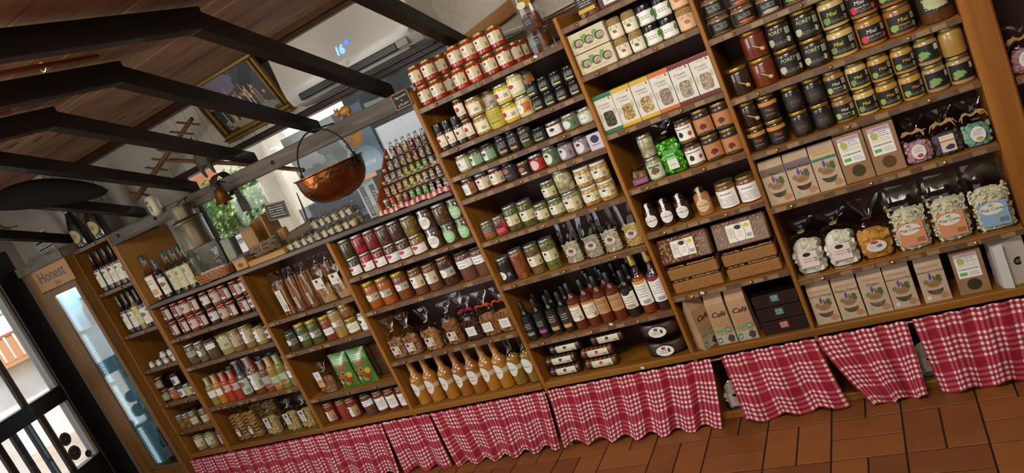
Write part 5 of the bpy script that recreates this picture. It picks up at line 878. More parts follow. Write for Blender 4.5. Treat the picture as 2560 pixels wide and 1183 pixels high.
def crisps():
    w,h=.135,.22; f=lambda s:MB().grid(lambda u,v:((u-.5)*w*(1-.05*math.sin(pi*v)),s*(.004+.03*math.sin(pi*u)**.6*math.sin(pi*v)**.6)+.0015*math.sin(40*u)*(1 if v in(0,1) else 0),v*h),14,14)
    q=printed('#4f7a30',[('n',.5,.8,.6,.2,'#7d9a58'),('l',.2,.8,.72,.88,3,'#dfe8c8'),('e',.6,.63,.2,.06,'#b0302a'),('n',.5,.3,.52,.34,'#3e6a24'),('e',.25,.42,.13,.075,'#c9843a'),('e',.25,.42,.08,.045,'#5a2a14'),('e',.55,.45,.13,.075,'#c9843a'),('e',.55,.45,.08,.045,'#8a2018'),('e',.8,.38,.12,.08,'#d2a03a'),('e',.4,.28,.14,.08,'#c9843a'),('e',.4,.28,.09,.05,'#6a2a14'),('e',.7,.24,.12,.07,'#a82a20'),('e',.5,.14,.14,.06,'#7fa848'),('e',.18,.2,.1,.06,'#c8b89a')],.3,.4)
    b=f(-1); return [('printed_film',b.mesh('printed_film',q,1.2),None,[]),('rear_film',f(1).mesh('rear_film',mat('rear_green','#6a8a4a',.35,0,.3),1.2),None,[])]
def build(name):
    if name in PROTO: return PROTO[name]
    d=P.get(name)
    if d: p={'jar':b_jar,'roundjar':b_round,'bottle':b_bottle}[d['k']](d)
    else:
        n=name; WHB='#dcd6c8'
        if n.startswith('cookie'):
            c={'a':('#a87850','lump',.011),'b':('#b88a50','slab',.016),'c':('#96623c','lump',.013),'d':('#4a2a1c','lump',.011),'e':('#3a2218','lump',.012),'f':('#a06a3a','disc',.02),'g':('#a5743e','disc',.019)}[n[-1]]
            lab={'f':(WHB,[('l',.15,.85,.2,.8,4,'#7a88a0')]),'g':(WHB,[('l',.15,.85,.2,.8,4,'#7a88a0')]),'d':(WHB,[('l',.15,.85,.2,.8,4,'#7a88a0')]),'e':(WHB,[('l',.15,.85,.2,.8,4,'#7a88a0')])}.get(n[-1],('#d2bfb0',[('r',.55,1,0,1,'#c2ac84'),('e',.25,.72,.16,.2,'#2b2328'),('l',.1,.5,.2,.45,2,'#8a5a5a'),('b',.62,.92,.12,.4,8,'#2a2624')]))
            hb=.15 if n[-1]=='c' else .125
            p=bag(.1,.075,hb,.235,0,c[0],lab,{'d':'#a8184a','f':'#c8501a','g':'#c8501a','e':'#a8184a'}.get(n[-1],'#c8b070'),True,ord(n[-1]),50,70,c[2],c[1],.055,.048,.055,.05 if n[-1] in 'dfg' else None,.62)
        elif n.startswith('candy_'):
            cs={'p':'#b58a8e','v':'#4e4652','g':'#7fae96','c':'#b07a84'}[n[-1]]
            lab={'p':('#d4d2cc',[('l',.2,.8,.45,.85,3,'#8a6a7a'),('n',.55,.22,.3,.18,'#b8303a')],[],'o'),'v':('#c8bca8',[('r',0,1,.7,1,'#d2cbb0'),('r',0,1,.62,.7,'#b5603a'),('n',.6,.25,.4,.2,'#3a2450')],[],'q'),'g':('#d4d2cc',[('l',.2,.8,.45,.85,3,'#5a7a6a'),('n',.55,.2,.32,.18,'#a8903a')],[],'o'),'c':('#d4d2cc',[('l',.2,.8,.45,.85,3,'#6a7aa0'),('n',.55,.25,.32,.15,'#b8303a')],[],'o')}[n[-1]]
            p=bag(.088,.06,.085,.165,0,cs,lab,'#b5935a',True,ord(n[-1]),25,90,.0085,'ball',.045,.055 if n[-1]!='v' else .06,.045,.041,.5)
        elif n=='meringue': p=bag(.12,.085,.15,.225,0,'#f2e2cc',('#d8c8c0',[('e',.45,.82,.22,.13,'#1d1416'),('l',.15,.75,.3,.62,2,'#b06a6a'),('b',.78,.95,.3,.6,6,'#2a2624')]),'#b8a060',True,3,10,55,.02,'lump',.068,.066,.068)
        elif n=='dried': p=bag(.115,.085,.125,.24,0,'#d09432',('#cfc8c0',[('e',.45,.84,.2,.12,'#a02a2a'),('n',.65,.5,.2,.2,'#6a6260'),('l',.15,.5,.3,.6,3,'#8a8a90')],[],'o'),'#5a1418',True,4,10,40,.019,'lump',.07,.045,.055)
        elif n.startswith('popc'):
            o=n[-1]=='o'; bc='#c9825a' if o else '#7f9fb8'
            p=bag(.128,.085,.172,.25,0,'#fff0c4',(bc,[('e',.45,.72,.42,.24,'#d6d2c4'),('e',.45,.86,.1,.05,'#8a9a7a'),('r',.62,.78,.36,.45,'#8fae3a'),('b',.62,.94,.1,.3,9,'#3a342e'),('l',.1,.5,.15,.4,4,bc)],[('Pop Corn','#3a3a40',.0165,-.004,.018),('nature','#3a3a40',.006,.03,.016)]),None,False,6 if o else 8,60,200,.0075,'pop',.086,.09,.068)
        elif n.startswith('flour'):
            c={'a':'#d2c9ae','b':'#c4baa2','c':'#d6bc6a'}[n[-1]]
            p=bag(.085,.055,.11,.2,0,c,('#d0cabc',[('e',.5,.5,.5,.5,'#c4bcae'),('n',.5,.6,.34,.3,'#7a3a2a'),('l',.25,.75,.1,.3,1,'#666')],[],'o'),None,False,ord(n[-1]),90,160,.0045,'lump',.052,.04,.06)
        elif n=='candybag': p=bag(.1,.075,.15,.217,0,'#3f9a1a',('#4f9a3a',[('r',0,1,0,.5,'#d4d8cc'),('l',.1,.9,.72,.82,1,'#d8e8c8'),('b',.05,.95,.4,.62,6,'#d4d8cc'),('l',.2,.8,.15,.3,1,'#7a9a6a')]),'#b0b0aa',True,12,14,80,.014,'lump',.042,.08,.062); p[0][1].materials.clear(); p[0][1].materials.append(mat('green_foil','#4fb020',.22,.6))
        elif n=='nutbag': p=bag(.07,.05,.06,.075,0,'#8a6238',('#8a4a72',[('l',.2,.8,.4,.6,1,'#c8a8c0')]),None,False,13,60,60,.006,'lump',.064,.022,.018)
        elif n=='crackbag': p=bag(.115,.06,.12,.19,0,'#b08650',('#d4ccba',[('e',.4,.75,.14,.16,'#3a1c20'),('l',.2,.8,.2,.5,3,'#888'),('b',.7,.9,.1,.4,6,'#222')]),'#d8d2c2',True,15,30,26,.022,'disc',.07,.06,.12,None,.45)
        elif n=='toastbag': p=bag(.115,.07,.11,.19,0,'#a87642',('#d09064',[('r',0,1,.5,1,'#d8d0c8'),('l',.2,.8,.66,.88,2,'#a04a3a'),('r',0,1,.32,.36,'#5a2a50')]),'#c0c0c0',True,16,30,40,.017,'disc',.05,.1,.1,None,.4,-.02)
        elif n=='crackbrown': p=[('paper_bag',MB().box(-.045,.045,-.03,.03,0,.19,.006).mesh('paper_bag',mat('brown_pack','#6a4a30',.4,0,.3,14,(30,.4,.006)),.3),None,[]),('band',MB().box(-.046,.046,-.031,.031,.07,.1,.004).mesh('band',mat('green_band','#4a5a30',.5)),None,[]),('seal',quad(.05,.02,0,-.0315,.13).mesh('seal',mat('red_seal','#7a2420',.5)),None,[])]
        elif n=='crisps': p=crisps()
        elif n=='nestbag': p=nest(1)
        elif n=='pastabag': p=bag(.115,.085,.13,.2,0,'#d6b974',('#bfbcb0',[('e',.5,.75,.2,.14,'#2a2a2c'),('l',.2,.8,.15,.55,4,'#888')]),'#c9a84a',True,17,70,150,.007,'lump',.045,.075,.09)
        elif n=='grissini': p=sticks(False)
        elif n=='grissini_l': p=sticks(True)
        elif n=='biscroll': p=roll(True,'#5a3420')
        elif n=='bisclight': p=roll(False,'#7a4a2c')
        elif n=='browncake':
            q=MB().lathe([(.08,.001),(.095,.01),(.098,.05),(.09,.062),(.083,.056),(.05,.05),(0,.05)],28,2.6,1,.68)
            p=[('cake',q.mesh('cake',mat('dark_cake','#3a1f14',.5,0,.3,20)),None,[]),('film',film_bag(.2,.145,.07,.09,False,21,.5,22,2.4).mesh('film',FILM,.4),None,[]),
               ('label',disc(.042,.026,.0,-.079,.032,24).mesh('label',printed('#d8d4c8',[('e',.5,.5,.46,.44,'#e0dcd2'),('e',.45,.75,.12,.14,'#a82a24'),('n',.72,.5,.1,.26,'#2a2a2a'),('l',.15,.6,.25,.6,2,'#555')])),None,[])]
        elif n=='cake': p=cake(False)
        elif n=='caketop': p=cake(True)
        elif n=='cafe': p=cafe(1,'#5a7a52')
        elif n=='cafe_t': p=cafe(2,'#5a7a52')
        elif n.startswith('blackbox'):
            c='#2f5a44' if n[-1]=='g' else '#a03a44'
            p=[('box_base',MB().box(-.09,.09,-.075,.075,0,.04,.002).mesh('box_base',mat('chocolate_box','#1c0e0c',.3,0,.4)),None,[]),('box_lid',MB().box(-.0915,.0915,-.0765,.0765,.024,.059,.002).mesh('box_lid',mat('chocolate_lid','#190c0b',.3,0,.4)),None,[]),('label',quad(.034,.03,0,-.0772,.037).mesh('label',printed(c,[('l',.1,.9,.1,.9,5,'#cfd8d0')])),None,[])]
        elif n=='winbox':
            w,h,dp=.157,.092,.07; p=[('carton',MB().box(-w/2,w/2,-dp/2,dp/2,0,h,.0015).mesh('carton',mat('cream_carton','#c4b896',.7)),None,[]),
              ('front_print',quad(w*.98,h*.96,0,-dp/2-.0008,h/2).mesh('front_print',printed('#c8bd9c',[('n',.12,.5,.1,.3,'#7a9a54'),('n',.4,.6,.12,.34,'#6f944a'),('n',.72,.62,.12,.3,'#6f944a'),('l',.3,.8,.1,.2,1,'#998a6a'),('l',.04,.12,.03,.1,1,'#333'),('l',.3,.75,.86,.95,1,'#a89a78')])),None,[])]
            for k in (-1,0,1):
                x=k*.046+.004; z=h*.47+k*.0
                p.append(('window_ring',disc(.0195,.0195,x,-dp/2-.0014,z,22).mesh('window_ring',mat('window_dark','#171310',.4)),None,[('jar_face',disc(.016,.016,x+.002,-dp/2-.0022,z-.001,20).mesh('jar_face',printed('#a89a88',[('l',.2,.8,.3,.75,3,'#6a5e52'),('e',.5,.15,.3,.12,'#8a4a3a')])))]))
        elif n=='saltbox': p=[('carton',MB().box(-.032,.032,-.032,.032,0,.072,.0012).mesh('carton',mat('pale_carton','#b9aebd',.5)),None,[]),('front_print',quad(.062,.07,0,-.0328,.036).mesh('front_print',printed('#c4bac8',[('e',.5,.66,.3,.24,'#2a2638'),('l',.2,.8,.2,.4,1,'#6a5a8a')])),None,[])]
        elif n=='spicebag':
            p=bag(.09,.055,.1,.17,0,'#7a4a20',('#1a1816',[('l',.15,.85,.3,.9,5,'#b9b4a8'),('s',.0,.2,'#c8a01e')]),None,False,31,50,70,.008,'lump',.07,.075,.055)
        elif n=='sackbox': p=[('carton',MB().box(-.06,.06,-.04,.04,0,.13,.002).mesh('carton',mat('maroon_carton','#4a1a16',.5)),None,[]),('label',quad(.08,.04,0,-.041,.03).mesh('label',printed('#d8d4c8',[('l',.1,.9,.2,.8,3,'#777')])),None,[])]
        elif n=='giftbag':
            q=MB(); 
            for k in range(2): q.lathe([(.032,.01+k*.085),(.036,.016+k*.085),(.036,.07+k*.085),(.03,.078+k*.085),(0,.08+k*.085)],16)
            lb=MB()
            for k in range(2): lb.add([(-.03+.02*0,-.037,.022+k*.085),(.012,-.0375,.022+k*.085),(.012,-.0375,.066+k*.085),(-.03,-.037,.066+k*.085)],[(0,1,2,3)],[(0,0),(1,0),(1,1),(0,1)])
            st=MB(); qq=random.Random(2)
            for k in range(46): a=qq.uniform(-1,1); st.tube([(a*.012,qq.uniform(-.01,.01),.19),(a*.04,qq.uniform(-.02,.02),.27+qq.random()*.04),(a*.055+qq.uniform(-.01,.01),qq.uniform(-.02,.02),.29+qq.random()*.05)],.0018,4)
            p=[('jars',q.mesh('jars',content('#6a3a1c','chunk')),None,[]),('jar_label',lb.mesh('jar_label',printed('#17130f',[('l',.15,.85,.3,.8,3,'#a8a49a')])),None,[]),('straw_shred',st.mesh('straw_shred',mat('yellow_straw','#c09a2a',.8)),None,[]),
               ('film',film_bag(.1,.09,.28,.33,False,33,.5).mesh('film',FILM,.4),None,[]),('tag',disc(.02,.014,-.004,-.047,.2,18).mesh('tag',mat('paper_tag','#cfc8ae',.7)),None,[])]
        elif n.startswith('crozet'): p=crozet(*{'g':('#1f6a44','#5a5434'),'y':('#c8a41a','#c9a85a'),'o':('#c8622a','#94704a'),'r':('#6a2420','#a88a62')}[n[-1]])
        elif n.startswith('pouch'):
            t={'til':('Tilleul','#6a5a48',(),'#5a5030'),'vig':('Vigne Rouge','#6a5a60',(),'#4a2a20'),'rom':('Romarin Officinal','',[('s',.78,.86,'#3f8a8a'),('s',.87,1.02,'#c8a868')],'#3c4428'),'sar':('Sarriette de Montagne','',(),'#57482e'),'thy':('Thym Citron','',(),'#5a5436'),'ori':('Origan','',(),'#5c5638'),'gri':('Herbes pour grillades','',(),'#4e4630')}[n[-3:]]
            p=pouch(t[0],None,None if n[-3:]=='rom' else ('#c8cfc0' if n[-3:]=='gri' else '#7fae78'),'half',t[3],extra=([('r',0,1,.78,1,t[1])] if t[1] else [])+list(t[2]))
        elif n.startswith('kraft'): p=kraft_lab({'a':'#3a3418','b':'#5a3c14','c':'#2a3018'}[n[-1]],.174 if n[-1]=='c' else .186)
        elif n=='whitebox':
            b=MB().add([(-.05,-.03,0),(.045,-.045,0),(.05,.03,0),(-.045,.035,0),(-.05,-.03,.165),(.045,-.045,.185),(.05,.03,.19),(-.045,.035,.18)],[(3,2,1,0),(0,1,5,4),(1,2,6,5),(2,3,7,6),(3,0,4,7),(4,5,6,7)])
            p=[('carton',b.mesh('carton',mat('white_carton','#bdb5ac',.6),.2),None,[]),('fold',MB().add([(-.05,-.031,0),(-.026,-.055,0),(-.028,-.054,.178),(-.05,-.031,.165)],[(0,1,2,3)]).mesh('fold',mat('white_carton','#bdb5ac',.6)),None,[]),('round_logo',disc(.016,.016,.015,-.0415,.09,20).mesh('round_logo',printed('#1a1614',[('l',.2,.8,.3,.7,2,'#cfc8ba')])),None,[])]
        else: raise KeyError(n)
    PROTO[name]=p; return p
def place(name,parts_of,label,cat,loc,rz,group):
    t=thing(name,label,cat,loc,(0,0,rz),group)
    for nm,me,lb,subs in parts_of:
        o=obj(nm,me,t)
        if lb: o['label']=lb
        for sn,sm in subs: obj(sn,sm,o)
    return t
SHELFNAME={'A1':'red sauce shelf','A2':'mustard shelf','A3':'tapenade shelf','A4':'shelf above the pickles','A5':'pickle shelf','A6':'flour bag shelf','A7':'dark bottle shelf','A8':'wrapped biscuit shelf','B1':'very top of middle bay','B2':'burlap lid shelf','B3':'pasta carton shelf','B4':'green candy shelf','B5':'caramel shelf','B6':'nut cake shelf','B8':'coffee shelf','C1':'topmost right shelf','C2':'large honey shelf','C3':'small honey shelf','C4':'upper pouch shelf','C5':'popcorn shelf','C8':'bottom pouch shelf','D1':'pink logo fruit shelf','D2':'orange soup shelf','D3':'cookie bag shelf','D8':'juice shelf','E1':'breadstick shelf','E2':'green bean shelf','E3':'crisp bag shelf','E8':'tomato jar shelf','F1':'copper lid jam shelf','F2':'green soup jar shelf','F3':'soup bottle shelf','F8':'pasta bag shelf','G1':'upper syrup shelf','G2':'lower syrup shelf','G3':'miniature jar shelf','G4':'dark jam shelf','G5':'yellow fruit shelf','G8':'shelf below yellow fruit','H':'window counter','C7':'shelf right of post'}
ODESC={'giftbag':('tall clear gift bag with yellow straw','bag'),'saltbox':('small pale mauve carton','box'),'flour_a':('clear bag of pale flour with oval label','bag'),'flour_b':('clear bag of grey flour with oval label','bag'),'flour_c':('clear bag of yellow cornmeal','bag'),'biscroll':('roll of dark biscuits with blue logo label','biscuits'),'bisclight':('roll of brown biscuits with red logo label','biscuits'),'browncake':('dark oval cake in clear film','cake'),'spicebag':('clear bag with black and yellow label','bag'),'sackbox':('dark maroon carton with white label','box'),'winbox':('cream carton with three round windows','box'),'crozet_g':('white pasta carton with green band','box'),'crozet_y':('white pasta carton with yellow band','box'),'crozet_o':('white pasta carton with orange band','box'),'crozet_r':('white pasta carton with maroon band','box'),'nutbag':('small purple and clear bag of nuts','bag'),'candybag':('clear bag of shiny green sweets','bag'),'cake':('brown loaf cake slab','cake'),'caketop':('nut topped loaf cake with cream label','cake'),'cafe':('kraft coffee bag','coffee bag'),'cafe_t':('kraft coffee bag turned sideways','coffee bag'),'blackbox_g':('dark chocolate box with green label','box'),'blackbox_r':('dark chocolate box with red label','box'),'pouch_til':('kraft herb pouch with dark top, leftmost','herb pouch'),'pouch_vig':('kraft herb pouch with mauve top','herb pouch'),'pouch_rom':('kraft herb pouch with teal stripe','herb pouch'),'pouch_sar':('small kraft herb pouch with long title','herb pouch'),'pouch_thy':('kraft thyme pouch with green badge','herb pouch'),'pouch_ori':('kraft oregano pouch with green badge','herb pouch'),'pouch_gri':('kraft grill herb pouch with pale badge','herb pouch'),'kraft_a':('brown tea bag with white label, olive herbs','tea bag'),'kraft_b':('brown tea bag with white label, orange petals','tea bag'),'kraft_c':('brown tea bag with white label','tea bag'),'candy_p':('clear bag of pink sweets with raffia','bag'),'candy_v':('clear bag of dark violet sweets','bag'),'candy_g':('clear bag of green sweets with raffia','bag'),'candy_c':('clear bag of pink sweets with raffia bow','bag'),'meringue':('clear bag of white meringues','bag'),'dried':('clear bag of orange dried fruit','bag'),'popc_o':('popcorn bag with orange label','popcorn bag'),'popc_b':('popcorn bag with blue label','popcorn bag'),'whitebox':('white folded carton with black round logo','box'),
'cookie_a':('clear bag of crumbly brown biscuits','biscuit bag'),'cookie_b':('clear bag of golden biscuit slabs','biscuit bag'),'cookie_c':('taller clear bag of brown biscuits','biscuit bag'),'cookie_d':('clear biscuit bag with pink ribbon','biscuit bag'),'cookie_e':('dark biscuit bag standing behind','biscuit bag'),'cookie_f':('round biscuit bag with orange ribbon, left','biscuit bag'),'cookie_g':('round biscuit bag with orange ribbon, right','biscuit bag'),'grissini_l':('breadstick pack with large pale label','breadsticks'),'grissini':('breadstick pack','breadsticks'),'crackbag':('clear bag of round crackers','bag'),'toastbag':('clear bag of round toasts, orange label','bag'),'crisps':('shiny green printed snack bag','snack bag'),'crackbrown':('brown paper snack pack standing behind','snack bag'),'nestbag':('clear bag of pasta nests','pasta bag'),'pastabag':('clear bag of short pasta','pasta bag')}
KINDNAME=lambda p:'jar' if P.get(p,{}).get('k') in ('jar','roundjar') else 'bottle'
ENT=[]
for s,line in ITEMS.items():
    for e in line.split():
        p,row,dep,x,y,z=e.split(','); ENT.append([s,p,int(row),int(dep),float(x),float(y),float(z)])
USED={}
CLR={k:v for k,v in (('A1',.6),('B1',.6),('C1',.6),('H',.41),('C7',.36))}
for k in ZT:
    if k in CLR or k=='C7': continue
    c,n=k[0],k[1]; zs=sorted(v for q,v in ZB.items() if q[0]==c and v>ZT[k]+.01); top=zs[0] if zs else (1.552 if c=='G' else 1.0535); CLR[k]=top-ZT[k]-.004
def ptop(p): return max(v.co.z for _,me,_,_ in build(p) for v in me.vertices)
SCZ={}
for e in ENT:
    t=(.13 if e[1]=='caketop' else ptop(e[1]))+e[6]; SCZ[e[0]]=max(SCZ.get(e[0],0),t)
SCZ={k:min(1,CLR[k]/v) for k,v in SCZ.items()}
print({k:round(v,2) for k,v in SCZ.items() if v<1})
def words(n,i): return ['leftmost','second from left','third from left','fourth from left','fifth from left','sixth from left','seventh from left','eighth from left','ninth from left'][i]
for s,p,row,dep,x,y,z in ENT:
    d=P.get(p); desc,cat=(d['d'],d.get('cat',KINDNAME(p))) if d else ODESC[p]
    same=[q for q in ENT if q[0]==s and (P.get(q[1],{}).get('d') or ODESC.get(q[1],('',))[0])==desc]
    rowm=sorted([q for q in same if q[2]==row and q[3]==dep],key=lambda q:q[4])
    i=[k for k,q in enumerate(rowm) if q[4]==x and q[1]==p][0]
    bits=[desc]
    w=words(len(rowm),i) if len(rowm)>1 else ''
    if len(same)>len(rowm):
        rows={q[2] for q in same}
        if len(rows)>1: w=(('upper' if row==max(rows) else 'lower') if len(rows)==2 else ('top' if row==max(rows) else 'bottom' if row==0 else 'middle'))+(' '+w if w else ' one')
        if dep: w+=' '+['','behind','far behind','at back'][dep]
    if w: bits.append(w)
    bits.append(SHELFNAME[s]); lb=', '.join(bits)
    if lb in USED: print('DUP',lb)
    if len(lb.split())>16: print('LONG',len(lb.split()),lb)
    USED[lb]=1
    if s=='C7': zt=.759
    else: zt=ZT[s]
    rz=rnd.uniform(-.12,.22) if (d and d['k']!='roundjar') else (rnd.uniform(.0,.1) if d else 0); z*=SCZ[s]
    if p in('honeybig',): rz=.0
    if p=='cafe_t': rz=.9; 
    if p=='whitebox': rz=.35
    nm={'jar':'food_jar','spice grinder':'spice_grinder','bottle':'glass_bottle','bag':'gift_bag' if p=='giftbag' else 'clear_bag','box':'carton_box'}.get(cat,cat.replace(' ','_'))
    if 'honey jar' in desc: nm='honey_jar'
    if 'jam jar' in desc: nm='jam_jar'
    tt=place(nm,build(p),lb,cat,(x,y,zt+z+.0006),rz,'goods on the '+SHELFNAME[s])
    tt.scale=(1,1,SCZ[s])
    if p=='caketop': tt.scale=(1,1,1); a=math.radians(74); tt.rotation_euler=(a,0,0); tt.location=(x,.075,zt+z+.0045+.056*math.sin(a))
# ------------------------------------------------------------------ the wooden fridge
FW=wood('fridge_veneer','#6a4420','#835a2a','z',6,.5,'#8f6630',.02)
f=thing('drinks_fridge','tall wood fronted drinks fridge with glass door and lit shelves','fridge')
q=MB(); q.box(-4.13,-4.03,-.05,.095,FL,1.57,.004); q.box(-3.655,-3.628,-.05,.095,FL,1.57,.003); q.box(-4.03,-3.655,-.04,.095,1.41,1.57); q.box(-4.03,-3.655,-.04,.095,FL,0); q.box(-4.03,-3.655,.08,.095,0,1.41)
obj('body',q,f,m=FW)
sg=obj('sign_panel',MB().box(-4.028,-3.612,-.058,-.05,1.418,1.568,.002),f,m=wood('sign_wood','#8a5a28','#a9722f','x',6,.4,'#b07a38'))
INK=mat('sign_ink','#1a100a',.5)
obj('lettering',text_flat('Honest',.105,0,-3.825,1.505,-.0585,.012),sg,m=INK); obj('lettering',text_flat('bio',.05,0,-3.80,1.446,-.0585),sg,m=INK)
dq=MB(); dq.box(-4.03,-3.93,-.06,-.045,.0,1.412,.003); dq.box(-3.662,-3.626,-.06,-.045,0,1.412,.003); dq.box(-3.93,-3.662,-.06,-.045,1.37,1.412,.003); dq.box(-3.93,-3.662,-.06,-.045,0,.016,.003)
dd=obj('door',dq,f,m=FW); obj('glass_pane',MB().box(-3.93,-3.662,-.054,-.050,.016,1.37),dd,m=clear('fridge_glass',(.9,.95,.96),.4,.02,.05))
obj('base_panel',MB().box(-4.03,-3.626,-.058,-.045,FL,-.004,.003),f,m=FW)
inn=MB(); inn.box(-3.94,-3.66,.07,.078,.0,1.4); inn.box(-3.945,-3.94,-.04,.078,0,1.4); obj('liner',inn,f,m=mat('liner','#a9cad6',.35))
led=emat('led_strip','#d2ecf4',1.7)
fl_=D.lights.new('fridge_light','AREA'); fl_.energy=2.2; fl_.color=(.8,.93,1); fl_.shape='RECTANGLE'; fl_.size=.24; fl_.size_y=.08; fo_=D.objects.new('fridge_light',fl_); COL.objects.link(fo_); fo_.location=(-3.79,.01,1.395); fo_.parent=f
for x in (-3.925,-3.90):
    ls=MB(); z=.03
    while z<1.36: ls.box(x-.006,x+.006,-.03,-.026,z,z+.011); z+=.0165
    obj('led_strip',ls,f,m=led)
WS=mat('wire_shelf','#cfdde2',.3,.3)
for z in (.32,.66,1.06):
    w=MB(); w.box(-3.94,-3.66,-.035,-.03,z,z+.03,.002); 
    for k in range(9): w.box(-3.935+k*.033,-3.93+k*.033,-.03,.07,z,z+.004)
    obj('wire_shelf',w,f,m=WS)
def simple_bottle(nm,lb,x,y,z,r,h,c,cap,grp,glass=None,sc=.6):
    t=thing(nm,lb,'bottle',(x,y,z),group=grp)
    obj('glass_body',MB().lathe([(r*.9,0),(r,.004),(r,h*sc),(r*.42,h*.8),(r*.4,h*.94)],14),t,m=glass or content(c)); obj('cap',MB().lathe([(r*.46,h*.93),(r*.46,h),(0,h)],12),t,m=cap)
    obj('label',decal_cyl(r+.0006,h*.15,h*.45,1.1,8),t,m=printed('#b9c4c6',[('l',.1,.9,.2,.8,3)])); return t
simple_bottle('juice_bottle','orange drink bottle on the top fridge shelf',-3.765,.0,1.092,.032,.2,'#c8701a',LID['dark'],'fridge drinks'); simple_bottle('juice_bottle','dark drink bottle on the top fridge shelf',-3.70,.025,1.092,.03,.19,'#3a1c14',LID['dark'],'fridge drinks')
simple_bottle('water_bottle','large clear water bottle on the second fridge shelf',-3.715,.0,.692,.04,.27,'#9fb8b4',LID['white'],'fridge drinks',clear('aqua',(.75,.86,.84),.3,.05,.06)); simple_bottle('water_bottle','small clear bottle on the third fridge shelf',-3.765,.0,.352,.035,.22,'#8a7a5a',LID['white'],'fridge drinks',clear('aqua',(.75,.86,.84),.3,.05,.06))
simple_bottle('juice_bottle','brown drink bottle on the third fridge shelf',-3.695,.02,.352,.03,.19,'#7a4a2a',LID['white'],'fridge drinks'); simple_bottle('wine_bottle','dark green bottle on the fridge floor, left',-3.775,.0,.02,.034,.26,'#101a12',mat('foil_gold','#b9b07a',.4,.4),'fridge drinks'); simple_bottle('wine_bottle','dark green bottle on the fridge floor, right',-3.70,.03,.02,.034,.26,'#101a12',mat('foil_gold','#b9b07a',.4,.4),'fridge drinks')
t=thing('rustic_board','rough grey wooden block lying on top of the fridge','board',(0,0,0)); m=MB().grid(lambda u,v:(-4.2+.57*u,-.045+.004*math.sin(17*u),1.572+.062*v+.006*math.sin(9*u+3)*v),16,4).grid(lambda u,v:(-4.2+.57*u,-.045+.14*v,1.634+.006*math.sin(9*u+3)),16,2); m.box(-4.2,-3.63,-.04,.09,1.5715,1.63)
obj('timber',m,t,m=wood('rough_timber','#3e3830','#7a7064','x',9,.85,'#948a7a',0,.25,.8))
t=thing('notice','white printed notice on the wall above the fridge','notice',(-3.985,.0965,1.70),(0,-.02,0)); obj('sheet',quad(.19,.2,0,0,0),t,m=printed('#c6c2b8',[('r',.05,.95,.86,.92,'#2a2a2a'),('r',.25,.75,.74,.8,'#b8a84a'),('r',.05,.95,.62,.68,'#2a2a2a'),('r',.3,.7,.5,.56,'#b8a84a'),('r',.05,.95,.4,.44,'#2a2a2a'),('r',.05,.48,.2,.38,'#d2d0cc'),('r',.52,.95,.2,.38,'#d2d0cc'),('r',.05,.95,.03,.17,'#3a2a4a'),('r',.05,.35,.03,.17,'#8a2a4a'),('l',.1,.9,.22,.36,3)]))
# two wine bottles on top of the narrow unit
def wine(lb,x,y,tilt):
    t=thing('wine_bottle',lb,'bottle',(x,y,1.5785),(0,tilt,.1),group='wine bottles on the narrow unit'); r,h=.05,.335
    obj('glass_body',MB().lathe([(r*.9,0),(r,.006),(r,h*.4),(r*.85,h*.5),(r*.4,h*.68),(r*.3,h*.8),(r*.3,h*.9)],20),t,m=content('#0b0d0a'))
    obj('foil',MB().lathe([(r*.34,h*.8),(r*.33,h*.93),(r*.42,h*.94),(r*.42,h),(0,h)],14),t,m=mat('pink_foil','#7a4a3c',.4,.3))
    obj('label',decal_cyl(r+.0008,h*.1,h*.36,.85,10),t,m=printed('#0b0d0a',[('e',.5,.5,.48,.5,'#b5a76a'),('n',.5,.5,.3,.25,'#8a7c4a')])); obj('neck_label',decal_cyl(r*.36+.001,h*.68,h*.735,.8,6),t,m=mat('neck_label','#c2b890',.6))
wine('dark wine bottle with cream label, left of pair above syrups',-3.545,.075,0); wine('dark wine bottle with cream label, right of pair above syrups',-3.335,.075,0)
# ------------------------------------------------------------------ air conditioner, picture, poster
a=thing('air_conditioner','white wall air conditioner with blue number display under the ceiling','air conditioner')
b=MB(); pr=[(.395,2.05),(.21,2.055),(.185,2.04),(.175,1.85),(.18,1.80),(.205,1.755),(.30,1.738),(.395,1.74)]
b.add([(x,y,z) for x in (-1.585,-.70) for y,z in pr],[tuple(range(8)),tuple(range(15,7,-1))]+[(i,8+i,8+(i+1)%8,(i+1)%8) for i in range(8)])
ACW=mat('ac_white','#bcb6aa',.3,0,.2); obj('casing',b,a,m=ACW)
obj('louver_slot',MB().box(-1.50,-.84,.172,.21,1.762,1.798,.004),a,m=mat('ac_slot','#1c1a18',.4)); obj('louver',MB().box(-1.50,-.78,.184,.25,1.742,1.757,.004),a,m=mat('ac_louver','#8f8b84',.35))
obj('louver',MB().box(-.84,-.77,.174,.2,1.764,1.80,.003),a,m=MC[('m','ac_louver',str('#8f8b84'),.35,0,0,0,None)])
dp=emat('display_blue','#4a7cff',6.)
obj('display',text_flat('16',.06,.1,-1.145,1.885,.1725,.02),a,m=dp); obj('display_icon',disc(.011,.011,-1.085,.1725,1.905,14),a,m=emat('display_icon','#2a50ff',4))
obj('emblem',disc(.012,.012,-1.145,.1735,1.822,16),a,m=mat('emblem','#cfcac0',.3)); obj('round_badge',MB().lathe([(.012,0),(.012,.002),(.009,.003)],16,M=Matrix.Translation((-.735,.176,1.815))@Matrix.Rotation(pi/2,4,'X')),a,m=mat('grey_badge','#8a857c',.4))
t=thing('framed_picture','dark crowd painting in a wide gilded frame leaning out from wall','picture',(-2.0,.372,1.765),(.33,0,0)); W_,H_=.56,.40
GILT=mat('gilt','#8a6a24',.35,.6,0,40)
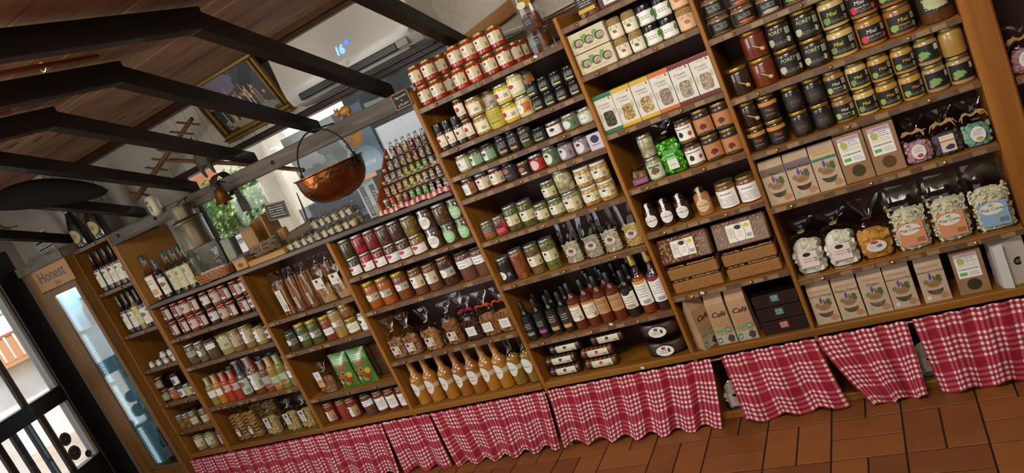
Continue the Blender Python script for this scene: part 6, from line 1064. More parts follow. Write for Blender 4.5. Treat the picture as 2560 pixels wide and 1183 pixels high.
def rail(n,x0,x1,z0,z1,ax):
    r=obj('frame_rail',MB().box(x0,x1,-.03,0,z0,z1,.006),t,m=GILT)
    e=.016
    if ax=='x': obj('bead',MB().box(x0,x1,-.04,-.03,(z0+z1)/2-.006,(z0+z1)/2+.006,.003),r,m=mat('dark_gilt','#4a3410',.4,.5))
    else: obj('bead',MB().box((x0+x1)/2-.006,(x0+x1)/2+.006,-.04,-.03,z0,z1,.003),r,m=mat('dark_gilt','#4a3410',.4,.5))
rail(0,-W_/2,W_/2,0,.05,'x'); rail(1,-W_/2,W_/2,H_-.05,H_,'x'); rail(2,-W_/2,-W_/2+.05,.05,H_-.05,'z'); rail(3,W_/2-.05,W_/2,.05,H_-.05,'z')
pg=[('e',.08,.8,.2,.3,'#8a94b0'),('n',.35,.85,.35,.35,'#5a5464'),('n',.5,.12,.6,.2,'#8a7a5a')]; qq=random.Random(8)
for k in range(26): x=qq.uniform(.1,.92); y=.62-.28*abs(x-.3)+qq.uniform(-.1,.1); pg+=[('e',x,y-.2,.045,.2,qq.choice(('#0e0d12','#3a2a1c','#1a1c28','#7a6444'))),('e',x,y,.022,.035,qq.choice(('#a8785a','#8a5a48','#b08a6a')))]
for k in range(14): x=qq.uniform(.12,.9); pg.append(('r',x,x+.012,.15,qq.uniform(.5,.8),qq.choice(('#a8845a','#c8b898'))))
pg.append(('n',.8,.12,.3,.12,'#6a6a4a'))
obj('canvas',quad(W_-.1,H_-.1,0,-.012,H_/2),t,m=printed('#15110f',pg,.4,.3))
t=thing('poster','blue grey poster with round orange logo in the window','poster'); p0=(-1.655,.465,1.465)
obj('sheet',MB().box(-2.02,-1.385,.466,.47,1.275,1.655),t,m=printed('#6f8496',[])); obj('printed_face',quad(.633,.378,-1.7025,.4652,1.465),t,m=printed('#74899c',[('r',0,.66,.0,1,'#ccd9da'),('n',.3,.5,.5,.7,'#e0e8e6'),('n',.5,.55,.2,.35,'#9aa49a'),('r',.72,1,.3,.62,'#7f95a8'),('e',.82,.16,.15,.25,'#9db8c6'),('n',.2,.3,.2,.2,'#aab8b8'),('n',.42,.3,.12,.3,'#b4bcae'),('r',0,.66,.0,.06,'#b8c4c8')],.5))
lg=obj('round_logo',disc(.07,.07,-1.53,.4645,1.505,26),t,m=printed('#e0b060',[('e',.5,.5,.45,.45,'#c9852a'),('e',.5,.5,.41,.41,'#dfa040')]))
obj('lettering',text_flat('B',.09,0,-1.56,1.495,.4638,.03),lg,m=mat('logo_grey','#8a8f92',.5)); obj('lettering',text_flat('UFF',.042,0,-1.503,1.515,.4638),lg,m=mat('logo_ink','#3a2f2a',.5)); obj('lettering',text_flat('now',.055,.2,-1.50,1.335,.4645,.03),t,m=mat('logo_white','#d8dee2',.5))
# ------------------------------------------------------------------ things hanging from the beam and the rafters
IRON=MC[('m','old_iron',str('#1c1714'),.6,.5,0,0,None)]
t=thing('copper_cauldron','large hammered copper pot hanging by its iron bail in the window','copper pot',(-1.235,-.175,1.246))
k=('copper',)
g=G('hammered_copper'); vo=g.vor(g.obj(),55.).outputs['Distance']; MC[k]=g.pbr(g.mix(g.noise(g.obj(),9,3),lin('#5e3216'),lin('#94582e')),.26,.95,0,g.bump(vo,.35,.004))
obj('bowl',MB().lathe([(0,0),(.05,.002),(.095,.015),(.13,.04),(.152,.075),(.161,.11),(.164,.148),(.173,.153),(.173,.157),(.159,.155),(.155,.11),(.13,.05),(0,.01)],36),t,m=MC[k])
bl=[(.166*math.cos(pi*i/20)*(1-.04*math.sin(pi*i/20)),0,.165+.172*math.sin(pi*i/20)**.9) for i in range(21)]; obj('bail',MB().tube(bl,.0042,7),t,m=IRON)
for s in (-1,1):
    obj('ear',MB().tube([(s*.16,-.03,.12),(s*.168,-.016,.132),(s*.172,0,.172),(s*.168,.016,.132),(s*.16,.03,.12)],.006,6),t,m=IRON)
obj('ear_plate',MB().grid(lambda u,v:(.166*math.sin(1.15+.36*u),-.166*math.cos(1.15+.36*u),.112+.02*math.sin(pi*u)+.022*(v-.5)*(1-.5*abs(2*u-1))),10,2),t,m=mat('iron_plate','#1f140e',.7,.2))
obj('hook',MB().tube([(0,.1755,.334),(0,.06,.337),(0,.0,.342),(0,-.01,.334)],.004,6),t,m=IRON)
t=thing('milk_can','dull bronze metal milk can hanging from the grey beam','milk can',(-2.375,-.09,1.298)); CANM=mat('old_zinc','#635a42',.42,.75,0,12,(14,.3,.006))
obj('body',MB().lathe([(.07,0),(.082,.004),(.082,.155),(.076,.165),(.058,.173),(.058,.235),(.062,.237),(.062,.243),(.052,.243),(.052,.16),(0,.16)],28),t,m=CANM); obj('band',MB().lathe([(.083,.144),(.085,.148),(.085,.158),(.082,.162)],28,cap=False),t,m=CANM); obj('wire_handle',MB().tube([(-.058,0,.21),(-.03,.03,.265),(0,.075,.275),(.03,.03,.265),(.058,0,.21)],.003,6),t,m=IRON)
t=thing('cow_bell','small brass bell hanging below a dark leather collar','bell',(-2.05,-.085,1.455)); obj('bell',MB().lathe([(.05,0),(.048,.004),(.038,.02),(.03,.05),(.025,.072),(.014,.084),(0,.086)],24),t,m=mat('old_brass','#7a5424',.4,.85,0,20)); obj('clapper',MB().ico((.0,0,-.004),.011,1,0),t,m=IRON); obj('hook',MB().tube([(0,0,.108),(0,.03,.114),(0,.062,.1),(0,.07,.095)],.0035,6),t,m=IRON); obj('loop',MB().tube([(0,0,.085),(.012,0,.1),(0,0,.112),(-.012,0,.1),(0,0,.085)],.004,6),t,m=IRON)
t=thing('leather_collar','wide brown leather bell collar looped over the beam','collar',(-2.14,-.02,1.60)); obj('strap',MB().grid(lambda u,v:(-.03+.06*v+.006*math.sin(3*u),.064*math.cos(2*pi*u)+.0575,.069*math.sin(2*pi*u)-.055),28,2).grid(lambda u,v:(-.03+.06*v+.006*math.sin(3*u),.060*math.cos(2*pi*u)+.0575,.065*math.sin(2*pi*u)-.055),28,2),t,m=mat('old_leather','#3a261a',.5,0,.1,12),smooth=2)
t=thing('flat_strap','dark flat leather strap end hanging under the beam','strap',(-2.06,.03,1.388)); obj('strap',MB().box(-.03,.03,-.004,.004,-.02,.06,.003).box(-.022,.022,-.004,.004,.06,.11,.003),t,m=mat('old_leather2','#1c1612',.6)); obj('buckle',MB().tube([(.03,-.004,.02),(.036,-.008,.03),(.03,-.004,.04)],.003,5),t,m=IRON)
t=thing('air_freshener','rounded cream plastic dispenser fixed to the beam end','dispenser',(-2.625,-.04,1.545)); b=MB().lathe([(0,0),(.02,.003),(.034,.018),(.036,.04),(.036,.1),(.03,.118),(0,.122)],24,2.4,1,.8); obj('case',b,t,m=mat('cream_plastic','#b0a68c',.35,0,.2)); obj('button',disc(.008,.011,-.004,-.0295,.09,14),t,m=BLACK); obj('slot',MB().tube([(.002,-.031,.03),(.008,-.031,.035),(.01,-.031,.06),(.0,-.031,.07),(-.002,-.031,.035)],.0016,4),t,m=mat('slot_grey','#4a4438',.5))
RW=wood('rake_wood','#3e2a16','#6a4a2a','x',18,.6)
t=thing('hay_rake','old wooden hay rake with pegs hanging under the rafters','rake'); A=Vector((-2.245,.16,1.95)); B=Vector((-3.0,.16,1.705)); dv=(B-A).normalized()
obj('rake_head',MB().tube([A,A+(B-A)*.5,B],[.012,.015,.016],8),t,m=RW)
for i in range(9):
    c=A+(B-A)*(.06+.11*i); obj('tine',MB().tube([c+Vector((-.085,0,.042)),c+Vector((-.07,0,.035)),c+Vector((.07,0,-.03)),c+Vector((.085,0,-.037))],[.002,.0075,.0075,.002],6),t,m=RW)
obj('handle',MB().tube([(-2.57,.165,1.81),(-2.1,.16,1.625),(-1.677,.155,1.44)],.012,8),t,m=RW)
t=thing('wooden_yoke','small carved two legged wooden piece hanging behind the beam','carving',(-2.26,.10,1.66)); b=MB(); b.lathe([(.012,.02),(.045,.03),(.055,.06),(.045,.09),(.03,.11),(0,.115)],14,2.5,1,.6); b.tube([(-.035,0,.04),(-.04,0,0),(-.03,0,-.035)],[.017,.012,.007],7); b.tube([(.03,0,.04),(.037,0,.0),(.045,0,-.03)],[.017,.011,.007],7); obj('carving',b,t,m=mat('mossy_wood','#4a4230',.75,0,0,14)); obj('cord',MB().tube([(0,0,.112),(.004,0,.2)],.003,5),t,m=mat('cord','#3a3020',.9))
t=thing('blackboard_sign','small blackboard price sign hanging at top of the shelves','sign',(-.815,-.012,1.54),(0,.0,0)); fr=MB(); w,h=.096,.076
for x0,x1,z0,z1 in ((-w/2,w/2,-h/2,-h/2+.006),(-w/2,w/2,h/2-.006,h/2),(-w/2,-w/2+.006,-h/2,h/2),(w/2-.006,w/2,-h/2,h/2)): fr.box(x0,x1,-.006,0,z0,z1,.001)
CH=mat('chalk','#c8c4ba',.9); SL=mat('slate','#1c1a18',.8); FRM=mat('frame_wood','#8a6840',.6)
obj('frame',fr,t,m=FRM); sb=obj('slate',MB().box(-w/2+.003,w/2-.003,-.004,-.001,-h/2+.003,h/2-.003),t,m=SL)
for s,z,zz in (('Mignonette',.016,.0145),('€',-.002,.013),('4,70 pièce',-.02,.0155)): obj('chalk_lettering',text_flat(s,zz,.3,0,z,-.0046,0,.06),sb,m=CH)
t=thing('small_blackboard','tilted small blackboard with chalk lines clipped on the wooden box','sign',(-1.975,.145,1.30),(0,.12,0)); w,h=.155,.095; fr=MB()
for x0,x1,z0,z1 in ((-w/2,w/2,-h/2,-h/2+.007),(-w/2,w/2,h/2-.007,h/2),(-w/2,-w/2+.007,-h/2,h/2),(w/2-.007,w/2,-h/2,h/2)): fr.box(x0,x1,-.006,0,z0,z1,.001)
obj('frame',fr,t,m=FRM); obj('slate',quad(w-.008,h-.008,0,-.003,0),t,m=printed('#1c1a18',[('l',.1,.9,.12,.9,5,'#b5b1a6')]))
t=thing('rod_with_clip','thin orange brown wooden rod clipped under the dark beams','rod'); obj('rod',MB().tube([(-1.06,-1.14,2.02),(-1.1,-2.3,2.02)],.0085,8),t,m=wood('rod_orange','#4a2814','#6e3c20','y',12)); obj('wire_clip',MB().tube([(-1.075+.014*math.cos(a),-1.32,2.02+.014*math.sin(a)) for a in [i*pi/5 for i in range(11)]],.002,5),t,m=LID['silver'])
t=thing('second_rod','short thin wooden rod under the beams at far left','rod'); obj('rod',MB().tube([(-1.53,-1.19,2.02),(-1.6,-2.2,2.02)],.0085,8),t,m=MC[('w','rod_orange','#4a2814','#6e3c20','y',12)])
t=thing('leather_flask','long dark leather trough shape hanging under the left rafters','trough',(-2.60,-.56,1.83)); 
def troughf(u,v):
    a=-pi*.5+pi*v; e=math.sin(pi*min(1,max(0,u)))**.55; x=-.02+.3*(u-.5); return (x*1.0+.0,-.42*(.5-u)*2*.5-.075*e*math.cos(a)*.5,.15*(.5-u)+.075*e*math.sin(a)+.03*math.sin(pi*u))
obj('shell',MB().grid(troughf,24,10),t,m=mat('dark_hide','#0f0a07',.75,0,0,8,None,.15),smooth=2); obj('loop',MB().tube([(-.17,-.23,.07),(-.185,-.26,.11),(-.2,-.24,.06)],.008,6),t,m=mat('dark_hide','#0f0a07',.75,0,0,8,None,.15))
t=thing('string_lights','thin tangled wire lights draped along the left rafters','wire'); WR=mat('wire','#4a3a34',.4,.3); qq=random.Random(3)
for k in range(3):
    pts=[(-4.0+.055*i+.0,-.14-.05*k,1.93-.014*i-.012*k+.012*math.sin(i*1.3+k*2)+qq.uniform(-.006,.006)) for i in range(6)]; obj('wire',MB().tube(pts,.0035,5),t,m=WR)
for k in range(3): obj('bulb',MB().ico((-3.9+.07*k,-.16,1.87-.028*k),.008,1,0),t,m=GLASS)
t=thing('piggy_figure','small wooden pig figure standing on the grey beam','figurine',(-1.19,.04,1.579)); PW=mat('pig_wood','#a5742e',.45,0,.2,20); b=MB(); b.ico((.02,0,.032),.028,2,.02,(1.25,.8,.85)); b.ico((-.03,0,.035),.017,1,.02); b.tube([(-.04,0,.034),(-.052,0,.032)],[.009,.008],8)
obj('body',b,t,m=PW)
for sx,sy in ((-.005,-.012),(-.005,.012),(.04,-.012),(.04,.012)): obj('leg',MB().lathe([(.006,0),(.007,.016)],8,M=Matrix.Translation((sx,sy,0))),t,m=PW)
for sy in (-.01,.01): obj('ear',MB().add([(-.032,sy-.006,.048),(-.022,sy+.006,.048),(-.03,sy,.064)],[(0,1,2)]),t,m=PW)
# ------------------------------------------------------------------ on the window counter
ZC=1.0762
t=thing('wooden_dispenser','tall open pale wooden dispenser box on the window counter','box',(-2.205,.19,ZC+.0005),(0,0,.1)); BW=wood('beech','#7a5228','#a87a42','z',8,.5,'#b58a52')
for nm,x0,x1,y0,y1,z0,z1 in (('side',-.095,-.085,-.06,.06,0,.21),('side',.085,.095,-.06,.06,0,.24),('back',-.085,.085,.052,.06,0,.23),('bottom',-.085,.085,-.06,.052,0,.01),('front_panel',-.085,0.0,-.06,-.052,0,.2)): obj(nm,MB().box(x0,x1,y0,y1,z0,z1,.002),t,m=BW)
sl=MB()
for k in range(7): sl.box(-.08+k*.011,-.074+k*.011,-.062,-.0605,.185,.21)
obj('comb_slats',sl,t,m=mat('comb','#8a7a5a',.6))
t=thing('twig_bundle','bundle of thin dry grey twigs lying on a tray','twigs',(-2.085,.055,ZC+.034)); qq=random.Random(5); b=MB()
for k in range(46): y=qq.uniform(-.03,.03); z=qq.uniform(.003,.06); x0=-.1+qq.uniform(-.02,.02); b.tube([(x0,y,z),(qq.uniform(-.01,.01),y+qq.uniform(-.006,.006),z+.006),(.085+qq.uniform(-.02,.02),y+qq.uniform(-.01,.01),z+qq.uniform(-.01,.02))],.0022,4)
o=obj('twigs',b,t,m=mat('twig','#8a765a',.8,0,0,30)); o['kind']='stuff'; obj('twine',MB().tube([(0,.036*math.cos(a*.7),.04+.036*math.sin(a*.7)) for a in range(10)],.003,5),t,m=mat('raffia','#b8935a',.9))
t=thing('wooden_tray','thick pale wooden board under the twig bundle','board',(-2.05,.06,ZC)); obj('board',MB().box(-.17,.125,-.055,.03,.0,.0325,.004),t,m=wood('tray_wood','#8a6030','#b5884a','x',10,.5))
t=thing('driftwood','short grey log leaning behind the twigs','log',(-1.865,.15,ZC+.004),(0,-.05,.0)); obj('log',MB().tube([(-.12,0,.055),(-.03,0,.06),(.06,0,.07),(.1,0,.08)],[.034,.036,.032,.03],10),t,m=wood('driftwood','#3a3026','#6a5a48','x',16,.8,'#7a6a54',0,.1,.8)); obj('split_piece',MB().box(-.17,-.12,-.02,.02,.06,.13,.004),t,m=BW)
t=thing('bare_stick','thin upright bare stick on the window counter','stick',(-1.85,.2,ZC)); obj('stick',MB().tube([(-.02,0,0),(-.012,0,.1),(.002,0,.18),(.012,.0,.27)],[.006,.005,.0055,.003],6),t,m=mat('stick_bark','#4a4030',.9)); obj('foot',MB().lathe([(.035,0),(.035,.012),(.008,.016)],14,M=Matrix.Translation((-.02,0,0))),t,m=BW)
# small foil-wrapped sweets in clear bags, in two layers
qq=random.Random(6); sweet=[]
def sweetbag(seed):
    q=random.Random(seed); w=.046; c=fill(w*.9,.04,.04,14,'lump',.0105,seed); f=film_bag(w,.043,.042,.058,True,seed,.5,14); return [('sweets',c.mesh('sweets',mat('sweet_gold','#b8a67e',.45,.1,.2,60)),None,[]),('film',f.mesh('film',FILM,.4),None,[]),('ribbon',MB().tube([(.006*math.cos(a),.006*math.sin(a),.0465) for a in range(7)]+[(.015,-.01,.053)],.0022,5).mesh('ribbon',mat('gold_ribbon','#c0a050',.3,.6)),None,[])]
sb=[sweetbag(k) for k in range(3)]
pos=[]
for r,(y,z,n,x0,x1) in enumerate(((.045,0,10,-1.9,-1.43),(.094,0,7,-1.74,-1.43),(.143,0,6,-1.72,-1.46),(.118,.0605,6,-1.71,-1.45),(.068,.0605,6,-1.69,-1.44))):
    for k in range(n): pos.append((x0+(x1-x0)*k/(n-1),y,z,r,k,n))
RN=['front row','second row','back row','upper back layer','upper front layer']
for x,y,z,r,k,n in pos: place('sweet_bag',sb[(k+r)%3],'tiny clear sweet bag with gold ribbon, %s from left, %s on counter'%(ORD[k],RN[r]),'sweets',(x,y,ZC+z+.0005),qq.uniform(-.1,.1),'tiny sweet bags below the copper pot')
t=thing('cutlery_carton','tall silver carton with dark windows beside the bottle stand','carton',(-1.31,.135,ZC),(0,0,.12))
obj('carton',MB().box(-.055,.055,-.035,.035,0,.19,.002),t,m=mat('silver_carton','#a8a8a0',.35,.2,.3)); obj('front_print',quad(.108,.188,0,-.0358,.095),t,m=printed('#a3a59c',[('r',.1,.38,.04,.9,'#12100f'),('r',.62,.92,.12,.86,'#12100f'),('n',.5,.15,.2,.25,'#6a8a3a'),('n',.75,.06,.3,.1,'#5a7a34'),('l',.16,.32,.1,.6,7,'#a8a89c'),('l',.68,.86,.2,.7,6,'#a8a89c'),('n',.5,.97,.6,.06,'#7a8a6a')],.35)); obj('pen_end',MB().tube([(.066,-.03,.05),(.05,-.045,.13)],.007,8),t,m=LID['white'])
# stepped stand of miniature bottles
t=thing('bottle_stand','stepped wooden stand holding rows of miniature bottles','stand',(0,0,0)); ST=wood('stand_wood','#7a3418','#a04c24','x',10,.5)
X0,X1=-1.215,-.80
for r in range(5): obj('step',MB().box(X0,X1,.03+.046*r,.03+.046*(r+1)-.001,ZC,ZC+.012+.055*r,.002),t,m=ST)
obj('side_board',MB().add([(X0-.012,.02,ZC),(X0-.012,.27,ZC),(X0-.012,.27,ZC+.29),(X0-.012,.02,ZC+.07),(X0-.001,.02,ZC),(X0-.001,.27,ZC),(X0-.001,.27,ZC+.29),(X0-.001,.02,ZC+.07)],[(0,1,2,3),(7,6,5,4),(0,3,7,4),(3,2,6,7),(1,5,6,2),(0,4,5,1)]),t,m=ST)
t=thing('red_white_ribbon','red and white twisted ribbon along the bottle stand foot','ribbon',(0,0,ZC+.003))
g=G('twist'); uv,u,v=g.uv(); MC['tw']=g.pbr(g.mix(g.m_('LESS_THAN',g.m_('FRACT',g.m_('ADD',g.m_('MULTIPLY',u,13.),g.m_('MULTIPLY',g.noise(uv,7),.8))),.55),lin('#c8b8ac'),lin('#a8202c')),.5); 
obj('cloth',MB().grid(lambda u,v:(-1.235+.44*u,.012-.010*math.cos(pi*v)+.003*math.sin(40*u),.001+.024*math.sin(pi*v)+.003*math.sin(23*u+v)),60,8),t,m=MC['tw'],smooth=3)
MINI={}
def mini(c,cap,lab,jar=False):
    k=(c,cap,lab,jar)
    if k in MINI: return MINI[k]
    r,h=(.0168,.082) if not jar else (.017,.058); cm=mat('mini_cap_'+cap,cap,.35,.3)
    pr=[(r*.9,0),(r,.003),(r,h*.6),(r*.9,h*.68),(r*.48,h*.75),(r*.46,h*.9)] if not jar else [(r*.9,0),(r,.003),(r,h*.72),(r*.85,h*.78)]
    p=([('glass_body',MB().lathe(pr,12,cap=False).mesh('glass_body',GLASS),None,[]),('liquid',MB().lathe([(r*.88,.002),(r*.93,.005),(r*.93,h*.6),(r*.8,h*.64),(0,h*.64)],12).mesh('liquid',content(c)),None,[])] if not jar else [('glass_body',MB().lathe(pr,12).mesh('glass_body',content(c)),None,[])])+[('cap',MB().lathe([(r*.52,h*.85),(r*.58,h*.87),(r*.58,h*.98),(r*.5,h),(0,h)] if not jar else [(r*.95,h*.76),(r*.95,h*.95),(r*.8,h),(0,h)],10).mesh('cap',cm),None,[]),('label',decal_cyl(r+.0005,h*.06,h*.36,.8,6).mesh('label',printed(lab,[('n',.5,.55,.3,.3,'#5a4a34'),('l',.15,.85,.1,.3,1,'#6a6258')])),None,[])]
    MINI[k]=p; return p
CL='#c9c2b0'; ROWS=[[('#6a4a2a','#a8a49a',CL,1),('#7a4a2a','#b0281e',CL,1),('#7a5a34','#c09a5a',CL,1),('#8a2a1a','#8a1f1a','#8a3a2a',0),('#5a7a2a','#a8a49a','#6fa84a',0),('#5a7a2a','#a8a49a','#6fa84a',0),('#4f7a2a','#a8a49a','#6fa84a',0),('#2a140e','#3a3430',CL,0),('#2a140e','#3a3430',CL,0),('#2a140e','#3a3430',CL,0)],
 [('#a86a1e','#c8b48a',CL,0),('#a8601a','#c8b48a',CL,0),('#b8741e','#a83a1a',CL,0),('#b8842a','#c8b48a','#c8b46a',0),('#b89a3a','#c8b48a','#c8b45a',0),('#b89a3a','#c8b48a','#c8b45a',0),('#a8742a','#c8b48a',CL,0),('#6a1a24','#a82a3a',CL,0),('#8a7a6a','#d0ccc4',CL,0),('#8a7a6a','#d0ccc4',CL,0)],
 [('#9a9080','#d0ccc4',CL,0),('#9a9080','#e0dcd4',CL,0),('#9a8a7a','#d0ccc4',CL,0),('#b0982e','#c8b48a','#c0b44a',0),('#a8a03a','#c8b48a','#b0b44a',0),('#6a8a2e','#c8b48a','#8ab45a',0),('#5a8a3a','#c8b48a','#7fae5a',0),('#9a9a80','#a8a49a',CL,0),('#8a8a7a','#4a5a3a',CL,0),('#8a8a7a','#d0ccc4',CL,0)],
 [('#a88a74','#d0b890',CL,0),('#a8948a','#d8d4c8',CL,0),('#b09a84','#d0b890',CL,0),('#a8842e','#d0b890',CL,0),('#9a2a3a','#8a2a30',CL,0),('#8a8a84','#a8a49a',CL,0),('#8a6a3a','#8a5a2e',CL,0),('#3a4a2e','#3a4a34',CL,0),('#8a8a84','#a8a49a',CL,0)],
 [('#a8402a','#c8b48a',CL,0),('#a8502e','#c8b48a',CL,0),('#b8903a','#c8b48a',CL,0),('#8a2430','#c8b48a',CL,0),('#8a5a2e','#c8b48a',CL,0),('#8a7a6a','#d0ccc4',CL,0),('#9a3034','#d0ccc4',CL,0),('#8a2430','#d0ccc4',CL,0)]]
RNN=['bottom step','second step','middle step','fourth step','top step']
for r,L in enumerate(ROWS):
    for k,(c,cap,lb,jr) in enumerate(L):
        x=X0+.022+.0412*k+(.0 if r<3 else .018*(r-2))
        if x<X1-.015: place('miniature_bottle',mini(c,cap,lb,bool(jr)),'miniature bottle, %s from left, %s of stepped stand'%(ORD[k],RNN[r]),'bottle',(x,.03+.046*r+.022,ZC+.0125+.055*r),rnd.uniform(-.2,.2),'miniature bottles on the stepped stand')
# basket and neighbours
t=thing('wicker_basket','orange wicker basket full of small cream packs on counter','basket',(-2.565,.068,ZC+.006)); WK=mat('wicker','#a8622a',.6,0,.1)
for z,a,c in ((.005,.13,.05),(.02,.136,.053),(.035,.145,.057),(.05,.155,.062)):
    q=MB(); pts=[(a*math.copysign(abs(math.cos(w_))**.5,math.cos(w_)),c*math.copysign(abs(math.sin(w_))**.5,math.sin(w_)),z+.003*math.sin(w_*12)) for w_ in [2*pi*i/48 for i in range(49)]]; obj('woven_band',q.tube(pts,.0048,6),t,m=WK)
q=MB()
for i in range(22): w_=2*pi*i/22; cx=math.copysign(abs(math.cos(w_))**.5,math.cos(w_)); sx=math.copysign(abs(math.sin(w_))**.5,math.sin(w_)); q.tube([(.13*cx,.05*sx,.003),(.155*cx,.062*sx,.052)],.003,5)
obj('stakes',q,t,m=WK); obj('bottom',MB().box(-.125,.125,-.045,.045,0,.005),t,m=WK)
pk=[('carton',MB().box(-.02,.02,-.012,.012,0,.055,.002).mesh('carton',mat('cream_pack','#b9b0a0',.5)),None,[]),('front_print',quad(.038,.052,0,-.0126,.028).mesh('front_print',printed('#c2b8a8',[('n',.5,.55,.3,.28,'#7a2a30'),('l',.15,.85,.1,.3,1)])),None,[])]
for k in range(5): place('small_pack',pk,'small cream pack with red print, %s from left in wicker basket'%ORD[k],'pack',(-2.653+.044*k,.062,ZC+.0118),0,'packs in the wicker basket')
jp=[('glass_body',MB().lathe([(.028,0),(.031,.004),(.031,.05),(.029,.055)],16).mesh('glass_body',content('#b8741e')),None,[]),('lid',MB().lathe([(.03,.054),(.03,.064),(0,.065)],16).mesh('lid',mat('orange_lid','#b5742a',.4)),None,[])]
place('honey_pot',jp,'small orange lidded honey pot behind the wicker basket left end','jar',(-2.68,.165,ZC+.0003),0,None)
def cfilm(x,y,lb,c,h):
    place('clear_bag',[('contents',fill(.05,.035,h*.5,26,'lump',.007,int(-x*100)).mesh('contents',mat('bagc_'+c,c,.7,0,0,40)),None,[]),('film',film_bag(.055,.04,h*.55,h,True,int(-x*77),.6,14).mesh('film',FILM,.4),None,[]),('raffia_tie',MB().tube([(.011*math.cos(a),.011*math.sin(a),h*.69) for a in range(7)]+[(-.02,-.015,h*.66),(-.03,-.015,h*.6)],.0028,5).mesh('tie',mat('raffia','#b8935a',.9)),None,[])],lb,'bag',(x,y,ZC+.0005),.1,None)
cfilm(-2.60,.165,'small clear bag with raffia tie behind the wicker basket','#6a5a54',.17)
t=thing('herb_sachet','tall pale green paper sachet behind the wicker basket','sachet',(-2.525,.2,ZC+.0035),(0,.05,.1)); obj('sachet',MB().box(-.035,.035,-.018,.018,0,.19,.004),t,m=mat('sachet_green','#a5a684',.6,0,0,20)); obj('side_fold',MB().box(.0352,.05,-.016,.03,0,.185,.003),t,m=mat('sachet_dark','#4a3a2e',.7))
tinp=[('tin_body',MB().box(-.047,.047,-.035,.035,0,.066,.006).mesh('tin_body',mat('tin_orange','#a8742e',.35,.2,.2)),None,[]),('lid',MB().box(-.049,.049,-.037,.037,.054,.073,.004).mesh('lid',mat('tin_lid','#7a6a58',.4,.3)),None,[]),('medallion',disc(.026,.02,0,-.0362,.029,20).mesh('medallion',printed('#b07c34',[('n',.5,.5,.45,.45,'#5a3a18')])),None,[])]
place('spice_tin',tinp,'orange square tin with round medallion on the window counter','tin',(-2.30,.055,ZC+.0003),.12,None); place('spice_tin',tinp,'orange square tin half hidden right of the wicker basket','tin',(-2.41,.19,ZC+.0003),-.05,None)
# price clips, bags under the shelves
CLIP=mat('white_clip','#d2cec6',.4)
for x,z,lb in ((-.142,1.463,'white price clip on the red sauce shelf edge'),(-.31,.252,'white price clip on the edge under dark bottles'),(-.25,.014,'white price clip on the bottom board edge'),(.135,.295,'white price clip on the nut cake shelf edge')):
    t=thing('price_clip',lb,'clip',(x,-.0035 if z>.1 else -.009,z),(0,.35,0),'white price clips'); obj('clip',MB().box(-.009,.009,-.004,.0,-.005,.007,.002),t,m=CLIP)
for x,y,lb in ((.075,.12,'clear meringue bag seen in the curtain gap below shelves'),(-1.83,.1,'clear bag in the dark curtain gap under tomato jars'),(.86,.15,'clear bag in the curtain gap under herb pouches')):
    place('clear_bag',build('meringue'),lb,'bag',(x,y,FL+.0005),.1,'bags stored behind the curtains')
# brown rails and cable on the wall above the right shelves
t=thing('wall_rail','brown wooden rail on the wall behind the red sauce jars','rail'); obj('rail',MB().box(-.42,1.2,.36,.398,1.50,1.60,.006),t,m=wood('rail_wood','#3a2414','#5a3c24','x',12,.6))
t=thing('wall_brace','short orange brown timber on the wall above red sauces','timber'); obj('timber',MB().add([(x,y,z) for y in (.33,.398) for x,z in ((-.62,1.635),(-.58,1.70),(-.22,1.76),(-.20,1.70))],[(0,3,2,1),(4,5,6,7),(0,1,5,4),(1,2,6,5),(2,3,7,6),(3,0,4,7)]),t,m=wood('brace_wood','#6a4424','#8f6438','x',10,.6))
t=thing('white_cable','thin white cable along the wall by the air conditioner','cable'); obj('cable',MB().tube([(-.655,.365,1.78),(-.66,.35,1.72),(-.64,.34,1.66),(-.55,.32,1.645),(-.3,.32,1.62),(-.15,.36,1.615),(0,.37,1.62),(.5,.37,1.63)],.006,6),t,m=mat('cable_white','#c2bba8',.5))
# ------------------------------------------------------------------ outside: ground, rough wing, tree, houses
gr=struct('ground',MB().box(-60,40,-40,80,-3.2,-3.1).box(-60,-5.4,-40,.6,-.75,-.65),mat('pale_ground','#a89a88',.9,0,0,2))
struct('shade_overhang',MB().box(-5.3,3.2,.75,1.7,CEIL+.05,CEIL+.12),mat('shade_overhang_wood','#4a3626',.8))  # unseen overhang, added to keep the sun off the rough wall outside
struct('wall_low',MB().box(-2.9,-1.91,1.25,1.45,-3,1.2),ROUGHOUT,smooth=0)
struct('wall_outside',MB().box(-.9,3,.72,.9,-3,3.2).box(-1.9,-.9,1.0,1.2,-3,3.2),ROUGHOUT,smooth=0)
t=thing('sill_ledge','pale stone ledge outside below the window','ledge'); obj('slab',MB().box(-3.2,-1.95,.61,1.2,.98,1.05,.008),t,m=mat('stone','#b9b4aa',.8,0,0,6,(20,.4,.01)))
LEAF=mat('leaves','#6f9a4a',.6,0,0,1.2)
g=G('leaf_mix'); MC['lf']=g.pbr(g.ramp(g.noise(g.obj(),5.2,3),[(.3,'#4f7a38'),(.5,'#86ac58'),(.7,'#b4c478')]),.6)
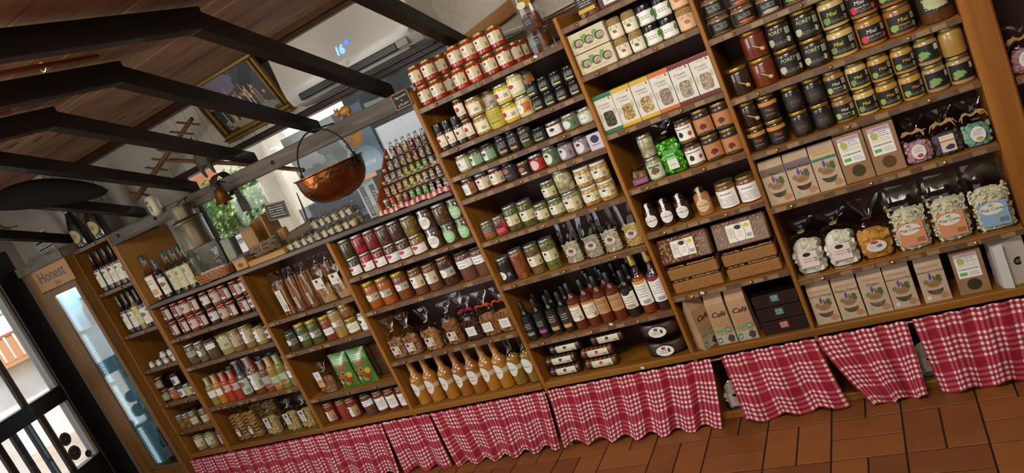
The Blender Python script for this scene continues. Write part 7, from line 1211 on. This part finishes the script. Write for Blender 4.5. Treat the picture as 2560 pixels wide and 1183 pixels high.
def tree(lb,x,y,z,r,n,seed,trunk=2.4):
    t=thing('tree',lb,'tree',(x,y,z)); q=random.Random(seed); b=MB()
    for i in range(n):
        while 1:
            p=Vector((q.uniform(-1,1),q.uniform(-1,1),q.uniform(-1,1)))
            if .5<p.length<1: break
        p=p*r*(1+.25*mnoise.noise(p*2.2+Vector((seed,0,0)))); p.z*=.62; s=q.uniform(.07,.13)*r/2.2
        e=Vector((q.uniform(-1,1),q.uniform(-1,1),q.uniform(-1,1))).normalized(); w=e.cross(Vector((.3,.5,.8))).normalized(); 
        b.add([tuple(p-e*s),tuple(p-w*s*.5+e*s*.2),tuple(p+e*s),tuple(p+w*s*.5+e*s*.2)],[(0,1,2,3)])
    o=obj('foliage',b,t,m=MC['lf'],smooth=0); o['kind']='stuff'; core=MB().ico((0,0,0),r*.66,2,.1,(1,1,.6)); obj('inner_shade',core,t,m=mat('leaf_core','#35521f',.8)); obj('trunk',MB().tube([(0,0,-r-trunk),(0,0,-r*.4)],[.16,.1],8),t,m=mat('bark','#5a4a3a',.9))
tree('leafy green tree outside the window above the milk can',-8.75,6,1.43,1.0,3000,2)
def house(lb,x,y,z,w,d,h,wall,roof,rz,wins,shut,flip=0):
    t=thing('house',lb,'house',(x,y,z),(0,0,rz)); obj('walls',MB().box(-w/2,w/2,-d/2,d/2,0,h),t,m=mat('facade_'+wall,wall,.9,0,0,1.5))
    r=MB(); e=.5; r.add([(-w/2-e,-d/2-e,h),(w/2+e,-d/2-e,h),(w/2+e,d/2+e,h),(-w/2-e,d/2+e,h),(-w/2-e,0,h+d*.3),(w/2+e,0,h+d*.3)],[(0,1,5,4),(2,3,4,5),(0,4,3),(1,2,5),(0,3,2,1)]); obj('roof',r,t,m=mat('roof_'+roof,roof,.8,0,0,3))
    for wx,wz,ww,wh in wins:
        f=obj('window',MB().box(wx-ww/2-.08,wx+ww/2+.08,-d/2-.06,-d/2+.02,wz-.08,wz+wh+.08),t,m=mat('casing','#c8c0b2',.7)); obj('pane',MB().box(wx-ww/2,wx+ww/2,-d/2-.08,-d/2-.05,wz,wz+wh),f,m=mat('pane','#4a5662',.15))
        if shut:
            for s in (-1,1): obj('shutter',MB().box(wx+s*(ww*.78+.08)-ww*.25,wx+s*(ww*.78+.08)+ww*.25,-d/2-.1,-d/2-.03,wz,wz+wh),t,m=mat('shutter_'+shut,shut,.7))
    return t
WN=[(-2.6,1.0,.9,1.3),(-.6,1.0,.9,1.3),(1.6,1.0,.9,1.3),(-2.6,3.6,.9,1.2),(-.6,3.6,.9,1.2),(1.6,3.6,.9,1.2)]
house('cream house with rust roof beyond the window tree',-18.6,16,-3.1,7,6,5.4,'#cdb79a','#a0603a',.45,WN,'#a8602e'); house('orange shuttered house far behind the copper pot',-10.6,12.2,-3.1,5,5,7.0,'#d6cbb4','#9a5a38',.35,WN,'#8a5a3a')
t=thing('garden_wall','low pale wall with stone cap below the outside tree','wall'); obj('wall',MB().box(-10.5,-4.9,4.4,4.6,-3.1,.98),t,m=mat('pale_wall','#d2c8ba',.9,0,0,2)); obj('cap',MB().box(-10.55,-4.85,4.35,4.65,.985,1.04,.01),t,m=mat('stone','#b9b4aa',.8,0,0,6,(20,.4,.01)))
for i,(x,z) in enumerate(((-4.6,2.3),)):
    t=thing('stone_pillar','pale stone pillar outside the window left of the copper pot','pillar',(x,3.0,0)); obj('shaft',MB().box(-.17,.17,-.17,.17,-3.1,z,.01),t,m=mat('pillar_stone','#c2b49c',.9,0,0,4)); obj('cap',MB().box(-.21,.21,-.21,.21,z,z+.06,.01),t,m=mat('pillar_cap','#b08a64',.8))
h=house('white house with orange balcony seen through the glass door',-27,9.6,-3.1,9.4,4,9,'#d6cfc4','#8a5a3a',1.126,[(-3.2,4.6,1.0,1.3),(.6,4.6,1.0,1.3),(3.4,1.6,1.0,1.3),(-1.5,1.4,1.6,1.6),(3.6,4.6,.9,1.3)],None)
bal=obj('balcony',MB().box(-4.6,3.4,-2.9,-2.0,2.9,3.02),h,m=mat('balcony_wood','#a0714a',.7)); sl=MB().mesh('b',None)
bs=MB().box(-.1,.1,-.015,.015,0,.8,.01).mesh('slat',mat('balcony_wood','#a0714a',.7))
for k in range(31): obj('slat',bs,bal,(-4.5+.26*k,-2.88,3.02))
obj('rail',MB().box(-4.6,3.4,-2.93,-2.83,3.82,3.9),bal,m=mat('balcony_rail','#8a5038',.7))
t=thing('terrace_parapet','low white parapet outside the glass door','wall'); obj('wall',MB().box(-9.2,-9.0,-5,1.5,-.65,.25),t,m=mat('pale_wall','#d2c8ba',.9,0,0,2)); obj('step',MB().box(-8.9,-7.4,-4,1,-.65,-.5,.01),t,m=mat('step_stone','#a8a8a4',.8,0,0,4))
